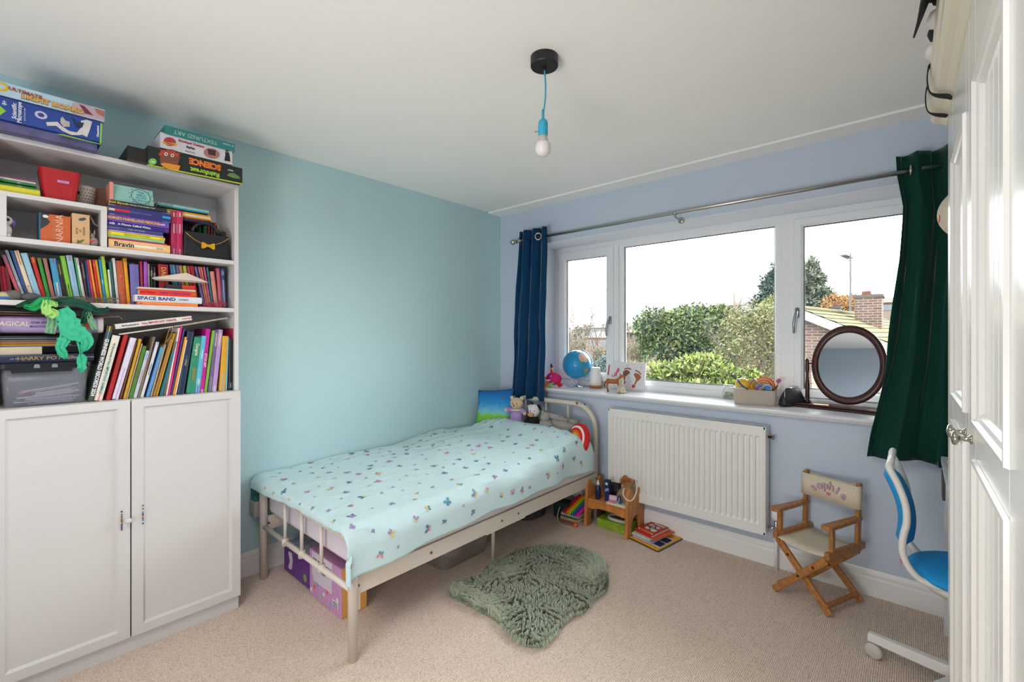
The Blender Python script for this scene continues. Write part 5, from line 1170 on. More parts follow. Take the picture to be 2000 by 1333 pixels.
r6, *_ = top_box('game_box', 'pale blue light board box on top of the left pile', (-14, 152), (204.7, 216.5), (204.7, 238.8), (-14, 181), 0.36, 0.27, M('light_blue_print', 'b4cfe0', 0.45, var=0.25, vscale=8), zmin=b5 + 0.0005); X6 = 0.36
face_text(r6, 'ULTIMATE', 50, 182, X6, 0.015, 'a8583a', -0.04, 1.2, bold=0.05); face_text(r6, 'LIGHT BOARD', 105, 204, X6, 0.0235, 'd8a85c', 0, 1.08, bold=0.07)
face_text(r6, 'LIGHT BOARD', 105, 204.4, X6, 0.0235, '4a3440', 0, 1.08, 0.0008, bold=0.10)
face_prism(r6, 'printed_photo', [(141, 201), (150, 200), (204, 217), (204, 236), (141, 222)], X6, 'c0a8b4'); face_prism(r6, 'printed_photo', [(155, 204), (165, 208), (182, 226), (166, 222)], X6, '7a2850', off=0.0009); face_prism(r6, 'printed_photo', [(184, 212), (203, 217), (204, 230), (190, 222)], X6, 'b4705a', off=0.0009)
b = MB(); pts = [at(-1 + 15 * math.cos(a), 169 + 7 * math.sin(a) + 3 * math.cos(a), 'x', X6) + Vector((0.001, 0, 0)) for a in [2 * PI * k / 24 for k in range(24)]]; b.tube(pts, 0.0035, 6, closed=True); obj('printed_ring', b, paint('e8c020'), r6, world=True)
# ------------------------------------------------------------ pillow, cushions and soft toys on the bed
def cushion_mesh(b, M4, w, h, t, mi=0, n=18, uvf=None):
    """soft square cushion in frame M4 (x right, y up, z towards the viewer)"""
    for sg in (1, -1):
        rows = []
        for i in range(n + 1):
            v = i / n * 2 - 1; row = []
            for j in range(n + 1):
                u = j / n * 2 - 1
                e = max(0, (1 - u ** 4)) ** 0.6 * max(0, (1 - v ** 4)) ** 0.6
                x = u * w / 2 * (1 - 0.07 * (1 - v * v)); y = v * h / 2 * (1 - 0.07 * (1 - u * u))
                row.append(M4 @ Vector((x, y, sg * t / 2 * e)))
            rows.append(row)
        b.grid(rows, mi=mi, flip=(sg < 0))
    return b
# bed pillow (grey olive), behind the toys
b = MB(); M4 = frame((0.72, 2.80, 0.62), (1, 0.0, -0.12), (0, 0.35, 0.94)); cushion_mesh(b, M4, 0.40, 0.24, 0.11); b.clean(1e-4)
obj('pillow', b, M('grey_olive_linen', '8e8c80', 0.9, var=0.1, vscale=12, bump=0.5, bscale=25), label='rumpled grey-olive pillow against the headboard behind the toys', cat='pillow', smooth=True)
# blue cushion in the corner
cc_ = at(966, 797, 'y', 2.66)
cc_ = at(966, 798, 'y', 2.70)
M4 = frame(cc_, (0.86, 0.32, 0.09), (-0.12, 0.40, 0.9))
cu = thing('cushion', 'bright blue cushion with green bottom edge leaning in the bed corner', 'cushion', (cc_.x, cc_.y, cc_.z - 0.16))
m = bpy.data.materials.new('blue_green_cushion_print'); m.use_nodes = True; nt = m.node_tree; p = nt.nodes['Principled BSDF']; p.inputs['Roughness'].default_value = 0.85
tc = nt.nodes.new('ShaderNodeTexCoord'); sp = nt.nodes.new('ShaderNodeSeparateXYZ'); nz = nt.nodes.new('ShaderNodeTexNoise'); nz.inputs['Scale'].default_value = 22; nz.inputs['Detail'].default_value = 5
ma = nt.nodes.new('ShaderNodeMath'); ma.operation = 'MULTIPLY_ADD'; ma.inputs[1].default_value = 0.07
rp = nt.nodes.new('ShaderNodeValToRGB'); e = rp.color_ramp.elements; e[0].position = 0.0; e[0].color = (*rgb('2f9ab4'), 1); e[1].position = 1; e[1].color = (*rgb('1660a8'), 1)
for pos, c in ((0.12, '3fb0b4'), (0.2, '6aba48'), (0.36, '86c84a'), (0.42, '7ac6dc'), (0.62, '2f96d4'), (0.8, '1878c4')):
    k = e.new(pos); k.color = (*rgb(c), 1)
mr = nt.nodes.new('ShaderNodeMapRange'); mr.inputs['From Min'].default_value = 0.03; mr.inputs['From Max'].default_value = 0.36
nt.links.new(tc.outputs['Object'], sp.inputs[0]); nt.links.new(tc.outputs['Object'], nz.inputs['Vector']); nt.links.new(nz.outputs['Fac'], ma.inputs[0]); nt.links.new(sp.outputs['Z'], ma.inputs[2]); nt.links.new(ma.outputs[0], mr.inputs['Value']); nt.links.new(mr.outputs[0], rp.inputs['Fac']); nt.links.new(rp.outputs['Color'], p.inputs['Base Color'])
b = MB(); cushion_mesh(b, M4, 0.33, 0.33, 0.08); b.clean(1e-4); obj('cover', b, m, cu, world=True, smooth=True)
# three plain printed blobs where the picture sits
def blob(root, M4, pts, c, z_, nm='printed_patch'):
    b = MB()
    for (x, y, rx, ry) in pts: b.prism(circ(rx, 14, x, y, ry), M4, z_, z_ + 0.001)
    obj(nm, b, paint(c), root, world=True)
blob(cu, M4, [(0.0, 0.0, 0.028, 0.034), (-0.075, -0.03, 0.022, 0.026), (0.07, 0.045, 0.02, 0.026)], '6a4a3c', 0.0352)
blob(cu, M4, [(0.0, 0.012, 0.016, 0.014), (-0.075, -0.026, 0.013, 0.011), (0.07, 0.05, 0.012, 0.012)], 'd8b48c', 0.0362)
blob(cu, M4, [(0.0, 0.036, 0.022, 0.010), (0.002, -0.024, 0.02, 0.014)], '232c54', 0.0366)
blob(cu, M4, [(-0.075, -0.004, 0.018, 0.008)], 'c8a42c', 0.0366); blob(cu, M4, [(0.07, 0.072, 0.016, 0.009), (0.07, 0.02, 0.012, 0.009)], 'b42a30', 0.0366)

def limb(b, p, q, r0, r1, mi=0):
    p, q = Vector(p), Vector(q); b.tube([p + (q - p) * t for t in (0, .25, .5, .75, 1)], [r0, r0 * 0.95 + r1 * 0.05, (r0 + r1) / 2, r1, r1], 10, mi=mi); b.ell(p, r0, 10, 8, mi=mi); b.ell(q, r1, 10, 8, mi=mi)
# teddy in lilac romper
_t = at(1009, 826, 'y', 2.70); tx, ty, tz = _t.x, _t.y, 0.63
tX, tY = Vector((0.92, 0.38, 0)), Vector((-0.38, 0.92, 0))       # right, away from the room
def TP(x, y, z): return Vector((tx, ty, tz)) + tX * x + tY * y + Vector((0, 0, z))
cream = M('cream_plush', 'd8bd9c', 0.95, bump=0.4, bscale=400, sheen=0.3); lil = M('lilac_knit', 'b08cc4', 0.9, bump=0.4, bscale=300); wh = M('white_plush', 'dcd8d8', 0.9, bump=0.4, bscale=300); dk = M('black_plush', '191618', 0.9, bump=0.3, bscale=300); gp = M('grey_plush', '9c9894', 0.95, bump=0.5, bscale=300, sheen=0.3)
td = thing('teddy_bear', 'cream teddy bear in a lilac romper sitting against the headboard', 'teddy bear', (tx, ty, tz - 0.02))
b = MB(); b.ell(TP(0, 0, 0.125), (0.042, 0.038, 0.036), 18, 12)
for s in (-1, 1):
    b.ell(TP(s * 0.031, 0.004, 0.156), (0.014, 0.009, 0.014), 10, 8); limb(b, TP(s * 0.018, -0.02, 0.0), TP(s * 0.022, -0.055, -0.012), 0.018, 0.017)
    b.ell(TP(s * 0.022, -0.064, -0.006), (0.016, 0.012, 0.020), 12, 8)
b.ell(TP(-0.058, -0.03, 0.085), 0.013, 10, 8); b.ell(TP(0.058, -0.015, 0.07), 0.013, 10, 8); b.ell(TP(0, -0.036, 0.115), (0.018, 0.014, 0.014), 12, 8)
obj('body', b, cream, td, world=True, smooth=True)
b = MB(); b.ell(TP(0, 0, 0.05), (0.043, 0.035, 0.048), 16, 12); limb(b, TP(-0.03, -0.005, 0.085), TP(-0.052, -0.025, 0.085), 0.017, 0.015); limb(b, TP(0.03, -0.003, 0.085), TP(0.054, -0.012, 0.075), 0.017, 0.015)
for s in (-1, 1): limb(b, TP(s * 0.02, -0.012, 0.02), TP(s * 0.022, -0.035, 0.0), 0.024, 0.02)
obj('romper', b, lil, td, world=True, smooth=True)
b = MB(); b.lathe([(0.02, 0.094), (0.036, 0.088), (0.038, 0.085), (0.022, 0.092)], c=(0, 0, 0), n=20, caps=False); b.bm.transform(Matrix.Translation(TP(0, -0.004, 0))); obj('collar', b, wh, td, world=True, smooth=True)
for s in (-1, 1):
    b = MB(); b.ell(TP(s * 0.015, -0.038, 0.130), 0.0035, 8, 6); obj('eye', b, M('bead_black', '101010', 0.15), td, world=True, smooth=True)
b = MB(); b.ell(TP(0, -0.051, 0.119), (0.0055, 0.004, 0.004), 8, 6); obj('nose', b, M('bead_black', '101010', 0.15), td, world=True, smooth=True)
td.scale = (1.28, 1.28, 1.28)
# black and white cow
_t = at(1042, 826, 'y', 2.72); tx, ty, tz = _t.x, _t.y, 0.62
cw = thing('plush_cow', 'black and white plush cow with tan muzzle beside the teddy bear', 'soft toy', (tx, ty, tz))
b = MB(); b.ell(TP(0, 0.0, 0.035), (0.036, 0.034, 0.045), 16, 12, mi=1); b.ell(TP(0.006, -0.005, 0.105), (0.034, 0.034, 0.038), 16, 12, mi=0); b.ell(TP(-0.012, 0.006, 0.118), (0.022, 0.028, 0.025), 12, 8, mi=0); b.ell(TP(0.026, 0.006, 0.12), (0.02, 0.024, 0.022), 12, 8, mi=1)
limb(b, TP(-0.02, -0.02, 0.03), TP(-0.026, -0.05, 0.005), 0.015, 0.014, 1); b.ell(TP(-0.027, -0.056, 0.006), (0.013, 0.010, 0.014), 10, 8, mi=0); limb(b, TP(-0.034, -0.002, 0.07), TP(-0.042, -0.02, 0.04), 0.013, 0.012, 1)
b.ell(TP(-0.012, 0.002, 0.148), (0.012, 0.01, 0.008), 8, 6, mi=1, wob=0.6, seed=2)
obj('body', b, [wh, dk], cw, world=True, smooth=True)
b = MB(); b.ell(TP(-0.006, -0.036, 0.086), (0.022, 0.016, 0.014), 14, 10); obj('muzzle', b, M('tan_plush', 'c89070', 0.9), cw, world=True, smooth=True)
b = MB()
for s in (-1, 1): b.ell(TP(s * 0.032, 0.004, 0.128), (0.012, 0.006, 0.007), 8, 6)
obj('ear', b, M('pink_plush', 'd8aa98', 0.9), cw, world=True, smooth=True)
b = MB()
for s in (-1, 1): b.ell(TP(0.004 + s * 0.012, -0.038, 0.108), 0.003, 6, 4)
obj('eye', b, M('bead_black', '101010', 0.15), cw, world=True)
cw.scale = (1.28, 1.28, 1.28)
# grey elephant slumped on its side
_t = at(1066, 828, 'y', 2.69); tx, ty, tz = _t.x, _t.y, 0.625
eg = thing('plush_elephant', 'floppy grey plush elephant slumped between the cow and the pillow', 'soft toy', (tx, ty, tz))
b = MB(); b.ell(TP(0, 0.0, 0.03), (0.045, 0.035, 0.04), 16, 12); b.ell(TP(0.0, -0.012, 0.088), (0.028, 0.028, 0.027), 14, 10)
limb(b, TP(-0.026, -0.02, 0.03), TP(-0.034, -0.052, 0.006), 0.016, 0.015); limb(b, TP(0.022, -0.02, 0.02), TP(0.024, -0.052, 0.004), 0.016, 0.015); limb(b, TP(0.02, 0, 0.06), TP(0.042, -0.02, 0.02), 0.012, 0.011)
b.ell(TP(-0.020, 0.004, 0.11), (0.012, 0.006, 0.012), 10, 8)
limb(b, TP(0.02, 0.004, 0.095), TP(0.085, 0.015, 0.078), 0.014, 0.020); limb(b, TP(0.085, 0.015, 0.078), TP(0.12, 0.02, 0.068), 0.02, 0.012)
obj('body', b, gp, eg, world=True, smooth=True); eg.scale = (1.2, 1.2, 1.2)
# folded grey blanket / cushion behind elephant
b = MB(); M4 = frame((0.80, 2.76, 0.655), (0.96, 0.1, -0.35), (0.0, 0.3, 0.95)); cushion_mesh(b, M4, 0.24, 0.13, 0.09); b.clean(1e-4)
obj('cushion', b, M('grey_brown_knit', '9a938a', 0.95, bump=0.7, bscale=60), label='small grey-brown knitted cushion drooping beside the elephant', cat='cushion', smooth=True)
# rainbow cushion: a half-moon of stripes standing on the duvet edge by the bed post
rbm = {'r': 'c8181c', 'w': 'e6e2e0', 'r2': 'd81e1a', 'o': 'ea6a1e', 'y': 'f0c81e', 'g': '3a9a44', 'b': '2a5ab0'}
Ro = thing('rainbow_cushion', 'rainbow shaped cushion with a pink smile leaning on the headboard post', 'cushion', (0.985, 2.70, 0.50))
RX = Vector((0.22, -0.95, -0.10)).normalized(); RY = Vector((0.18, 0.0, 0.98)).normalized(); 
M4 = frame(at(1131, 858, 'y', 2.70), (0.60, -0.42, -0.66), (0.58, 0.0, 0.74))
bands_ = [(0.125, 0.108, 'r'), (0.108, 0.094, 'w'), (0.094, 0.074, 'r2'), (0.074, 0.058, 'o'), (0.058, 0.042, 'y'), (0.042, 0.026, 'g'), (0.026, 0.004, 'b')]
def rb_pt(r, a, sg):
    th_ = 0.034 * math.sqrt(max(0, 1 - (r / 0.127) ** 4)) * (0.55 + 0.45 * min(1, math.sin(a) * 3 + 0.1) if 0 < a < PI else 0.55)
    return M4 @ Vector((r * 0.95 * math.cos(a), r * 1.08 * math.sin(a) - 0.03, sg * th_))
for r0, r1, c in bands_:
    b = MB()
    for sg in (1, -1):
        b.grid([[rb_pt(r1 + (r0 - r1) * q / 3, a, sg) for q in range(4)] for a in [PI * k / 24 for k in range(25)]], flip=(sg < 0))
    if c == 'r': b.grid([[rb_pt(0.125, a, 1), rb_pt(0.127, a, 0), rb_pt(0.125, a, -1)] for a in [PI * k / 24 for k in range(25)]])
    for a in (0, PI): b.grid([[rb_pt(r1 + (r0 - r1) * q / 3, a, 1) for q in range(4)], [rb_pt(r1 + (r0 - r1) * q / 3, a, -1) for q in range(4)]])
    b.clean(1e-4); obj('rainbow_band', b, M('felt_' + c, rbm[c], 0.85), Ro, world=True, smooth=True)
b = MB(); b.ell((0, 0, 0), (0.012, 0.012, 0.003), 12, 6); b.bm.transform(Matrix.Translation(rb_pt(0.048, PI * 0.42, 1)) @ M4.to_3x3().to_4x4()); obj('cheek', b, M('felt_pink', 'e89ab0', 0.85), Ro, world=True, smooth=True)
# small patterned pocket hanging by the foot post against the wall
b = MB(); M4 = frame((0.030, 0.955, 0.41), (1, 0, 0), (0, 0, 1)); b.box(0.008, 0.075, 0.925, 0.955, 0.335, 0.42, 0); b.box(0.012, 0.07, 0.93, 0.95, 0.42, 0.478, 1)
obj('bedside_pocket', b, [M('pocket_grey', 'a8a2a0', 0.9), M('pocket_pattern', '2a6a64', 0.9, var=0.6, vscale=60)], label='small grey fabric pocket hanging behind the foot post by the wall', cat='pocket')

# ------------------------------------------------------------ things on the window sill
ZS = 0.9085
def S(px, py): return at(px, py, 'z', ZS)
# globe
gp_ = Vector((0.705, 3.13, ZS)); gc = Vector((0.71, 3.13, 1.092)); gr = 0.118
gb_ = thing('globe', 'blue world globe tilted on a chrome arm near the curtain', 'globe', (gp_.x, gp_.y, ZS))
m = M('globe_ocean', '1f8fc4', 0.3, var=0.1, vscale=6)
ax = Vector((0.42, 0.30, 0.86)).normalized()
b = MB(); b.ell((0, 0, 0), gr, 40, 28); b.bm.transform(Matrix.Translation(gc)); obj('ball', b.clean(), m, gb_, world=True, smooth=True)
vd = (CAM - gc).normalized(); rt = vd.cross(Vector((0, 0, 1))).normalized() * -1; upv = rt.cross(vd) * -1
rt = Vector((math.cos(TH), math.sin(TH), 0)); upv = Vector((0, 0, 1)); vd = Vector((math.sin(TH), -math.cos(TH), 0.0)); 
def gpt(u, v, lift=1.002):
    w = math.sqrt(max(0.0, 1 - u * u - v * v)); return gc + (rt * u + upv * v + vd * w) * gr * lift
def land(name, poly, c, lift=1.003):
    b = MB(); n = len(poly); cx = sum(p[0] for p in poly) / n; cy = sum(p[1] for p in poly) / n
    rings = [[gpt(cx + (x - cx) * s, cy + (y - cy) * s, lift) for x, y in poly] for s in (1, 0.75, 0.5, 0.25, 0.02)]
    b.grid(rings, closed_u=True); obj(name, b, paint(c), gb_, world=True, smooth=True)
def gq(x, y): return ((x - 911) / 287.0, -(y - 520) / 287.0)      # from the 10x crop of the photograph
land('landmass', [gq(*p) for p in ((915, 300), (960, 275), (1050, 275), (1120, 340), (1140, 400), (1080, 425), (1050, 470), (1000, 450), (950, 450), (915, 400), (900, 350))], 'd6b09a')
land('landmass', [gq(*p) for p in ((1060, 300), (1120, 350), (1130, 395), (1070, 400), (1010, 340))], 'dcc08c', 1.005)
land('landmass', [gq(*p) for p in ((925, 425), (950, 440), (975, 520), (1000, 575), (985, 585), (945, 510))], '4f9a5c', 1.005)
land('landmass', [gq(*p) for p in ((1010, 610), (1060, 580), (1110, 610), (1140, 670), (1130, 700), (1080, 740), (1050, 745), (1035, 700), (1000, 690))], '3fa890')
land('landmass', [gq(*p) for p in ((1015, 600), (1060, 580), (1105, 605), (1110, 640), (1050, 650), (1005, 650))], 'c88a54', 1.005)
land('landmass', [gq(*p) for p in ((850, 235), (930, 245), (1000, 275), (960, 285), (880, 270))], 'd8dce0'); land('landmass', [gq(*p) for p in ((900, 785), (980, 760), (1030, 740), (1040, 770), (950, 800))], 'd8d2d6')
b = MB(); b.tube([gpt(*gq(x, y), 1.004) for x, y in ((655, 455), (720, 500), (800, 550), (900, 600), (1010, 632), (1080, 640), (1150, 630))], 0.0011, 5); obj('equator_line', b, paint('123a5c'), gb_, world=True)
chm = M('chrome_pale', 'dfe3e8', 0.12, metal=1.0)
aT = Vector((0.50, 0.0, 0.80)); axp = (rt * 0.38 + upv * 0.92).normalized()
b = MB(); pts = []
for k in range(25):
    a = math.radians(68 - 180 * k / 24 * 1.0); pts.append(gc + (rt * math.cos(a) + upv * math.sin(a)) * (gr + 0.011))
b.tube(pts, 0.003, 8); b.tube([gc + axp * gr * 0.99, gc + axp * (gr + 0.016)], 0.005, 8); b.tube([gc - axp * gr * 0.99, gc - axp * (gr + 0.014)], 0.005, 8); obj('meridian_arm', b.clean(), chm, gb_, world=True, smooth=True)
b = MB(); b.lathe([(0.058, ZS), (0.058, ZS + 0.004), (0.05, ZS + 0.008), (0.006, ZS + 0.013), (0.005, ZS + 0.05), (0.004, gc.z - gr - 0.008)], c=(gp_.x, gp_.y, 0), n=28); obj('stand', b.clean(), chm, gb_, world=True, smooth=True)
# white lamp with wooden foot
lp = S(1163, 758); la = thing('night_light', 'white cone night light with a wooden foot between globe and canvas', 'lamp', (lp.x, lp.y, ZS))
b = MB(); b.lathe([(0.044, ZS), (0.049, ZS + 0.004), (0.052, ZS + 0.022), (0.051, ZS + 0.024)], c=(lp.x, lp.y, 0), n=32); obj('wooden_foot', b.clean(), M('light_wood_foot', 'b4713c', 0.5, var=0.1, stretch=(1, 1, 8)), la, world=True, smooth=True)
b = MB(); b.lathe([(0.051, ZS + 0.024), (0.049, ZS + 0.06), (0.045, ZS + 0.11), (0.0395, ZS + 0.155), (0.038, ZS + 0.162), (0.034, ZS + 0.164), (0.0, ZS + 0.162)], c=(lp.x, lp.y, 0), n=32); obj('shade', b.clean(), M('opal_shade', 'eeecec', 0.4, sub=0.2), la, world=True, smooth=True)
# canvas with footprints
A_ = Vector((0.925, 3.222, ZS)); B_ = Vector((1.262, 3.19, ZS)); dirc = (B_ - A_).normalized(); wC = (B_ - A_).length; hC = 0.215
M4 = frame(A_, dirc, Vector((0.0, 0.10, 1)))
cvs = thing('canvas_picture', 'white canvas with two painted footprints propped in the window', 'picture', ((A_.x + B_.x) / 2, 3.23, ZS))
b = MB(); b.box(0, wC, 0, hC, -0.018, 0, 0, M4); bevel(obj('canvas', b, M('white_canvas', 'e4e2e6', 0.8), cvs, world=True), 0.002)
for z1_, z2_, x1_, x2_ in ((0, 0.004, 0, wC), (hC - 0.004, hC, 0, wC)): pass
def cq(x, y): return ((x - 280) / (1385 - 280) * wC, (1100 - y) / (1100 - 290) * hC * 0.985)
def cprint(nm, poly, c, z_=0.0004): b = MB(); b.prism([cq(*p) for p in poly][::-1], M4, z_, z_ + 0.0006); obj(nm, b, paint(c), cvs, world=True)
cprint('painted_foot', [(770, 560), (830, 510), (900, 505), (960, 550), (965, 600), (900, 650), (850, 700), (830, 780), (850, 880), (830, 915), (805, 900), (815, 820), (790, 740), (765, 650)], '8a5a44')
cprint('painted_foot', [(1085, 600), (1120, 575), (1200, 590), (1265, 640), (1290, 700), (1250, 760), (1180, 830), (1140, 920), (1090, 940), (1120, 860), (1150, 760), (1110, 690), (1085, 650)], 'a86a48')
cprint('painted_heel', [(1040, 930), (1080, 920), (1130, 940), (1140, 980), (1090, 1020), (1045, 1000)], 'c8303c'); cprint('painted_heel', [(810, 850), (845, 850), (855, 900), (830, 920), (805, 900)], 'b83040', 0.001)
for x, y in ((820, 480), (860, 462), (900, 455), (940, 462), (975, 480), (1130, 510), (1170, 520), (1205, 535), (1235, 560), (1265, 590)):
    b = MB(); b.prism(circ(0.006, 10, *cq(x, y)), M4, 0.0004, 0.001); obj('painted_toe', b, paint('8a4a44'), cvs, world=True)
for x, y in ((885, 375), (1275, 410), (935, 725), (1010, 835)):
    b = MB(); b.prism(circ(0.006, 6, *cq(x, y)), M4, 0.0004, 0.001); obj('painted_star', b, paint('b4b0bc'), cvs, world=True)
cprint('painted_line', [(318, 360), (350, 350), (352, 500), (335, 700), (298, 700), (315, 520)], 'a81c3c')
cprint('painted_flame', [(430, 640), (450, 700), (510, 720), (500, 560), (530, 660), (560, 560), (600, 470), (640, 455), (665, 540), (640, 600), (600, 600), (590, 700), (440, 740)], 'd86a7c')
# brown toy horse and white dog figurine
hs = S(1197, 765); ho = thing('toy_deer', 'brown toy deer figurine standing before the footprint canvas', 'figurine', (hs.x, hs.y, ZS))
hx = Vector((0.86, 0.38, 0)).normalized()
def HP(x, y, z): return Vector((hs.x + 0.012, hs.y - 0.012, ZS)) + hx * x + Vector((-hx.y, hx.x, 0)) * y + Vector((0, 0, z))
brn = M('brown_toy', 'a8642c', 0.6, var=0.15, vscale=40)
b = MB(); b.tube([HP(-0.052, 0, 0.074), HP(-0.045, 0, 0.08), HP(-0.02, 0, 0.078), HP(0.01, 0, 0.076), HP(0.035, 0, 0.08), HP(0.043, 0, 0.085)], [0.008, 0.019, 0.0185, 0.018, 0.019, 0.010], 12)
b.tube([HP(0.032, 0, 0.085), HP(0.045, 0, 0.105), HP(0.056, 0, 0.118)], [0.014, 0.010, 0.008], 10); b.tube([HP(0.046, 0, 0.122), HP(0.062, 0, 0.119), HP(0.082, 0, 0.112)], [0.009, 0.010, 0.006], 10)
for x in (-0.042, 0.034):
    for y in (-0.010, 0.010): b.tube([HP(x, y, 0.072), HP(x + (0.004 if x > 0 else -0.006), y, 0.035), HP(x, y, 0.006)], [0.009, 0.005, 0.004], 8)
for y in (-0.007, 0.007): b.ell(HP(0.048, y, 0.132), (0.003, 0.003, 0.008), 6, 6)
obj('body', b, brn, ho, world=True, smooth=True)
b = MB()
for x in (-0.042, 0.034):
    for y in (-0.010, 0.010): b.tube([HP(x, y, 0.008), HP(x + 0.002, y, 0.0)], [0.005, 0.0055], 8)
obj('hoof', b, paint('2a1c18'), ho, world=True)
b = MB(); b.tube([HP(-0.055, 0, 0.080), HP(-0.066, 0, 0.055), HP(-0.064, 0, 0.025)], [0.004, 0.007, 0.003], 8); obj('tail', b, paint('6a4c30'), ho, world=True, smooth=True)
ds = S(1217, 768); do = thing('toy_dog', 'small shaggy cream dog figurine sitting by the toy deer', 'figurine', (ds.x, ds.y, ZS))
b = MB(); D0 = Vector((ds.x - 0.003, ds.y - 0.02, ZS)); b.ell(D0 + Vector((0, 0, 0.032)), (0.024, 0.022, 0.034), 16, 12, wob=0.5, seed=3); b.ell(D0 + Vector((0.0, -0.004, 0.080)), (0.018, 0.018, 0.02), 14, 10, wob=0.3, seed=5)
for s in (-1, 1): b.ell(D0 + Vector((s * 0.013, -0.003, 0.098)), (0.005, 0.004, 0.010), 8, 6); b.tube([D0 + Vector((s * 0.012, -0.016, 0.045)), D0 + Vector((s * 0.013, -0.022, 0.005))], [0.009, 0.008], 8); b.ell(D0 + Vector((s * 0.022, -0.006, 0.012)), (0.014, 0.018, 0.012), 10, 8)
b.ell(D0 + Vector((0.006, -0.020, 0.074)), (0.007, 0.008, 0.006), 8, 6)
obj('body', b, M('cream_fur_toy', 'cfc4ae', 0.8, var=0.15, vscale=60, bump=0.6, bscale=120), do, world=True, smooth=True)
b = MB(); b.ell(D0 + Vector((0.008, -0.028, 0.076)), 0.003, 6, 4); b.ell(D0 + Vector((-0.003, -0.020, 0.086)), 0.002, 6, 4); b.ell(D0 + Vector((0.012, -0.019, 0.086)), 0.002, 6, 4); obj('nose', b, paint('2a2422'), do, world=True)
# pink monster plush with dangling legs
mo = Vector((0.545, 3.03, ZS)); mp_ = thing('monster_plush', 'magenta monster plush with orange and green legs over the sill edge', 'soft toy', mo)
b = MB(); b.ell(mo + Vector((0.005, 0, 0.066)), (0.068, 0.055, 0.052), 22, 16); mg = M('magenta_felt', 'd01c6c', 0.85, bump=0.2, bscale=300); obj('body', b, mg, mp_, world=True, smooth=True)
b = MB(); b.tube([mo + Vector((-0.014, 0, 0.110)), mo + Vector((-0.016, 0, 0.138))], [0.014, 0.011], 12); obj('neck_base', b, paint('d83a20'), mp_, world=True, smooth=True)
b = MB(); b.tube([mo + Vector((-0.016, 0, 0.137)), mo + Vector((-0.017, 0, 0.155))], [0.011, 0.010], 12); obj('neck_band', b, paint('d8a020'), mp_, world=True, smooth=True)
b = MB(); b.tube([mo + Vector((-0.017, 0, 0.154)), mo + Vector((-0.019, 0, 0.185))], [0.010, 0.012], 12); obj('hat', b, paint('3c3458'), mp_, world=True, smooth=True)
b = MB(); b.tube(smooth_path([mo + Vector((-0.01, -0.035, 0.035)), mo + Vector((-0.008, -0.085, 0.022)), mo + Vector((-0.012, -0.120, -0.02)), mo + Vector((-0.022, -0.135, -0.055))], 4), 0.009, 10); obj('leg', b, M('orange_felt', 'ea7a2c', 0.85), mp_, world=True, smooth=True)
b = MB(); b.tube(smooth_path([mo + Vector((0.03, -0.030, 0.035)), mo + Vector((0.030, -0.07, 0.03)), mo + Vector((0.028, -0.098, 0.005))], 4), [0.008] * 8 + [0.012], 10); obj('leg', b, M('lime_felt', '58c850', 0.85), mp_, world=True, smooth=True)
b = MB(); b.tube(smooth_path([mo + Vector((-0.055, -0.01, 0.055)), mo + Vector((-0.088, -0.01, 0.068)), mo + Vector((-0.098, -0.01, 0.035))], 4), 0.010, 10); obj('arm', b, M('orange_felt', 'ea7a2c', 0.85), mp_, world=True, smooth=True)
b = MB(); b.ell(mo + Vector((0.075, -0.015, 0.02)), (0.022, 0.02, 0.018), 12, 8); obj('arm', b, M('red_felt', 'c81430', 0.85), mp_, world=True, smooth=True)
MF = frame(mo + Vector((0.002, -0.052, 0.07)), (0.95, 0.28, 0), (0.0, 0.15, 1)); b = MB(); b.ell((0, 0, 0), (0.012, 0.010, 0.004), 10, 6); b.bm.transform(MF @ Matrix.Translation((0.012, 0.016, 0))); obj('eye', b, paint('7ab4dc'), mp_, world=True, smooth=True)
b = MB(); b.prism([(-0.035, 0.006), (-0.02, -0.002), (0, -0.004), (0.012, 0.0), (0.004, -0.014), (-0.014, -0.018), (-0.028, -0.010)], MF @ Matrix.Translation((-0.004, -0.006, 0)), 0.0, 0.004); obj('teeth', b, paint('ece8e4'), mp_, world=True)
# little things round the globe foot
for (px, py, r, c, lab, nm) in ((1066, 742, 0.022, 'd8a8bc', 'pale pink bunny toy half hidden by the navy curtain', 'toy_bunny'), (1103, 740, 0.034, '6c5a50', 'brown furry toy behind the magenta plush', 'toy_hedgehog')):
    p = S(px, 752 if px < 1080 else 746); root = thing(nm, lab, 'toy', (p.x, p.y, ZS)); b = MB(); b.ell(p + Vector((0, 0, r * 0.95)), (r, r, r), 14, 10, wob=0.3, seed=px); b.ell(p + Vector((-r * 0.3, -r * 0.2, r * 1.9)), r * 0.55, 10, 8)
    if nm == 'toy_bunny':
        for s in (-1, 1): b.ell(p + Vector((s * r * 0.4, 0, r * 2.9)), (r * 0.18, r * 0.15, r * 0.7), 8, 6)
    obj('body', b, M('toy_' + c, c, 0.9, bump=0.5, bscale=200), root, world=True, smooth=True)
p = S(1117, 757); b = MB(); b.box(p.x - 0.03, p.x + 0.02, p.y - 0.02, p.y + 0.02, ZS, ZS + 0.03); o = obj('glass_block', b, M('pale_glass', 'b4c4ca', 0.1, alpha=0.6), label='small pale glass block beside the globe stand', cat='paperweight'); bevel(o, 0.004)
rnd = random.Random(2)
for i in range(6):
    p = S(1138 + i * 2.2, 758 - (i % 3) * 2); b = MB(); b.ell(p + Vector((0, 0, 0.005)), (0.009 + 0.002 * (i % 2), 0.008, 0.0055), 10, 6)
    obj('pebble', b, M('shell_%d' % (i % 3), ('cfc6ba', 'a8744c', 'd8d8dc')[i % 3], 0.5), label=('palest', 'rust brown', 'bluish white', 'second pale', 'second brown', 'rightmost bluish')[i] + ' tiny stone in the row beside the night light', cat='stone', group='tiny stones by the night light', smooth=True)
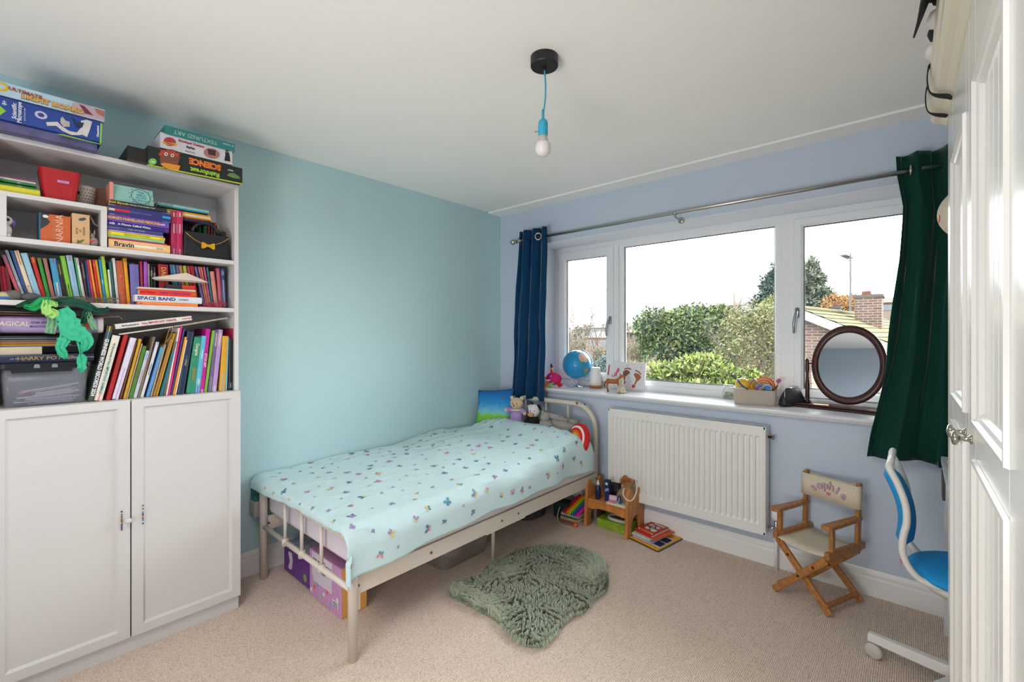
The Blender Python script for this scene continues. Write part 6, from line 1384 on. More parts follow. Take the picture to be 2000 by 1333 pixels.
# jar
p = S(1424, 779); ja = thing('glass_jar', 'small glass jar of brown shells behind the taupe tub', 'jar', (p.x, p.y, ZS))
jm = M('jar_glass', 'd4dcd8', 0.05, alpha=0.3)
b = MB(); b.lathe([(0.036, ZS), (0.040, ZS + 0.006), (0.040, ZS + 0.055), (0.032, ZS + 0.070), (0.031, ZS + 0.08)], c=(p.x, p.y, 0), n=24); obj('body', b.clean(), jm, ja, world=True, smooth=True)
b = MB(); b.lathe([(0.034, ZS + 0.078), (0.037, ZS + 0.084), (0.035, ZS + 0.09), (0.012, ZS + 0.094), (0, ZS + 0.094)], c=(p.x, p.y, 0), n=24); obj('lid', b.clean(), jm, ja, world=True, smooth=True)
b = MB(); rnd = random.Random(4)
for k in range(24): a = rnd.random() * 6.3; r_ = 0.026 * rnd.random() ** 0.5; b.ell((p.x + r_ * math.cos(a), p.y + r_ * math.sin(a), ZS + 0.012 + rnd.random() * 0.03), 0.008, 6, 4, mi=k % 2)
obj('contents', b, [paint('b07c54'), paint('6c8a5c')], ja, world=True, smooth=True, kind='stuff')
# taupe tub with fair toys
u0, u1 = S(1436, 789), S(1521, 794)
A_ = Vector((1.935, 3.025, ZS)); B_ = Vector((2.150, 3.070, ZS)); dx_ = (B_ - A_).normalized(); wB = 0.225; dB = 0.15; hB = 0.092
M4 = frame(A_, dx_, Vector((-dx_.y, dx_.x, 0)))
tb_ = thing('storage_tub', 'taupe plastic tub full of bright toys on the sill', 'tub', A_ + dx_ * (wB / 2) + Vector((0, dB / 2, 0)))
b = MB(); taupe = M('taupe_plastic', 'b3a697', 0.45)
def tr(i, z_, r_=0.02): return [M4 @ Vector((x, y, z_)) for x, y in rrect(-i, wB + i, -i, dB + i, r_)]
vs = b.grid([tr(0, 0), tr(0.004, hB - 0.006), tr(0.008, hB - 0.004), tr(0.008, hB), tr(0.003, hB), tr(0.0015, hB - 0.006), tr(-0.003, 0.003, 0.017)], closed_u=True); b.bm.faces.new(list(reversed(vs[0]))); b.bm.faces.new(vs[-1]); obj('body', b.clean(), taupe, tb_, world=True, smooth=False)
def TBp(x, y, z_): return M4 @ Vector((x, y, z_))
ml = thing('maraca', 'yellow and white maraca with a blue stripe in the taupe tub', 'maraca', TBp(0.035, 0.05, 0.02))
b = MB(); b.ell(TBp(0.045, 0.06, 0.118), (0.045, 0.036, 0.038), 24, 16); obj('ball', b, M('maraca_yellow', 'e8b83c', 0.35, var=0.12, vscale=9), ml, world=True, smooth=True)
b = MB(); b.tube([TBp(0.07, 0.05, 0.09), TBp(0.10, 0.05, 0.05), TBp(0.11, 0.05, 0.02)], 0.010, 10); obj('handle', b.clean(), paint('d8a030'), ml, world=True, smooth=True)
b = MB(); c_ = TBp(0.045, 0.06, 0.118); b.tube([c_ + Vector((0.0455 * math.cos(a) * math.cos(0.9), -0.0365 * math.sin(a) * 0.98, 0.0385 * -math.cos(a) * math.sin(0.9))) for a in [PI * k / 16 for k in range(17)]], 0.0055, 6); obj('stripe', b, paint('2c5c90'), ml, world=True, smooth=True)
sk = thing('shaker_tube', 'striped rainbow shaker tube lying across the taupe tub', 'shaker', TBp(0.11, 0.05, 0.06))
P0, P1 = TBp(0.098, 0.06, 0.140), TBp(0.160, 0.012, 0.085); cs = ['8ab4a0', 'b8406a', 'e88a3c', '3a9a54', 'd8503c', '4aa86c', 'c85ab0', '3c5ca8', '6a8ac0', 'e8703c', '3a8a5c']
for k, c in enumerate(cs):
    q0 = P0 + (P1 - P0) * (k / len(cs)); q1 = P0 + (P1 - P0) * ((k + 1) / len(cs)); b = MB(); b.tube([q0, q1], 0.0215, 16); obj('stripe', b, paint(c), sk, world=True)
b = MB(); b.tube([TBp(0.118, 0.07, 0.14), TBp(0.178, 0.055, 0.088)], 0.009, 10); obj('green_stick', b, paint('4cc45c'), label='bright green plastic stick beside the striped shaker', cat='stick', smooth=True)
b = MB(); c_ = TBp(0.163, 0.085, 0.112)
for k in range(9):
    r_ = 0.056 - k * 0.0055
    b.tube([c_ + dx_ * (r_ * math.cos(a)) + Vector((0, -0.003 * k, 0)) + Vector((0, 0, r_ * 0.92 * math.sin(a))) for a in [2 * PI * j / 24 for j in range(24)]], 0.0036, 5, mi=k % 3, closed=True)
b.ell(c_ + Vector((0, 0.012, 0)), (0.054, 0.008, 0.05), 20, 10, mi=2)
obj('slinky_ball', b, [paint('ee5c1c'), paint('e8a060'), paint('e4c8a8')], label='orange coiled ball toy at the back of the taupe tub', cat='toy')
bu = thing('soap_block', 'blue rounded speckled block at the tub front right', 'soap block', TBp(0.19, 0.02, 0.04)); Mb = frame(TBp(0.178, 0.012, 0.06), dx_, (0, 0, 1))
b = MB(); b.prism(rrect(-0.024, 0.024, 0, 0.066, 0.018), Mb, -0.02, 0.0); obj('body', b, paint('a8cce4'), bu, world=True); b = MB(); b.prism(rrect(-0.020, 0.020, 0, 0.062, 0.016), Mb, 0, 0.002); obj('face', b, M('blue_speckle', '2a78b8', 0.4, var=0.25, vscale=120), bu, world=True)
b = MB(); b.ell(TBp(0.238, 0.10, 0.145), (0.014, 0.012, 0.014), 12, 8, wob=0.3); b.tube([TBp(0.236, 0.10, 0.135), TBp(0.22, 0.09, 0.07)], 0.003, 6); obj('pompom_pencil', b, paint('b86a9c'), label='pencil with a purple pompom end rising from the tub', cat='pencil', smooth=True)
b = MB(); b.tube([TBp(0.232, 0.06, 0.118), TBp(0.20, 0.03, 0.08)], 0.0045, 8); obj('marker_pen', b, paint('4a3838'), label='dark marker pen lying over the right rim of the tub', cat='pen')
b = MB(); b.tube([TBp(0.085, 0.06, 0.15), TBp(0.10, 0.05, 0.09)], 0.010, 8); obj('yellow_stick', b, paint('e8b41c'), label='fat yellow stick between the maraca and the shaker', cat='stick', smooth=True)
b = MB(); b.ell(TBp(0.02, 0.02, 0.088), (0.05, 0.022, 0.014), 14, 8, wob=0.4, seed=8); b.bm.transform(Matrix.Identity(4)); obj('tissue', b, paint('dcd4d0'), label='crumpled pale tissue at the left rim of the tub', cat='tissue', smooth=True)
# black purse
pa = Vector((2.185, 3.10, ZS)); pu = thing('purse', 'small black snap purse standing between tub and mirror', 'purse', pa + Vector((0.03, 0.06, 0)))
M4 = frame(pa, Vector((0.45, 0.89, 0)), Vector((0, 0, 1)))
b = MB(); rows = []
for z_, hw_, t_ in ((0, 0.085, 0.020), (0.01, 0.092, 0.028), (0.04, 0.088, 0.024), (0.075, 0.075, 0.012), (0.098, 0.062, 0.004), (0.106, 0.050, 0.002)):
    rows.append([M4 @ Vector((0.075 + x, z_, y)) for x, y in rrect(-hw_, hw_, -t_, t_, min(t_ * 0.9, 0.02), 4)])
vs = b.grid(rows, closed_u=True); b.bm.faces.new(list(reversed(vs[0]))); b.bm.faces.new(vs[-1]); obj('body', b.clean(), M('black_leather', '25252a', 0.45, bump=0.3, bscale=150), pu, world=True, smooth=True)
b = MB(); b.tube([M4 @ Vector(q) for q in ((-0.002, 0.055, 0.014), (0.008, 0.098, 0.005), (0.02, 0.108, 0.003), (0.12, 0.109, 0.003))], 0.0022, 6); obj('metal_frame', b.clean(), chrome, pu, world=True, smooth=True)
# swing mirror
mah = M('mahogany', '3f1a16', 0.3, var=0.3, vscale=14, stretch=(1, 6, 1))
mc = at(1656, 713, 'y', 3.20); mi_ = thing('swing_mirror', 'round dark mahogany swing mirror on a plinth on the sill', 'mirror', (2.49, 3.2, ZS))
YW_ = math.radians(-9); Mq = Matrix.Translation((mc.x, mc.y - 0.01, 0)) @ Matrix.Rotation(YW_, 4, 'Z'); b = MB(); b.box(-0.255, 0.255, -0.085, 0.075, ZS, ZS + 0.012, 0, Mq); b.box(-0.245, 0.245, -0.075, 0.065, ZS + 0.012, ZS + 0.022, 0, Mq); bevel(obj('plinth', b, mah, mi_, world=True), 0.004, 2)
Rm = 0.226; R2 = 0.183
tilt = math.radians(7.5); Mm = Matrix.Translation(mc) @ Matrix.Rotation(YW_, 4, 'Z') @ Matrix.Rotation(-tilt, 4, 'X') @ frame((0, 0, 0), (1, 0, 0), (0, 0, 1)) @ Matrix.Diagonal((0.79, 1, 1, 1))
# lathe about the mirror axis (local z towards the room)
b = MB(); prof = [(R2, -0.006), (R2, 0.004), (R2 + 0.004, 0.009), (R2 + 0.018, 0.013), (R2 + 0.032, 0.012), (Rm, 0.006), (Rm, -0.008), (R2 + 0.01, -0.012)]
b.lathe(prof + [prof[0]], n=64, M4=Mm, caps=False); obj('frame', b.clean(), mah, mi_, world=True, smooth=True)
b = MB(); b.lathe([(0.0, 0.002), (R2 + 0.002, 0.002), (R2 + 0.002, -0.004), (0, -0.004)], n=64, M4=Mm, caps=False); obj('mirror_glass', b.clean(), M('silvered_glass', 'e8eaec', 0.0, metal=1.0), mi_, world=True)
for sx in (-1, 1):
    px_ = mc.x + sx * (Rm * 0.79 + 0.024) * math.cos(YW_); py_ = mc.y + sx * (Rm * 0.79 + 0.024) * math.sin(YW_); b = MB()
    b.lathe([(0.016, ZS + 0.022), (0.016, ZS + 0.028), (0.008, ZS + 0.036), (0.011, ZS + 0.055), (0.0105, ZS + 0.09), (0.013, ZS + 0.12), (0.009, ZS + 0.165), (0.007, ZS + 0.19), (0.011, ZS + 0.215), (0.012, ZS + 0.24), (0.009, ZS + 0.262), (0.011, ZS + 0.272), (0.006, ZS + 0.285), (0.0, ZS + 0.286)], c=(px_, py_, 0), n=16)
    b.tube([(px_ - sx * 0.004, py_, mc.z), (px_ - sx * 0.024, py_, mc.z)], 0.005, 8); obj('post', b.clean(), mah, mi_, world=True, smooth=True)
p = at(1606, 789, 'z', ZS + 0.024); ph2 = thing('phone', 'gold-rimmed small phone lying on the mirror plinth', 'phone', (p.x, p.y, ZS + 0.022)); Mp = frame((p.x, p.y - 0.03, ZS + 0.0225), (1, 0.05, 0), (-0.05, 1, 0))
b = MB(); b.prism(rrect(-0.045, 0.045, -0.028, 0.028, 0.009), Mp, 0, 0.007); obj('body', b, M('rose_gold', 'c8987c', 0.3, metal=0.6), ph2, world=True)
b = MB(); b.prism(rrect(-0.038, 0.038, -0.022, 0.022, 0.004), Mp, 0.007, 0.0078); obj('screen', b, M('dark_screen', '3a3436', 0.1), ph2, world=True)
# ------------------------------------------------------------ shaggy rug
rp_ = [(870, 1160), (880, 1143), (905, 1130), (938, 1118), (948, 1100), (985, 1088), (1012, 1071), (1060, 1063), (1105, 1062), (1160, 1075), (1188, 1098), (1196, 1135), (1186, 1155), (1160, 1168), (1148, 1192), (1108, 1206), (1088, 1238), (1062, 1260), (1030, 1262), (995, 1240), (965, 1210), (915, 1182)]
RP = [at(x, y, 'z', 0.022) for x, y in rp_]; rc = sum(RP, Vector()) / len(RP)
rug = thing('sheepskin_rug', 'sage green shaggy sheepskin-shaped rug on the carpet', 'rug', (rc.x, rc.y, 0))
def inside(x, y, P):
    c = False; n = len(P)
    for i in range(n):
        a, q = P[i], P[i - 1]
        if (a.y > y) != (q.y > y) and x < (q.x - a.x) * (y - a.y) / (q.y - a.y) + a.x: c = not c
    return c
RS = [rc + (p - rc) * 0.955 for p in smooth_path([(p.x, p.y, 0) for p in RP + [RP[0]]], 4)[:-1]]
b = MB(); b.prism([(p.x, p.y) for p in RS], Matrix.Identity(4), 0.0005, 0.012); b.bm.normal_update()
obj('rug_backing', b, M('rug_backing', '7f8a76', 0.95), rug, world=True)
rnd = random.Random(21); V = []; Fc = []; MI = []
x0_, x1_ = min(p.x for p in RS), max(p.x for p in RS); y0_, y1_ = min(p.y for p in RS), max(p.y for p in RS)
def flow(x, y):
    a = 3.6 * noise.noise(Vector((x * 4.2, y * 4.2, 3.3))) + 1.2 * noise.noise(Vector((x * 11, y * 11, 7.7))) - 1.6
    return math.cos(a), math.sin(a)
cnt = 0
while cnt < 34000:
    x, y = rnd.uniform(x0_, x1_), rnd.uniform(y0_, y1_)
    if not inside(x, y, RS): continue
    cnt += 1
    # clumping: pull roots' tips towards a nearby lock centre
    cx, cy = round(x / 0.022 + noise.noise(Vector((y * 60, x * 60, 0)))) * 0.022, round(y / 0.022 + noise.noise(Vector((x * 60, y * 60, 5)))) * 0.022
    fx, fy = flow(cx + 0.05 * noise.noise(Vector((cx * 90, cy * 90, 8))), cy); dr = Vector((x - rc.x, y - rc.y)); edge = 0.0
    L = rnd.uniform(0.032, 0.050); lean = 0.75 + 0.25 * rnd.random()
    tip = Vector((x + (cx - x) * 0.6 + fx * L * lean, y + (cy - y) * 0.6 + fy * L * lean, 0.012 + 0.030 * (0.5 + 0.5 * rnd.random()) + 0.010 * noise.noise(Vector((cx * 40, cy * 40, 1)))))
    if not inside(tip.x, tip.y, RP) and not inside(tip.x, tip.y, RS):
        o_ = dr.normalized(); tip = Vector((x + o_.x * L * 0.45 + fx * L * 0.3, y + o_.y * L * 0.45 + fy * L * 0.3, 0.006 + rnd.random() * 0.016))
    root = Vector((x, y, 0.010)); mid = root * 0.5 + tip * 0.5 + Vector((0, 0, 0.012 + 0.006 * rnd.random()))
    d = (tip - root).normalized(); w = Vector((-d.y, d.x, rnd.uniform(-0.3, 0.3))) * 0.0011
    i = len(V); V += [root - w, root + w, mid - w, mid + w, tip]
    Fc += [(i, i + 1, i + 3, i + 2), (i + 2, i + 3, i + 4)]; m_ = rnd.choice((0, 0, 1, 1, 2)); MI += [m_, m_]
me = bpy.data.meshes.new('pile'); inv = wm(rug).inverted(); me.from_pydata([inv @ v for v in V], [], Fc); me.update()
for c in ('bcc4ac', 'a9b39a', 'd2d8c2'): me.materials.append(M('rug_' + c, c, 0.9, sheen=0.2))
me.polygons.foreach_set('material_index', MI); o = bpy.data.objects.new('pile', me); COL.objects.link(o); o.parent = rug; o['kind'] = 'stuff'; me.shade_smooth()

# ------------------------------------------------------------ things under the bed
def P0(x, y): return at(x, y, 'z', 0)
pbx = thing('storage_box', 'purple box with a white handle under the foot of the bed', 'storage box', (0.245, 1.2, 0))
b = MB(); b.box(0.09, 0.405, 1.075, 1.33, 0.001, 0.155); bevel(obj('body', b, M('purple_plastic', '5f2a86', 0.35, var=0.2, vscale=9), pbx, world=True), 0.01, 3)
b = MB(); b.prism([(-0.022, -0.045), (0.012, -0.045), (0.022, 0.0), (0.012, 0.045), (-0.022, 0.045), (-0.012, 0.02), (-0.002, 0.0), (-0.012, -0.02)], frame((0.19, 1.0745, 0.085), (1, 0, 0), (0, 0, 1)), 0, 0.006); obj('handle', b, paint('d8d0d8'), pbx, world=True)
b = MB(); b.prism(circ(0.02, 12, 0.12, -0.03), frame((0.245, 1.0745, 0.08), (1, 0, 0), (0, 0, 1)), 0, 0.001); obj('printed_patch', b, paint('8aa050'), pbx, world=True)
b = MB(); b.box(0.10, 0.395, 1.085, 1.32, 0.156, 0.160); o = obj('picture_book', b, M('busy_print', '3c6a64', 0.6, var=0.9, vscale=40), label='colourful flat picture book lying on the purple box', cat='book')
b = MB(); b.box(0.11, 0.38, 1.08, 1.30, 0.1605, 0.168); obj('magazine', b, M('pale_print', '9aa0b4', 0.6, var=0.4, vscale=40), label='pale magazine on top of the picture book under the bed', cat='magazine')
kb2 = thing('craft_box', 'pink craft box with white front panel under the bed', 'craft box', (0.6, 1.12, 0))
b = MB(); b.box(0.436, 0.762, 1.066, 1.2, 0.001, 0.235); bevel(obj('carton', b, paint('c994c4'), kb2, world=True), 0.002, 1)
fk = frame((0.436, 1.0655, 0.0), (1, 0, 0), (0, 0, 1))
b = MB(); b.prism([(0.03, 0.115), (0.05, 0.085), (0.24, 0.085), (0.24, 0.232), (0.03, 0.232)], fk, 0, 0.0008); obj('white_panel', b, paint('d8d0dc'), kb2, world=True)
b = MB(); b.box(0.7625, 0.7635, 1.07, 1.198, 0.002, 0.233); obj('orange_side', b, paint('e0a456'), kb2, world=True)
text('BE IN YOU', fk @ Matrix.Translation((0.135, 0.185, 0.0012)), 0.040, paint('2a2430'), kb2, bold=0.03)
text('craft studio', fk @ Matrix.Translation((0.14, 0.15, 0.0012)), 0.014, paint('5a5460'), kb2)
rnd = random.Random(9)
for k in range(9):
    x, z_ = 0.02 + 0.034 * k, 0.03 + 0.03 * (k % 3) * 0.8; b = MB(); b.prism(circ(0.011, 8, x, z_), fk, 0.0, 0.001); obj('printed_charm', b, paint(('e8e0e4', 'e06a5a', '7ab0d8', '8ac08a')[k % 4]), kb2, world=True)
b = MB(); b.box(0.245, 0.30, 0.035, 0.068, 0, 0.0012, 0, fk); obj('printed_label', b, paint('ded8e0'), kb2, world=True)
for i in range(3): text('make & wear', fk @ Matrix.Translation((0.272, 0.059 - i * 0.009, 0.0016)), 0.0075, paint('3a3440'), kb2)
# clear under-bed box
cu_ = thing('underbed_box', 'clear plastic box with pale clothes under the bed side rail', 'storage box', (0.6, 1.83, 0))
cp_ = M('clear_box_pale', 'd8d4cf', 0.12, alpha=0.35)
b = MB(); rows = [[(x, y, z_) for x, y in rrect(0.38 - i, 0.79 + i, 1.66 - i, 2.02 + i, 0.05)] for z_, i in ((0.001, 0), (0.15, 0.025), (0.152, 0.032), (0.156, 0.032), (0.152, 0.022), (0.004, -0.003))]
vs = b.grid(rows, closed_u=True); b.bm.faces.new(list(reversed(vs[0]))); b.bm.faces.new(vs[-1]); obj('body', b.clean(), cp_, cu_, world=True, smooth=True)
for i, (c, x, y) in enumerate((('c8b8a4', 0.5, 1.74), ('b4a8a0', 0.68, 1.78), ('d8d0c8', 0.6, 1.92))):
    b = MB(); b.ell((x, y, 0.05 + 0.01 * i), (0.10, 0.08, 0.04), 14, 8, wob=0.5, seed=i); obj('folded_clothes', b, paint(c), label=('tan', 'grey-brown', 'off-white')[i] + ' folded garment inside the clear box under the bed', cat='clothes', smooth=True)
# dark woven basket
bk_ = thing('basket', 'dark grey ribbed basket under the head of the bed', 'basket', (0.62, 2.62, 0))
b = MB(); b.lathe([(0.12, 0.001), (0.15, 0.02), (0.165, 0.12), (0.17, 0.17), (0.162, 0.172), (0.15, 0.03)], c=(0.60, 2.60, 0), n=40); bs = obj('body', b.clean(), M('charcoal_basket', '3a3c44', 0.7), bk_, world=True)
for k in range(18):
    a = 2 * PI * k / 18; b = MB(); b.tube([(0.60 + r_ * math.cos(a), 2.60 + r_ * math.sin(a), z_) for r_, z_ in ((0.151, 0.02), (0.167, 0.12), (0.172, 0.17))], 0.004, 5); obj('rib', b, M('charcoal_basket', '3a3c44', 0.7), bk_, world=True)
# books and bags beside the stool, under the bed corner
o = obj('cloth_bag', MB().box(0.78, 0.92, 2.70, 2.80, 0.001, 0.12), M('dark_teal_cloth', '16302e', 0.9, bump=0.5, bscale=20), label='dark green fabric bag standing under the bed corner', cat='bag'); bevel(o, 0.02, 3)
zz = 0.0
for i, (c, th, lab) in enumerate((('8a5a44', 0.018, 'brown book, lowest of the pile under the bed corner'), ('b49a7c', 0.022, 'beige thick book in the middle of the pile under the bed corner'), ('2f6a40', 0.008, 'thin green book near the top of the pile under the bed corner'), ('cfc4bc', 0.020, 'pale book, topmost of the pile under the bed corner'))):
    Mt = frame((0.875, 2.665 + 0.004 * i, zz + 0.0006), (1, 0.06 * (i % 2), 0), (0, 1, 0)); b = book_mesh(0.14, 0.19, th - 0.0008, c); b.bm.transform(Mt); obj('book', b, [paint(c), pagem], label=lab, cat='book', group='books under the bed corner'); zz += th
rb2 = thing('sequin_bag', 'rainbow striped sequin pouch lying on the books beside the stool', 'pouch', (0.95, 2.74, zz))
for k, c in enumerate(('d81c5c', 'e8281c', 'f09a1c', 'e8d820', '2cae3c', '1f7ac8', '7a2ca8', 'c82c9c')):
    b = MB(); rows = []
    for i in range(7):
        t = i / 6; y = 2.665 + t * 0.17; zt_ = zz + 0.004 + 0.085 * t; x_ = 0.885 + 0.0165 * k + 0.03 * t
        rows.append([(x_, y, zt_ - 0.012), (x_, y, zt_ + 0.006 * math.sin(k * 1.2)), (x_ + 0.009, y, zt_ + 0.006), (x_ + 0.0165, y, zt_ + 0.006 * math.sin(k * 1.2 + 1.2)), (x_ + 0.0165, y, zt_ - 0.012)])
    b.grid(rows); obj('stripe', b, M('sequin_' + c, c, 0.35, bump=0.5, bscale=300), rb2, world=True, smooth=True)
b = MB(); b.tube(smooth_path([(0.87, 2.67, 0.10), (0.862, 2.655, 0.06), (0.872, 2.64, 0.012), (0.93, 2.62, 0.003), (1.0, 2.625, 0.003)], 5), 0.003, 6); obj('cable', b, paint('c8c0b8'), label='white cable hanging from the pouch down to the carpet', cat='cable', smooth=True)
b = MB(); b.ell((1.012, 2.655, 0.016), (0.014, 0.012, 0.015), 10, 8, wob=0.4, seed=4); obj('toy_ball', b, paint('e8702c'), label='tiny orange toy beside the stool foot under the bed', cat='toy', smooth=True)

# ------------------------------------------------------------ small wooden stool
pine = M('orange_pine', 'bf7c40', 0.45, var=0.22, vscale=9, stretch=(6, 6, 1), bump=0.1, bscale=40)
st = thing('step_stool', 'small orange pine step stool with tall arched sides', 'stool', (1.20, 2.83, 0))
def side_panel(x, nm='side_panel'):
    y0_, y1_ = 2.715, 2.945; yc_ = (y0_ + y1_) / 2
    out = [(y0_ - 0.008, 0), (y0_ + 0.045, 0)]
    out += [(yc_ + 0.062 * math.cos(a), 0.045 + 0.085 * math.sin(a)) for a in [PI - PI * k / 10 for k in range(11)]][0:11]
    out += [(y1_ - 0.045, 0), (y1_ + 0.008, 0), (y1_, 0.15), (y1_ - 0.012, 0.285), (y1_ - 0.028, 0.31), (y1_ - 0.05, 0.315), (yc_ + 0.055, 0.30), (yc_ + 0.03, 0.265), (yc_, 0.255), (yc_ - 0.03, 0.265), (yc_ - 0.055, 0.30), (y0_ + 0.05, 0.315), (y0_ + 0.028, 0.31), (y0_ + 0.012, 0.285), (y0_, 0.15)]
    b = MB(); b.prism(out, frame((x, 0, 0), (0, 1, 0), (0, 0, 1)), -0.011, 0.011); b.bm.normal_update()
    return bevel(obj(nm, b, pine, st, world=True), 0.003, 2)
side_panel(1.055); side_panel(1.365)
bevel(obj('seat', MB().box(1.066, 1.354, 2.728, 2.935, 0.178, 0.196), pine, st, world=True), 0.003, 2)
for y in (2.735, 2.915):
    b = MB(); ptsb = [(1.066, 0.178), (1.354, 0.178), (1.354, 0.128), (1.32, 0.128), (1.27, 0.142), (1.15, 0.142), (1.10, 0.128), (1.066, 0.128)]
    b.prism([(x, z_) for x, z_ in ptsb], frame((0, y, 0), (1, 0, 0), (0, 0, 1)), -0.008, 0.008); b.bm.normal_update(); bevel(obj('apron', b, pine, st, world=True), 0.002, 1)
SZ = 0.1965
sp_ = thing('spray_bottle', 'navy blue pump bottle with white nozzle on the stool', 'bottle', (1.125, 2.765, SZ))
b = MB(); b.lathe([(0.017, SZ), (0.019, SZ + 0.004), (0.019, SZ + 0.075), (0.015, SZ + 0.088), (0.0095, SZ + 0.094), (0.0095, SZ + 0.098)], c=(1.125, 2.765, 0), n=20); obj('body', b.clean(), M('navy_bottle', '18294e', 0.25, var=0.3, vscale=60), sp_, world=True, smooth=True)
b = MB(); b.lathe([(0.0105, SZ + 0.096), (0.0105, SZ + 0.110), (0.006, SZ + 0.113), (0.0065, SZ + 0.126), (0.0, SZ + 0.128)], c=(1.125, 2.765, 0), n=16); obj('nozzle', b.clean(), paint('d8d8e4'), sp_, world=True, smooth=True)
nb2 = thing('cosmetic_box', 'tall narrow navy blue carton with a cream moon on the stool', 'carton', (1.195, 2.775, SZ))
b = MB(); b.box(1.178, 1.213, 2.762, 2.79, SZ, SZ + 0.145); bevel(obj('carton', b, M('navy_carton', '1e2c62', 0.4), nb2, world=True), 0.001, 1)
fn = frame((1.1955, 2.7615, SZ), (1, 0, 0), (0, 0, 1)); b = MB(); b.prism(circ(0.010, 14, -0.002, 0.118), fn, 0, 0.0006); obj('printed_moon', b, paint('e4d49c'), nb2, world=True)
b = MB(); b.prism([(-0.014, 0.06), (0.0, 0.072), (0.014, 0.07), (0.014, 0.09), (-0.004, 0.088), (-0.014, 0.078)], fn, 0, 0.0006); obj('printed_wave', b, paint('8a9ac8'), nb2, world=True)
b = MB(); b.ell((1.215, 2.86, SZ + 0.05), (0.085, 0.045, 0.052), 18, 12, wob=0.25, seed=6); obj('toiletry_bag', b, M('black_nylon', '0f0f14', 0.5, bump=0.3, bscale=60), label='black shiny toiletry bag at the back of the stool', cat='bag', smooth=True)
lb = thing('trinket_box', 'lilac rimmed little flip box standing open on the stool', 'box', (1.25, 2.76, SZ + 0.012)); fl2 = frame((1.245, 2.755, SZ + 0.016), (0.95, 0.2, 0), (0, 0.25, 1))
b = MB(); b.prism(rrect(-0.028, 0.028, 0, 0.036, 0.008), fl2, -0.006, 0.0); obj('lid', b, paint('b088d0'), lb, world=True); b = MB(); b.prism(rrect(-0.022, 0.022, 0.006, 0.030, 0.003), fl2, 0.0, 0.001); obj('window', b, paint('d0b8b0'), lb, world=True)
b = MB(); b.box(1.222, 1.268, 2.722, 2.75, SZ + 0.012, SZ + 0.018); obj('pink_base', b, paint('e08aa4'), lb, world=True)
o = obj('notebook', MB().box(1.215, 1.353, 2.72, 2.80, SZ, SZ + 0.012), M('notebook_cream', 'ddd2b8', 0.7), label='small cream edged notebook on the right of the stool seat', cat='notebook')
o = obj('notebook', MB().box(1.27, 1.352, 2.735, 2.80, SZ + 0.0125, SZ + 0.016), paint('a8c4b4'), label='thin pale green card on the cream notebook', cat='card')
b = MB(); c_ = Vector((1.305, 2.735, SZ + 0.018)); b.tube([c_ + Vector((0.006, 0, 0)), c_ + Vector((-0.005, 0.008, 0.05))], 0.0085, 12); obj('glue_stick', b.clean(), M('navy_tube', '1f2f74', 0.35), label='short navy blue balm stick on the cream notebook', cat='tube')
text('NIVEA', frame(c_ + Vector((0.0005, -0.009 + 0.004, 0.025)), (-0.11, 0.16, 1), (-1, 0, -0.1)), 0.010, paint('e8e8f0'), bpy.data.objects['glue_stick'])
# hessian drawstring bag, with a stuffed fox head behind
hs_ = thing('hessian_bag', 'tan hessian drawstring bag with thick white cord on the stool', 'bag', (1.325, 2.84, SZ + 0.0))
hm = M('hessian', 'a8835c', 0.95, var=0.15, vscale=120, bump=0.8, bscale=260)
b = MB(); rows = []
for z_, rx, ry in ((0.0, 0.055, 0.045), (0.02, 0.068, 0.055), (0.06, 0.062, 0.05), (0.095, 0.042, 0.035), (0.112, 0.026, 0.022), (0.130, 0.040, 0.034), (0.150, 0.056, 0.045)):
    rows.append([(1.288 + 0.03 * min(1, z_ / 0.11) + rx * (1 + 0.10 * math.sin(7 * a) * (z_ > 0.06)) * math.cos(a), 2.835 + ry * (1 + 0.12 * math.sin(6 * a + 1) * (z_ > 0.06)) * math.sin(a), SZ + z_ + 0.006 * math.sin(5 * a) * (z_ > 0.12)) for a in [2 * PI * k / 28 for k in range(28)]])
vs = b.grid(rows, closed_u=True); b.bm.faces.new(list(reversed(vs[0]))); bmesh.ops.recalc_face_normals(b.bm, faces=b.bm.faces); o = obj('body', b, hm, hs_, world=True, smooth=True)
b = MB(); b.tube(smooth_path([at(1219, 955, 'y', 2.76), at(1217, 965, 'y', 2.735), at(1222, 975, 'y', 2.725), at(1232, 979, 'y', 2.72), at(1240, 970, 'y', 2.725), at(1244, 952, 'y', 2.74), at(1241, 939, 'y', 2.78)], 5), 0.0045, 8); obj('cord', b, paint('ded2c2'), hs_, world=True, smooth=True)
fx = at(1222, 940, 'y', 2.87); fo = thing('plush_fox', 'orange furry toy head poking up behind the hessian bag', 'soft toy', (fx.x, fx.y, fx.z - 0.04))
b = MB(); b.ell(fx, (0.034, 0.03, 0.034), 16, 12, wob=0.5, seed=2); obj('head', b, M('orange_fur', 'b4622a', 0.95, bump=1.0, bscale=150), fo, world=True, smooth=True)
b = MB(); b.ell(fx + Vector((-0.026, -0.014, 0.004)), (0.016, 0.014, 0.016), 12, 8); b.tube([fx + Vector((0, 0, -0.02)), Vector((fx.x, fx.y, SZ + 0.01))], [0.03, 0.035], 10); obj('face', b, M('peach_plush', 'd8a888', 0.9), fo, world=True, smooth=True)
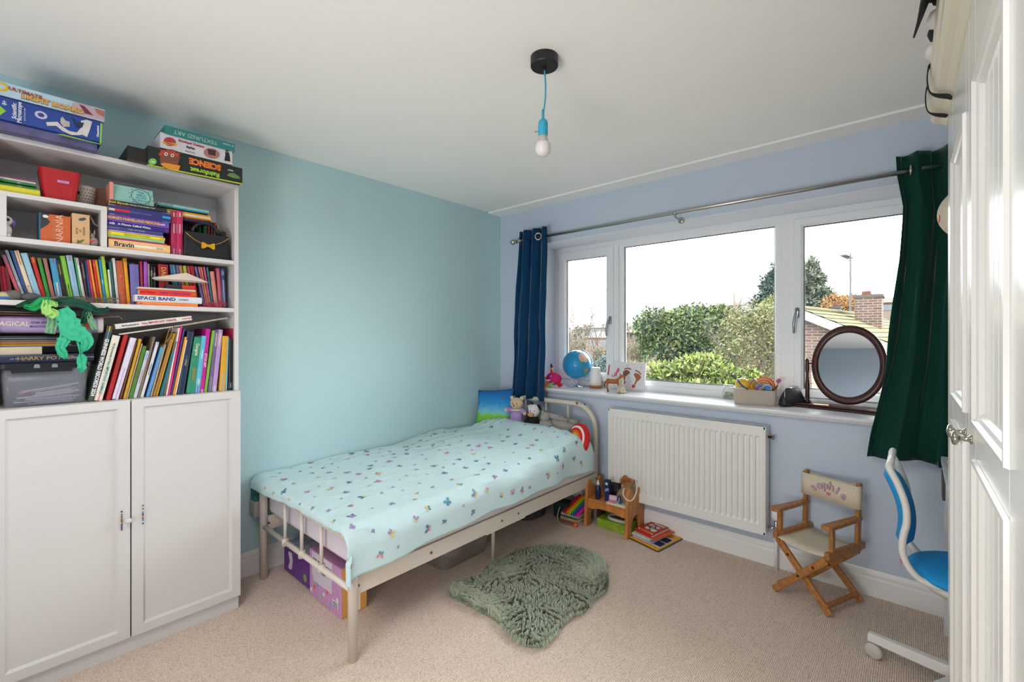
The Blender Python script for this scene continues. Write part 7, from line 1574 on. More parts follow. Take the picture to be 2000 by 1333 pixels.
# on the floor under the stool: green box and white trinket dish
gb3 = thing('shoe_box', 'flat lime green printed box under the stool', 'box', (1.24, 2.85, 0))
b = MB(); b.box(1.115, 1.345, 2.765, 2.93, 0.001, 0.062); bevel(obj('carton', b, M('lime_print', '86a52c', 0.5, var=0.25, vscale=30), gb3, world=True), 0.002, 1)
text('fresh', frame((1.32, 2.764, 0.02), (1, 0, 0), (0, 0, 1)), 0.012, paint('dce4b8'), gb3)
b = MB()
for k in range(16): a = 2 * PI * k / 16; 
b.tube([(1.25 + 0.07 * math.cos(a), 2.83 + 0.05 * math.sin(a), 0.073 + 0.002 * math.sin(3 * a)) for a in [2 * PI * k / 24 for k in range(24)]], 0.011, 8, closed=True); obj('hair_band', b, M('grey_white_band', 'c4bcb8', 0.6), label='grey-white padded ring resting on the lime green box', cat='hair band', smooth=True)
b = MB(); b.ell((1.09, 2.86, 0.06), (0.02, 0.05, 0.055), 12, 8, wob=0.8, seed=5); obj('scrunchie', b, M('dark_mixed_fabric', '4a2a20', 0.9, var=0.6, vscale=50), label='dark brown and maroon fabric bundle behind the left stool leg', cat='cloth')

# ------------------------------------------------------------ pile of children's books on the carpet
Bx = Vector((0.90, -0.43, 0)).normalized(); By = Vector((0.43, 0.90, 0)).normalized()
Q = P0(1286, 1081)
def floor_book(lab, corner, L, D, th, z_, col, ang=0.0, top=None, mat=None):
    """corner = front right corner; spine L runs to the left, depth D away"""
    ca, sa = math.cos(ang), math.sin(ang); X = Vector((Bx.x * ca - Bx.y * sa, Bx.x * sa + Bx.y * ca, 0)) * -1; Y = Vector((By.x * ca - By.y * sa, By.x * sa + By.y * ca, 0))
    Mt = Matrix((X, Y, Vector((0, 0, 1)))).transposed().to_4x4(); Mt.translation = Vector(corner) + Vector((0, 0, z_ + 0.0005))
    b = book_mesh(L, D, th - 0.0006, col); b.bm.transform(Mt); bmesh.ops.recalc_face_normals(b.bm, faces=b.bm.faces)
    o = obj('book', b, [mat or paint(col), pagem], label=lab, cat='book', group='books stacked on the carpet by the radiator')
    return o, Mt
YY = Vector((0.10, 1.0, 0)).normalized()
Bx = Vector((0.965, -0.26, 0)).normalized(); By = Vector((0.16, 0.985, 0)).normalized()
corner = P0(1285, 1080)
zz = 0.0
floor_book('thin blue magazine, lowest of the floor book pile', corner + Vector((0.004, 0.006, 0)), 0.225, 0.275, 0.004, zz, '3a6a94', 0.0); zz += 0.004
floor_book('thin dark magazine second from the floor in the book pile', corner, 0.228, 0.27, 0.003, zz, '2a2c34', 0.02); zz += 0.003
oy, My = floor_book('yellow bordered magazine with blue photos in the floor pile', corner + Vector((0.0, 0.002, 0)), 0.225, 0.272, 0.006, zz, 'e0a818', 0.0); zz += 0.006
b = MB(); b.box(0.012, 0.075, 0.03, 0.20, 0.0054, 0.0062, 0, My); obj('photo_panel', b, paint('d8d4dc'), oy, world=True)
for k in range(2): b = MB(); b.box(0.016, 0.071, 0.045 + 0.075 * k, 0.11 + 0.075 * k, 0.0062, 0.0068, 0, My); obj('printed_photo', b, M('dark_blue_photo', '2a3560', 0.4, var=0.7, vscale=60), oy, world=True)
c2_ = corner + By * 0.02 - Bx * 0.082
floor_book('lilac paperback on the yellow magazine in the floor pile', c2_ + Vector((0.012, 0, 0)), 0.145, 0.20, 0.010, zz, 'cfa8cc', 0.02); zz += 0.010
floor_book('sky blue and white comic in the middle of the floor pile', c2_, 0.150, 0.21, 0.006, zz, 'a8c4cc', -0.03); zz += 0.006
floor_book('white puzzle book in the middle of the floor pile', c2_ + By * 0.01, 0.142, 0.2, 0.008, zz, 'd4d4cc', 0.04); zz += 0.008
floor_book('orange-red picture book under the top red book', c2_ + By * 0.03 + Bx * 0.03, 0.14, 0.2, 0.005, zz, 'd85a34', -0.06); zz += 0.005
orr, Mr = floor_book('thick red joke book, topmost on the floor pile', c2_ + By * 0.028, 0.135, 0.19, 0.017, zz, 'c4201f', -0.02)
for (x, y, r_) in ((0.040, 0.075, 0.021), (0.072, 0.105, 0.023), (0.045, 0.12, 0.018), (0.088, 0.075, 0.019), (0.095, 0.125, 0.016)):
    b = MB(); b.prism(circ(r_, 16, x, y, r_ * 1.15), Mr, 0.0166, 0.0172); obj('printed_cloud', b, paint('d8d4d0'), orr, world=True)
b = MB(); b.box(0.02, 0.10, 0.158, 0.178, 0.0166, 0.0172, 0, Mr); obj('printed_panel', b, paint('cfc8c0'), orr, world=True)
b = MB(); b.box(0.02, 0.115, 0.012, 0.034, 0.0166, 0.0172, 0, Mr); obj('printed_panel', b, paint('e07a20'), orr, world=True)
for x in (0.015, 0.12): b = MB(); b.prism(circ(0.008, 12, x, 0.02), Mr, 0.0172, 0.0178); obj('printed_dot', b, paint('e8d8b0'), orr, world=True)
text('JOKE BOOK', Mr @ Matrix.Translation((0.068, 0.10, 0.0178)) @ Matrix.Rotation(PI, 4, 'Z'), 0.016, paint('2a2a2a'), orr, bold=0.02)

# ------------------------------------------------------------ director's chair
a_ = math.atan2(-0.39, 0.92); cwood = M('teak_chair_wood', 'a9713c', 0.4, var=0.3, vscale=10, stretch=(5, 5, 5), bump=0.1, bscale=60)
dc = thing('director_chair', "child's folding wooden director's chair with cream canvas lettered back", 'chair', (2.405, 2.775, 0), (0, 0, a_))
def dbar(nm, p, q, w, t, up=(0, 0, 1)):
    p, q = Vector(p), Vector(q); d = (q - p).normalized(); b = MB(); M4 = frame(p, d, up); b.box(0, (q - p).length, -w / 2, w / 2, -t / 2, t / 2, 0, M4)
    return bevel(obj(nm, b, cwood, dc), 0.004, 2)
hw, dp = 0.128, 0.145
for s in (-1, 1):
    x = s * hw
    dbar('seat_rail', (x, -dp - 0.01, 0.292), (x, dp + 0.005, 0.292), 0.034, 0.024)
    dbar('arm_post', (x, -dp + 0.035, 0.305), (x, -dp + 0.035, 0.418), 0.024, 0.020, (0, 1, 0))
    dbar('back_post', (x, dp - 0.045, 0.305), (x, dp - 0.030, 0.60), 0.030, 0.018, (0, 1, 0))
    b = MB(); b.prism([(-0.024, -dp - 0.012), (-0.015, -dp - 0.024), (0.018, -dp - 0.024), (0.026, -dp - 0.01), (0.020, dp - 0.10), (0.012, dp - 0.02), (-0.012, dp - 0.02), (-0.018, dp - 0.10)], Matrix.Translation((x, 0, 0)), 0.418, 0.438); bevel(obj('armrest', b, cwood, dc), 0.005, 2)
dark = M('bolt_brass', '6a5030', 0.35, metal=0.9)
for y, o_ in ((-dp + 0.005, 0), (dp - 0.03, 0)):
    l1 = dbar('leg', (-hw - 0.005, y + 0.012, 0.012), (hw - 0.004, y + 0.012, 0.275), 0.032, 0.018, (0, 1, 0)) if False else None
    for s, dy in ((1, -0.011), (-1, 0.011)):
        p, q = Vector((-s * (hw + 0.004), y + dy, 0.010)), Vector((s * (hw - 0.002), y + dy, 0.272)); d = (q - p).normalized(); b = MB(); M4 = frame(p, d, (0, 1, 0)); 
        b.box(0, (q - p).length, -0.009, 0.009, -0.017, 0.017, 0, M4)
        for v in b.bm.verts: v.co.z = max(v.co.z, 0.0)
        L_ = bevel(obj('leg', b, cwood, dc), 0.004, 2)
        for t_ in (0.5, 0.78):
            m_ = p + (q - p) * t_; bb = MB(); bb.lathe([(0.007, 0), (0.006, 0.003), (0, 0.0035)], n=10, M4=frame(m_ + Vector((0, -0.009, 0)), (1, 0, 0), (0, 0, 1))); obj('bolt', bb, dark, L_)
for s in (-1, 1):
    dbar('stretcher', (s * (hw - 0.012), -dp + 0.005, 0.046), (s * (hw - 0.012), dp - 0.03, 0.046), 0.020, 0.020)
    dbar('foot_rail', (s * (hw - 0.01), -dp - 0.005, 0.268), (s * (hw - 0.01), dp - 0.005, 0.268), 0.018, 0.02)
canv = M('cream_canvas', 'd9cdb6', 0.9, var=0.05, vscale=30, bump=0.3, bscale=400)
b = MB(); rows = [[(x * hw * 0.93, y, 0.288 - 0.014 * (1 - x * x)) for x in [k / 6 - 1 for k in range(13)]] for y in (-dp - 0.002, -dp / 2, 0, dp / 2, dp - 0.005)]
b.grid(rows); o = obj('seat_canvas', b, canv, dc, smooth=True); m = o.modifiers.new('t', 'SOLIDIFY'); m.thickness = 0.003
b = MB(); zb0, zb1 = 0.475, 0.590; ring_ = []
def bring(z_): return [(hw + 0.012, dp - 0.045 + 0.012, z_), (hw + 0.014, dp - 0.04, z_), (hw + 0.010, dp - 0.058, z_), (hw - 0.014, dp - 0.062, z_), (0, dp - 0.055, z_), (-hw + 0.014, dp - 0.062, z_), (-hw - 0.010, dp - 0.058, z_), (-hw - 0.014, dp - 0.04, z_), (-hw - 0.010, dp - 0.022, z_), (-hw + 0.014, dp - 0.020, z_), (0, dp - 0.046, z_), (hw - 0.014, dp - 0.020, z_)]
b.grid([bring(z_) for z_ in (zb0, (zb0 + zb1) / 2, zb1)], closed_u=True); bk3 = obj('back_canvas', b, canv, dc, smooth=True); m = bk3.modifiers.new('t', 'SOLIDIFY'); m.thickness = 0.002
WD = wm(dc)
for i, ch in enumerate('sophie'):
    t = (i - 2.5) / 2.5; ang = -t * 0.75; x = t * 0.075; z_ = 0.532 + 0.030 * (1 - t * t) - 0.008
    Mc = WD @ (Matrix.Translation((x, dp - 0.0625, z_)) @ frame((0, 0, 0), (1, 0, 0), (0, 0, 1)) @ Matrix.Rotation(ang, 4, 'Z'))
    text(ch, Mc, 0.058, M('embroidery_grey', '8a7c8c', 0.8), bk3, bold=0.035); text(ch, Mc @ Matrix.Translation((0, 0, 0.001)), 0.058, M('embroidery_pink', 'd0a4b4', 0.8), bk3, bold=0.008)
b = MB(); hp = [(0.011 * (16 * math.sin(t) ** 3) / 16, 0.010 * (13 * math.cos(t) - 5 * math.cos(2 * t) - 2 * math.cos(3 * t) - math.cos(4 * t)) / 16) for t in [2 * PI * k / 24 for k in range(24)]][::-1]
b.prism(hp, Matrix.Translation((0.002, dp - 0.0635, 0.512)) @ frame((0, 0, 0), (1, 0, 0), (0, 0, 1)), -0.001, 0.001); obj('embroidered_heart', b, M('embroidery_heart', 'c4708c', 0.8), bk3)

# ------------------------------------------------------------ blue swivel desk chair
sc_ = thing('swivel_chair', 'white framed swivel chair with bright blue seat at the desk', 'chair', (2.93, 2.33, 0))
wf_ = M('white_frame_plastic', 'dcd9d4', 0.35); bf_ = M('bright_blue_fabric', '0f8fd2', 0.8, bump=0.15, bscale=500)
hub = Vector((2.925, 2.325, 0))
for k in range(5):
    d = (Vector((2.668, 2.395, 0)) - hub).normalized(); d = Matrix.Rotation(2 * PI * k / 5, 3, 'Z') @ d; Lg = 0.285; sdv = Vector((-d.y, d.x, 0))
    if k in (2,): Lg = 0.24
    b = MB(); rows = []
    for t, w_, zc, hh in ((0.0, 0.026, 0.098, 0.020), (0.5, 0.023, 0.092, 0.018), (1.0, 0.019, 0.086, 0.016)):
        c_ = hub + d * (0.02 + Lg * t) + Vector((0, 0, zc)); rows.append([c_ + sdv * w_ - Vector((0, 0, hh)), c_ + sdv * w_ * 0.7 + Vector((0, 0, hh)), c_ - sdv * w_ * 0.7 + Vector((0, 0, hh)), c_ - sdv * w_ - Vector((0, 0, hh))])
    vs = b.grid(rows, closed_u=True); b.bm.faces.new(vs[-1]); bmesh.ops.recalc_face_normals(b.bm, faces=b.bm.faces); lg = bevel(obj('leg', b, wf_, sc_, world=True), 0.004, 2)
    cc = hub + d * (Lg + 0.002)
    for s in (-1, 1):
        b = MB(); b.lathe([(0.0, 0.0), (0.024, 0.001), (0.031, 0.006), (0.031, 0.014), (0.026, 0.018)], n=24, M4=frame(cc + sdv * (0.004 if s > 0 else -0.004) + Vector((0, 0, 0.0315)), d, (0, 0, 1)) @ Matrix.Diagonal((1, 1, -s, 1)) @ Matrix.Translation((0, 0, -0.018)))
        bmesh.ops.recalc_face_normals(b.bm, faces=b.bm.faces); obj('caster', b, M('grey_white_caster', 'c4c0ba', 0.4), lg, world=True, smooth=True)
b = MB(); b.lathe([(0.035, 0.07), (0.036, 0.115), (0.028, 0.125), (0.028, 0.24), (0.018, 0.245), (0.018, 0.39)], c=hub, n=20); obj('gas_column', b.clean(), wf_, sc_, world=True, smooth=True)
# tube frame, measured along the near side
near = [(1862, 1157), (1840, 1150), (1800, 1134), (1775, 1108), (1763, 1078), (1764, 1050), (1771, 1020), (1768, 985), (1753, 945), (1737, 915)]
NP = [at(x, y, 'y', 2.20) for x, y in near]
topc = at(1742, 902, 'y', 2.25); 
path = [Vector((3.02, 2.20, NP[0].z - 0.004))] + NP + [Vector((NP[-1].x + 0.003, 2.225, NP[-1].z + 0.018)), Vector((NP[-1].x + 0.004, 2.26, NP[-1].z + 0.026))]
far = [Vector((p.x, 4.66 - p.y, p.z)) for p in reversed(path)]
b = MB(); b.tube(smooth_path(path + far, 5), 0.0115, 12); obj('tube_frame', b.clean(), wf_, sc_, world=True, smooth=True)
b = MB(); b.ell((0, 0, 0), (0.185, 0.185, 0.045), 36, 18)
for v in b.bm.verts: v.co.z = v.co.z if v.co.z > 0 else v.co.z * 0.8
b.bm.transform(Matrix.Translation((2.935, 2.33, 0.462))); obj('seat', b, bf_, sc_, world=True, smooth=True)
b = MB(); b.lathe([(0.12, 0.40), (0.15, 0.425), (0.155, 0.44)], c=hub, n=24); obj('seat_pan', b.clean(), wf_, sc_, world=True, smooth=True)
# back pad
b = MB(); rows = []
for i in range(13):
    t = i / 12; zc = 0.535 + 0.275 * t; w_ = 0.115 * (math.sin(PI * (0.12 + 0.80 * t)) ** 0.5) * (1 - 0.25 * (1 - t) ** 2); xc = 2.742 - 0.045 * t ** 2 + 0.018 * math.sin(PI * t)
    rows.append([(xc + 0.030 * math.cos(a) * (0.9 if 0 < i < 12 else 0.3), 2.33 + w_ * math.sin(a), zc) for a in [2 * PI * k / 24 for k in range(24)]])
vs = b.grid(rows, closed_u=True); b.bm.faces.new(list(reversed(vs[0]))); b.bm.faces.new(vs[-1]); obj('backrest', b.clean(), bf_, sc_, world=True, smooth=True)
b = MB()
for yy in (2.235, 2.26): b.tube([(2.738, yy, 0.54), (2.734, yy - 0.006, 0.50), (2.738, yy - 0.004, 0.478)], 0.0018, 5)
obj('ribbon', b, M('pink_ribbon', 'd870a8', 0.7), sc_, world=True)
# ------------------------------------------------------------ garden and neighbourhood outside (first-floor view)
import numpy as np
GZ = -2.7
def X_(h, k=6.5):
    """outdoor paint: the colour as seen in the bright overcast light, brought back to the surface's own albedo"""
    return tuple(c / k for c in rgb(h))
def leafm(name, h, k=4.6):
    m = M(name, X_(h, k), 0.7, spec=0.25); return m
def leaves(name, root, blobs, n, size, mats, seed=0, shell=0.55, aspect=0.5, droop=0.0, weights=None, zcut=None, kind='stuff'):
    """leaf quads scattered in the outer shell of ellipsoids"""
    rs = np.random.RandomState(seed); vol = np.array([bl[3] * bl[4] * bl[5] for bl in blobs]) ** 0.67; pr_ = vol / vol.sum()
    idx = rs.choice(len(blobs), n, p=pr_); B = np.array(blobs)[idx]
    d = rs.normal(size=(n, 3)); d /= np.linalg.norm(d, axis=1)[:, None]
    r = (shell + (1.03 - shell) * rs.rand(n) ** 0.6)[:, None]; c = B[:, :3] + d * B[:, 3:6] * r
    a = rs.normal(size=(n, 3)) + d * 0.6; a[:, 2] -= droop; a /= np.linalg.norm(a, axis=1)[:, None]
    t = rs.normal(size=(n, 3)); t -= (t * a).sum(1)[:, None] * a; t /= np.linalg.norm(t, axis=1)[:, None]
    s = size * (0.6 + 0.8 * rs.rand(n))[:, None]
    V = np.stack([c, c + a * s * 0.5 + t * s * aspect * 0.5, c + a * s, c + a * s * 0.5 - t * s * aspect * 0.5], 1).reshape(-1, 3)
    if zcut is not None: V[:, 2] = np.maximum(V[:, 2], zcut)
    F = np.arange(4 * n).reshape(-1, 4); inv = wm(root).inverted(); off = np.array(inv.translation)
    me = bpy.data.meshes.new(name); me.vertices.add(4 * n); me.vertices.foreach_set('co', (V + off).ravel())
    me.loops.add(4 * n); me.loops.foreach_set('vertex_index', F.ravel()); me.polygons.add(n); me.polygons.foreach_set('loop_start', np.arange(0, 4 * n, 4)); me.polygons.foreach_set('loop_total', np.full(n, 4))
    for m in mats: me.materials.append(m)
    me.polygons.foreach_set('material_index', rs.choice(len(mats), n, p=weights).astype(np.int32)); me.update(); me.validate()
    o = bpy.data.objects.new(name, me); COL.objects.link(o); o.parent = root; o['kind'] = kind; return o
def cluster(c, r, n, k, seed, squash=1.0):
    rs = random.Random(seed); out = [(c.x, c.y, c.z, r * 0.8, r * 0.8, r * 0.8 * squash)]
    for i in range(n):
        a = rs.uniform(0, 2 * PI); e = rs.uniform(-0.6, 1.0); q = r * rs.uniform(0.45, 0.8); s = r * rs.uniform(0.25, 0.42) * k
        out.append((c.x + q * math.cos(a) * math.cos(e), c.y + q * math.sin(a) * math.cos(e), c.z + q * math.sin(e) * squash, s, s, s * 0.9))
    return out
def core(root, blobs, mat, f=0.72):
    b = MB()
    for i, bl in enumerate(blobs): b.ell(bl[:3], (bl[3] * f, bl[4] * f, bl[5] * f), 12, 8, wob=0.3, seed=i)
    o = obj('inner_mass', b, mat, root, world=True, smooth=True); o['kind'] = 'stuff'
bark = M('bark', X_('9a8878'), 0.9, var=0.2, vscale=6)
def branchy(b, p, d, L, r, depth, rs, spread=0.55, up=0.12):
    q = p + d * L; b.tube([p, p + d * L * 0.5 + Vector((rs.uniform(-1, 1), rs.uniform(-1, 1), 0)) * L * 0.04, q], [r, r * 0.8, r * 0.62], 4 if depth < 3 else 6, caps=False)
    if depth == 0: return
    for i in range(3 if depth > 1 else 4):
        nd = (d + Vector((rs.uniform(-1, 1), rs.uniform(-1, 1), rs.uniform(-0.5, 1))) * spread + Vector((0, 0, up))).normalized()
        branchy(b, p + d * L * rs.uniform(0.55, 1.0), nd, L * rs.uniform(0.6, 0.8), r * 0.55, depth - 1, rs, spread, up)
def bare_tree(lab, base, h, seed, mat=bark, depth=5, r=None, spread=0.5, group=None):
    t = thing('bare_tree', lab, 'tree', base, group=group); b = MB(); rs = random.Random(seed)
    branchy(b, Vector(base), Vector((rs.uniform(-.1, .1), 0, 1)).normalized(), h * 0.34, r or h * 0.014, depth, rs, spread)
    o = obj('branches', b, mat, t, world=True); return t
# ground
b = MB(); n = 24
rows = [[(-90 + 180 * i / n, 3.5 + 130 * (j / n) ** 1.6, GZ + (0 if j < 4 else 0.10 * ((130 * (j / n) ** 1.6) - 8) * 0.30)) for i in range(n + 1)] for j in range(n + 1)]
b.grid(rows); obj('garden_ground', b, M('garden_ground', X_('8a8a5c', 6), 0.95, var=0.4, vscale=0.8), kind='structure', loc=Vector((0, 0, 0)))
b = MB(); b.box(-0.5, 4.2, W + T, W + T + 0.02, GZ, 0.86); obj('outside_wall', b, M('outer_brick', X_('b08a74'), 0.9), kind='structure', loc=Vector((0, 0, 0)))

# big conifer bush, middle of the wide pane
YC = 13.0; c = at(1330, 668, 'y', YC); rr0 = 88 / 890 * (c - CAM).dot(Vector((-math.sin(TH), math.cos(TH), 0)))
cyp = [leafm('cypress_mid', '86a063'), leafm('cypress_light', 'b0bd70'), leafm('cypress_dark', '5e7f58', 5)]
t = thing('cypress_bush', 'large rounded green cypress in the middle of the garden view', 'tree', (c.x, c.y, GZ))
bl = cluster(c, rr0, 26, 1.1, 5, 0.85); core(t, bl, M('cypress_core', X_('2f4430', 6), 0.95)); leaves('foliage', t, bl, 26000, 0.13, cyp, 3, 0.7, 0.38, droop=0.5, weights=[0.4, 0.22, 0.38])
b = MB(); b.tube([(c.x, c.y, GZ), (c.x, c.y, c.z)], [0.16, 0.1], 8); obj('trunk', b, bark, t, world=True)
# second, looser part with a spiky top to its right
c = at(1405, 640, 'y', 13.8); t = thing('loose_conifer', 'ragged green conifer beside the large rounded cypress', 'tree', (c.x, c.y, GZ))
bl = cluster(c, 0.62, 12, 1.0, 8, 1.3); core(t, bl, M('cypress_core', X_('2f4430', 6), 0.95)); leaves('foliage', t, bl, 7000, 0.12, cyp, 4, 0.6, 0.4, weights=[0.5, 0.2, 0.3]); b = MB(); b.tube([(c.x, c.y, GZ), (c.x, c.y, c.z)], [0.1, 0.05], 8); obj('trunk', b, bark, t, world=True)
# bright laurel hedge close below the window
lau = [leafm('laurel_light', 'd0e070', 4.2), leafm('laurel_mid', 'a4bf52', 4.6), leafm('laurel_dark', '6c9048', 5), leafm('laurel_buff', 'e0d6a0', 4.4)]
for i, (px, py, Y, r_, lab) in enumerate(((1300, 742, 7.0, 0.40, 'bright yellow-green laurel bush at the left end of the hedge'), (1362, 735, 7.2, 0.50, 'tallest bright laurel bush in the middle of the hedge'), (1430, 760, 7.2, 0.42, 'yellow-green laurel bush behind the glass jar'), (1300, 800, 6.6, 0.5, 'low front laurel bush just above the sill'), (1400, 800, 6.6, 0.5, 'low laurel bush behind the taupe tub'))):
    c = at(px, py, 'y', Y); t = thing('laurel_bush', lab, 'bush', (c.x, c.y, GZ), group='laurel hedge bushes'); bl = cluster(c, r_, 10, 1.0, 20 + i, 0.8)
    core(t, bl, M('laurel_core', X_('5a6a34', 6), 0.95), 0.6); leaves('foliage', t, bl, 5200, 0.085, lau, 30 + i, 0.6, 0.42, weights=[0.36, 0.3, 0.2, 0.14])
    b = MB(); b.tube([(c.x, c.y, GZ), (c.x, c.y, c.z)], 0.03, 6); rs = random.Random(i); 
    for k in range(4): branchy(b, c + Vector((0, 0, -0.3)), Vector((rs.uniform(-1, 1), rs.uniform(-1, 1), 1)).normalized(), 0.25, 0.006, 2, rs)
    obj('stems', b, M('buff_stem', X_('c8ac88'), 0.9), t, world=True)
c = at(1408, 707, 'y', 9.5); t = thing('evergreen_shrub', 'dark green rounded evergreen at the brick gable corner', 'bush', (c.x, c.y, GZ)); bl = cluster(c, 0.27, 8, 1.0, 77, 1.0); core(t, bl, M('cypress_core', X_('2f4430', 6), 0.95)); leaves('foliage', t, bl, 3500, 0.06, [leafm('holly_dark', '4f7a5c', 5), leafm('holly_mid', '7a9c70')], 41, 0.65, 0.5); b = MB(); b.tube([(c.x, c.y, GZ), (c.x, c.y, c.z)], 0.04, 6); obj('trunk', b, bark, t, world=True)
# sparse olive shrub tree in front of the brick gable
c = at(1475, 665, 'y', 8.8); t = thing('garden_tree', 'sparse olive-leaved tree with pale branches before the brick gable', 'tree', (c.x, c.y, GZ))
b = MB(); rs = random.Random(14)
for k in range(5): branchy(b, Vector((c.x + rs.uniform(-0.2, 0.2), c.y, c.z - 1.1)), Vector((rs.uniform(-0.7, 0.7), rs.uniform(-0.3, 0.3), 1)).normalized(), 0.62, 0.018, 4, rs, 0.6, 0.1)
b.tube([(c.x, c.y, GZ), (c.x, c.y, c.z - 1.0)], 0.06, 8); obj('branches', b, M('pale_branch', X_('c4ae98', 6), 0.9), t, world=True)
bl = cluster(c, 0.75, 16, 1.0, 15, 1.05); leaves('foliage', t, bl, 7500, 0.052, [leafm('olive_leaf', 'b4b470'), leafm('olive_dark', '8a9a5c'), leafm('olive_pale', 'd4cc94')], 16, 0.15, 0.45)
bl = cluster(c + Vector((0.1, 0.3, -0.9)), 0.8, 12, 1.0, 18, 0.7); leaves('foliage', t, bl, 5500, 0.055, [leafm('olive_leaf', 'b4b470'), leafm('olive_pale', 'd4cc94'), leafm('laurel_mid', 'a4bf52')], 19, 0.15, 0.45)

# brick house with a mossy roof
A = at(1563, 604, 'y', 14.0); rd = Vector((0.132, 0.991, 0)).normalized(); gd = Vector((0.991, -0.132, 0)).normalized()
def gpx(px, py):
    v = at(px, py, 'y', 14.0) - CAM; t_ = (A - CAM).dot(rd) / v.dot(rd); return CAM + v * t_
Rv = gpx(1641, 634); Lv = gpx(1405, 676); sR = (A.z - Rv.z) / (Rv - A).dot(gd); sL = (A.z - Lv.z) / (A - Lv).dot(gd)
uR = 3.9; uL = (A - Lv).dot(gd); LEN = 9.0
ho = thing('brick_house', 'brick house with white verge boards and a moss covered roof', 'house', (A.x, A.y, GZ))
def brickmat(name, c1, c2, mo, sc=1.0):
    m = bpy.data.materials.new(name); m.use_nodes = True; nt = m.node_tree; p = nt.nodes['Principled BSDF']; p.inputs['Roughness'].default_value = 0.9
    tc = nt.nodes.new('ShaderNodeTexCoord'); sp = nt.nodes.new('ShaderNodeSeparateXYZ'); cb = nt.nodes.new('ShaderNodeCombineXYZ'); ad = nt.nodes.new('ShaderNodeMath'); br = nt.nodes.new('ShaderNodeTexBrick')
    nt.links.new(tc.outputs['Object'], sp.inputs[0]); nt.links.new(sp.outputs['X'], ad.inputs[0]); nt.links.new(sp.outputs['Y'], ad.inputs[1]); nt.links.new(ad.outputs[0], cb.inputs['X']); nt.links.new(sp.outputs['Z'], cb.inputs['Y']); nt.links.new(cb.outputs[0], br.inputs['Vector'])
    br.inputs['Color1'].default_value = (*c1, 1); br.inputs['Color2'].default_value = (*c2, 1); br.inputs['Mortar'].default_value = (*mo, 1); br.inputs['Scale'].default_value = 1.0; br.inputs['Brick Width'].default_value = 0.225 * sc; br.inputs['Row Height'].default_value = 0.075 * sc; br.inputs['Mortar Size'].default_value = 0.011 * sc; br.inputs['Bias'].default_value = -0.1
    nt.links.new(br.outputs['Color'], p.inputs['Base Color']); return m
bkm_ = brickmat('house_brick', X_('c49a84', 5.5), X_('96705e', 5.5), X_('e4d8cc', 5.5))
def HG(u, z_, w): return A + gd * u + rd * w + Vector((0, 0, z_ - A.z))
b = MB(); zl_, zr_ = A.z - uL * sL, A.z - uR * sR
for w in (0.25, LEN):
    b.face([HG(-uL + 0.2, GZ, w), HG(uR - 0.2, GZ, w), HG(uR - 0.2, zr_, w), HG(0, A.z - 0.1, w), HG(-uL + 0.2, zl_, w)])
b.face([HG(-uL + 0.2, GZ, 0.25), HG(-uL + 0.2, zl_, 0.25), HG(-uL + 0.2, zl_, LEN), HG(-uL + 0.2, GZ, LEN)]); b.face([HG(uR - 0.2, GZ, 0.25), HG(uR - 0.2, zr_, 0.25), HG(uR - 0.2, zr_, LEN), HG(uR - 0.2, GZ, LEN)])
obj('wall', b, bkm_, ho, world=True)
moss = M('mossy_tile', X_('c9c24a', 6.5), 0.95, var=0.55, vscale=1.6); nt = moss.node_tree
b = MB(); nrow = 15; tl_ = uR / nrow
for k in range(nrow):
    u0_, u1_ = k * tl_, (k + 1) * tl_ + 0.03; z0_, z1_ = A.z - u0_ * sR, A.z - u1_ * sR
    b.face([HG(u0_, z0_ + 0.005, 0), HG(u1_, z1_ + 0.035, 0), HG(u1_, z1_ + 0.035, LEN), HG(u0_, z0_ + 0.005, LEN)]); b.face([HG(u1_, z1_ + 0.035, 0), HG(u1_, z1_ - 0.02, 0), HG(u1_, z1_ - 0.02, LEN), HG(u1_, z1_ + 0.035, LEN)], 1)
o = obj('tile_courses', b, [moss, M('tile_edge', X_('6a5c3c', 7), 0.95)], ho, world=True); o['kind'] = 'stuff'
b = MB(); b.face([HG(0, A.z, 0), HG(-uL, zl_, 0), HG(-uL, zl_, LEN), HG(0, A.z, LEN)]); obj('roof_slope', b, moss, ho, world=True)
b = MB(); b.tube([HG(0, A.z + 0.03, -0.02), HG(0, A.z + 0.03, LEN)], 0.07, 8); obj('ridge_tiles', b, M('ridge_tile', X_('b4a86a', 6.5), 0.95, var=0.3), ho, world=True)
vb_ = M('verge_board', X_('e6e6e6', 5.2), 0.6)
for s, u_, sl in ((1, uR, sR), (-1, uL, sL)):
    b = MB(); b.face([HG(0, A.z, -0.01), HG(s * u_, A.z - u_ * sl, -0.01), HG(s * u_, A.z - u_ * sl - 0.23, -0.01), HG(0, A.z - 0.24, -0.01)]); b.face([HG(0, A.z - 0.24, -0.01), HG(s * u_, A.z - u_ * sl - 0.23, -0.01), HG(s * u_, A.z - u_ * sl - 0.23, 0.25), HG(0, A.z - 0.24, 0.25)]); obj('verge_board', b, vb_, ho, world=True)
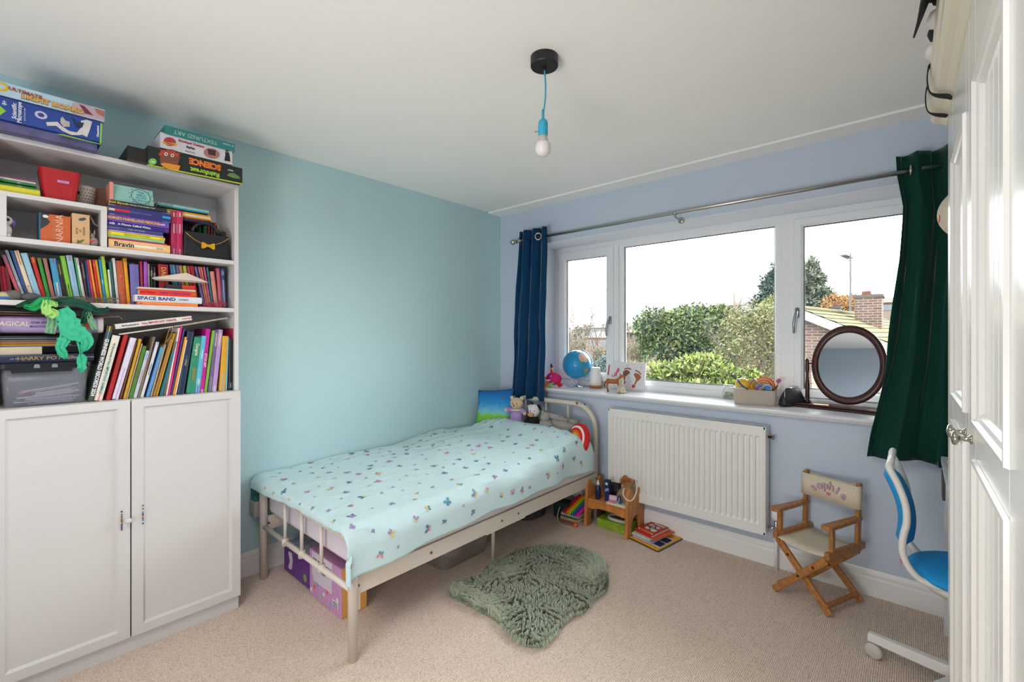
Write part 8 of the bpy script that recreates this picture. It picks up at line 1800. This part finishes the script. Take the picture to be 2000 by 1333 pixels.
# chimneys
def chimney(lab, x0p, x1p, yt, Y, dp_, zb):
    a, q = at(x0p, yt, 'y', Y), at(x1p, yt, 'y', Y); r = thing('chimney', lab, 'chimney', ((a.x + q.x) / 2, Y + dp_ / 2, zb)); b = MB(); b.box(a.x, q.x, Y, Y + dp_, zb, a.z - 0.12); obj('stack', b, brickmat('chimney_brick_%d' % int(Y), X_('a87a68', 6), X_('7a5648', 6), X_('d8ccc0', 6)), r, world=True)
    b = MB(); b.box(a.x - 0.04, q.x + 0.04, Y - 0.04, Y + dp_ + 0.04, a.z - 0.12, a.z - 0.04); obj('capping', b, M('chimney_cap', X_('8a8478', 7), 0.9), r, world=True)
    b = MB(); m_ = (a.x * 0.6 + q.x * 0.4); b.lathe([(0.13, a.z - 0.05), (0.11, a.z + 0.07), (0.13, a.z + 0.09)], c=(m_, Y + dp_ / 2, 0), n=14); obj('chimney_pot', b.clean(), M('terracotta_pot', X_('d87a58', 6), 0.8), r, world=True, smooth=True)
    return r
chimney('wide brick chimney stack behind the mossy roof', 1669, 1722, 574, 17.0, 0.9, 1.0)
chimney('small distant brick chimney in front of the orange tree', 1625, 1640, 597, 24.0, 0.7, 1.0)
# aerial on a tall pole
pA, pT = at(1661, 600, 'y', 20.0), at(1661, 494, 'y', 20.0); ae = thing('tv_aerial', 'television aerial on a tall thin pole above the roofs', 'aerial', (pA.x, pA.y, pA.z - 1.5)); gm = M('grey_galvanised', X_('7c7c84', 7), 0.5)
b = MB(); b.tube([pA - Vector((0, 0, 1.5)), pT], 0.035, 6); obj('pole', b, gm, ae, world=True); Tq = at(1646, 503, 'y', 20.0)
b = MB(); dv_ = (Tq - (pT - Vector((0, 0, 0.12)))); b.tube([pT - Vector((0, 0, 0.12)), Tq], 0.02, 5); b.tube([pT - Vector((0, 0, 0.3)), Tq - Vector((0, 0, 0.05))], 0.015, 5); obj('boom', b, gm, ae, world=True)
for k in range(7): q = pT - Vector((0, 0, 0.12)) + dv_ * (0.1 + 0.14 * k); b = MB(); b.tube([q + Vector((-0.10, -0.25, 0.05)), q + Vector((0.10, 0.25, -0.05))], 0.011, 4); obj('element', b, gm, ae, world=True)
# trees on the right
def conif(lab, px, py, pb_, Y, rpx, cols, n, seed, size, name='pine_tree', cone=True, group=None):
    top = at(px, py, 'y', Y); bot = at(px, pb_, 'y', Y); dep = (bot - CAM).dot(Vector((-math.sin(TH), math.cos(TH), 0))); R_ = rpx / 890 * dep; H_ = top.z - bot.z
    t = thing(name, lab, 'tree', (bot.x, bot.y, GZ), group=group); rs = random.Random(seed); bl = []
    for k in range(16):
        f = k / 15; w_ = R_ * ((1 - f) ** 0.7 if cone else math.sin(PI * (0.15 + 0.8 * f)) ** 0.6) + R_ * 0.06
        for j in range(3): a = rs.uniform(0, 2 * PI); q = w_ * rs.uniform(0.25, 0.7); bl.append((bot.x + q * math.cos(a), bot.y + q * math.sin(a), bot.z + H_ * f, w_ * 0.45 + 0.03, w_ * 0.45 + 0.03, H_ * 0.055 + 0.04))
    leaves('foliage', t, bl, n, size, cols, seed, 0.2, 0.3); b = MB(); b.tube([(bot.x, bot.y, GZ), (bot.x, bot.y, top.z - H_ * 0.05)], [0.18, 0.03], 8); obj('trunk', b, bark, t, world=True); return t
pc = [leafm('pine_grey', '9aa78c', 5), leafm('pine_dark', '6f8468', 5.2), leafm('pine_pale', 'b4bfa8', 5)]
conif('tall grey-green pine left of the television aerial', 1586, 508, 612, 34, 52, pc, 15000, 61, 0.26)
conif('dark blue-green conifer beside the window mullion', 1512, 520, 640, 22, 52, [leafm('spruce', '7a9484', 5.2), leafm('spruce_d', '5f7c6c', 5.2)], 14000, 62, 0.18)
conif('bright green leafy tree behind the olive-leaved tree', 1508, 588, 680, 12, 28, [leafm('olive_leaf', 'b4b470'), leafm('cypress_light', 'b0bd70')], 6000, 63, 0.09, 'leafy_tree', False)
conif('orange autumn tree behind the small chimney', 1637, 580, 614, 30, 34, [leafm('autumn_orange', 'e8a45c', 4.4), leafm('autumn_gold', 'f0bc78', 4.4)], 6000, 64, 0.16, 'autumn_tree', False)
conif('green tree at the foot of the aerial pole', 1662, 578, 612, 40, 14, [leafm('cypress_mid', '86a063')], 2500, 65, 0.2, 'leafy_tree', False)
for i, (px, yb, Y, h, lab, sd) in enumerate(((1675, 604, 42, 4.2, 'fine bare tree directly right of the aerial pole', 3), (1712, 602, 46, 2.4, 'low bare tree above the wide chimney', 4), (1130, 720, 17, 5.6, 'tall bare tree at the left of the small pane', 5), (1165, 735, 16, 5.2, 'bare tree in the middle of the small left pane', 6), (1185, 720, 24, 4.6, 'bare tree by the left window handle', 7), (1232, 720, 22, 5.6, 'bare tree at the left edge of the wide pane', 8), (1285, 620, 32, 3.4, 'faint bare tree rising behind the cypress', 9), (1338, 620, 32, 3.2, 'second faint bare tree above the cypress top', 10), (1112, 740, 13, 4.2, 'brushy bare tree just beside the left window frame', 11))):
    p = at(px, yb, 'y', Y); bare_tree(lab, (p.x, p.y, p.z - 0.6), h, sd, M('bare_twigs', X_('b4a698', 6), 0.95), 5, h * 0.009, 0.62, 'bare winter trees')
# pale dead tree with forked trunk
p = at(1437, 640, 'y', 20); t = thing('dead_tree', 'pale dead forked tree to the right of the cypress', 'tree', (p.x, p.y, p.z - 1)); b = MB(); pw = M('pale_dead_wood', X_('d4c0b0', 6), 0.9)
b.tube([Vector((p.x, p.y, p.z - 1)), p, at(1435, 600, 'y', 20), at(1433, 571, 'y', 20)], [0.12, 0.10, 0.06, 0.03], 6); b.tube([at(1437, 606, 'y', 20), at(1445, 592, 'y', 20), at(1452, 578, 'y', 20)], [0.06, 0.04, 0.02], 6); b.tube([at(1437, 614, 'y', 20), at(1425, 600, 'y', 20), at(1412, 594, 'y', 20)], [0.05, 0.03, 0.01], 5); b.tube([at(1438, 618, 'y', 20), at(1455, 604, 'y', 20), at(1470, 600, 'y', 20)], [0.05, 0.03, 0.01], 5)
obj('branches', b, pw, t, world=True)
# left scrub: brown-green leafy mass with twigs
sc_m = [leafm('scrub_tan', 'c0ac84', 5), leafm('scrub_green', '9aa874', 5), leafm('scrub_pink', 'ccaa98', 5), leafm('scrub_pale', 'd8cdb0', 5)]
for i, (px, py, Y, r_, lab, cols) in enumerate(((1130, 690, 14, 0.62, 'tan and green scrub at the left of the small pane', sc_m), (1172, 705, 14, 0.55, 'tangled brown scrub in the small pane', sc_m), (1185, 722, 9, 0.34, 'green bush right behind the night light', [leafm('bush_green', '84a47c', 5), leafm('bush_blue', 'a0acb8', 5)]), (1240, 690, 15, 0.62, 'tan scrub at the left edge of the wide pane', sc_m), (1228, 735, 11, 0.5, 'low olive scrub behind the footprint canvas', sc_m), (1145, 745, 9, 0.4, 'grey-green undergrowth behind the globe', sc_m), (1275, 735, 10.5, 0.45, 'tan stems in front of the cypress foot', sc_m))):
    c = at(px, py, 'y', Y); t = thing('scrub_bush', lab, 'bush', (c.x, c.y, GZ), group='winter scrub bushes'); bl = cluster(c, r_, 10, 1.1, 90 + i, 1.1); leaves('foliage', t, bl, 3600, 0.06, cols, 95 + i, 0.1, 0.35)
    b = MB(); rs = random.Random(50 + i)
    for k in range(4): branchy(b, c + Vector((rs.uniform(-0.2, 0.2), 0, -r_)), Vector((rs.uniform(-0.6, 0.6), 0, 1)).normalized(), r_ * 0.7, 0.012, 3, rs, 0.6)
    b.tube([(c.x, c.y, GZ), (c.x, c.y, c.z - r_ * 0.9)], 0.03, 5); obj('stems', b, M('bare_twigs', X_('b4a698', 6), 0.95), t, world=True)
# distant houses on the hillside
def far_house(lab, px0, px1, pyt, pym, pyb, Y, wall, roof, gable=None):
    a, c = at(px0, pym, 'y', Y), at(px1, pym, 'y', Y); zt_ = at(px0, pyt, 'y', Y).z; zb = at(px0, pyb, 'y', Y).z; r = thing('distant_house', lab, 'house', ((a.x + c.x) / 2, Y + 3, zb), group='houses on the far hillside')
    b = MB(); b.box(a.x, c.x, Y, Y + 6, zb - 1.5, a.z); obj('wall', b, M('far_wall_' + wall, X_(wall, 5.5), 0.9), r, world=True)
    b = MB(); b.face([(a.x - 0.3, Y - 0.3, a.z), (c.x + 0.3, Y - 0.3, a.z), (c.x + 0.1, Y + 3, zt_), (a.x - 0.1, Y + 3, zt_)]); b.face([(a.x - 0.1, Y + 3, zt_), (c.x + 0.1, Y + 3, zt_), (c.x + 0.3, Y + 6.3, a.z), (a.x - 0.3, Y + 6.3, a.z)])
    for x in (a.x, c.x): b.face([(x, Y - 0.3, a.z), (x, Y + 3, zt_), (x, Y + 6.3, a.z)])
    obj('roof', b, M('far_roof_' + roof, X_(roof, 7), 0.9), r, world=True)
    n_ = max(2, int((c.x - a.x) / 2.2)); 
    for k in range(n_):
        x = a.x + (c.x - a.x) * (k + 0.5) / n_; hh = a.z - zb; w = obj('window', MB().box(x - 0.5, x + 0.5, Y - 0.06, Y, a.z - hh * 0.72, a.z - hh * 0.25), M('far_window_frame', X_('e8e8ea', 5), 0.6), r, world=True); obj('pane', MB().box(x - 0.4, x + 0.4, Y - 0.08, Y - 0.06, a.z - hh * 0.68, a.z - hh * 0.29), M('far_pane', X_('98a4b0', 6), 0.3), w, world=True)
far_house('pink brick house low on the far hillside, small pane', 1143, 1192, 648, 660, 682, 45, 'dcb8a4', 'b09a90')
far_house('white fronted house on the far hillside, small pane', 1150, 1196, 633, 641, 650, 58, 'e8e0dc', 'b8a49c')
far_house('long low terrace on the far hillside near the cypress', 1405, 1448, 588, 598, 612, 60, 'e4dcd8', 'a89c98')
far_house('small white house beside the dead tree', 1424, 1446, 604, 612, 634, 40, 'e8e2dc', '9a8c88')
far_house('pink roofed terrace behind the tan scrub', 1222, 1262, 640, 650, 672, 50, 'd8b4a0', 'a89088')
far_house('dark roofed house at the right above the mossy roof', 1722, 1790, 577, 592, 612, 48, 'c8b4a4', '8a7c68')
# low hill of woodland on the horizon
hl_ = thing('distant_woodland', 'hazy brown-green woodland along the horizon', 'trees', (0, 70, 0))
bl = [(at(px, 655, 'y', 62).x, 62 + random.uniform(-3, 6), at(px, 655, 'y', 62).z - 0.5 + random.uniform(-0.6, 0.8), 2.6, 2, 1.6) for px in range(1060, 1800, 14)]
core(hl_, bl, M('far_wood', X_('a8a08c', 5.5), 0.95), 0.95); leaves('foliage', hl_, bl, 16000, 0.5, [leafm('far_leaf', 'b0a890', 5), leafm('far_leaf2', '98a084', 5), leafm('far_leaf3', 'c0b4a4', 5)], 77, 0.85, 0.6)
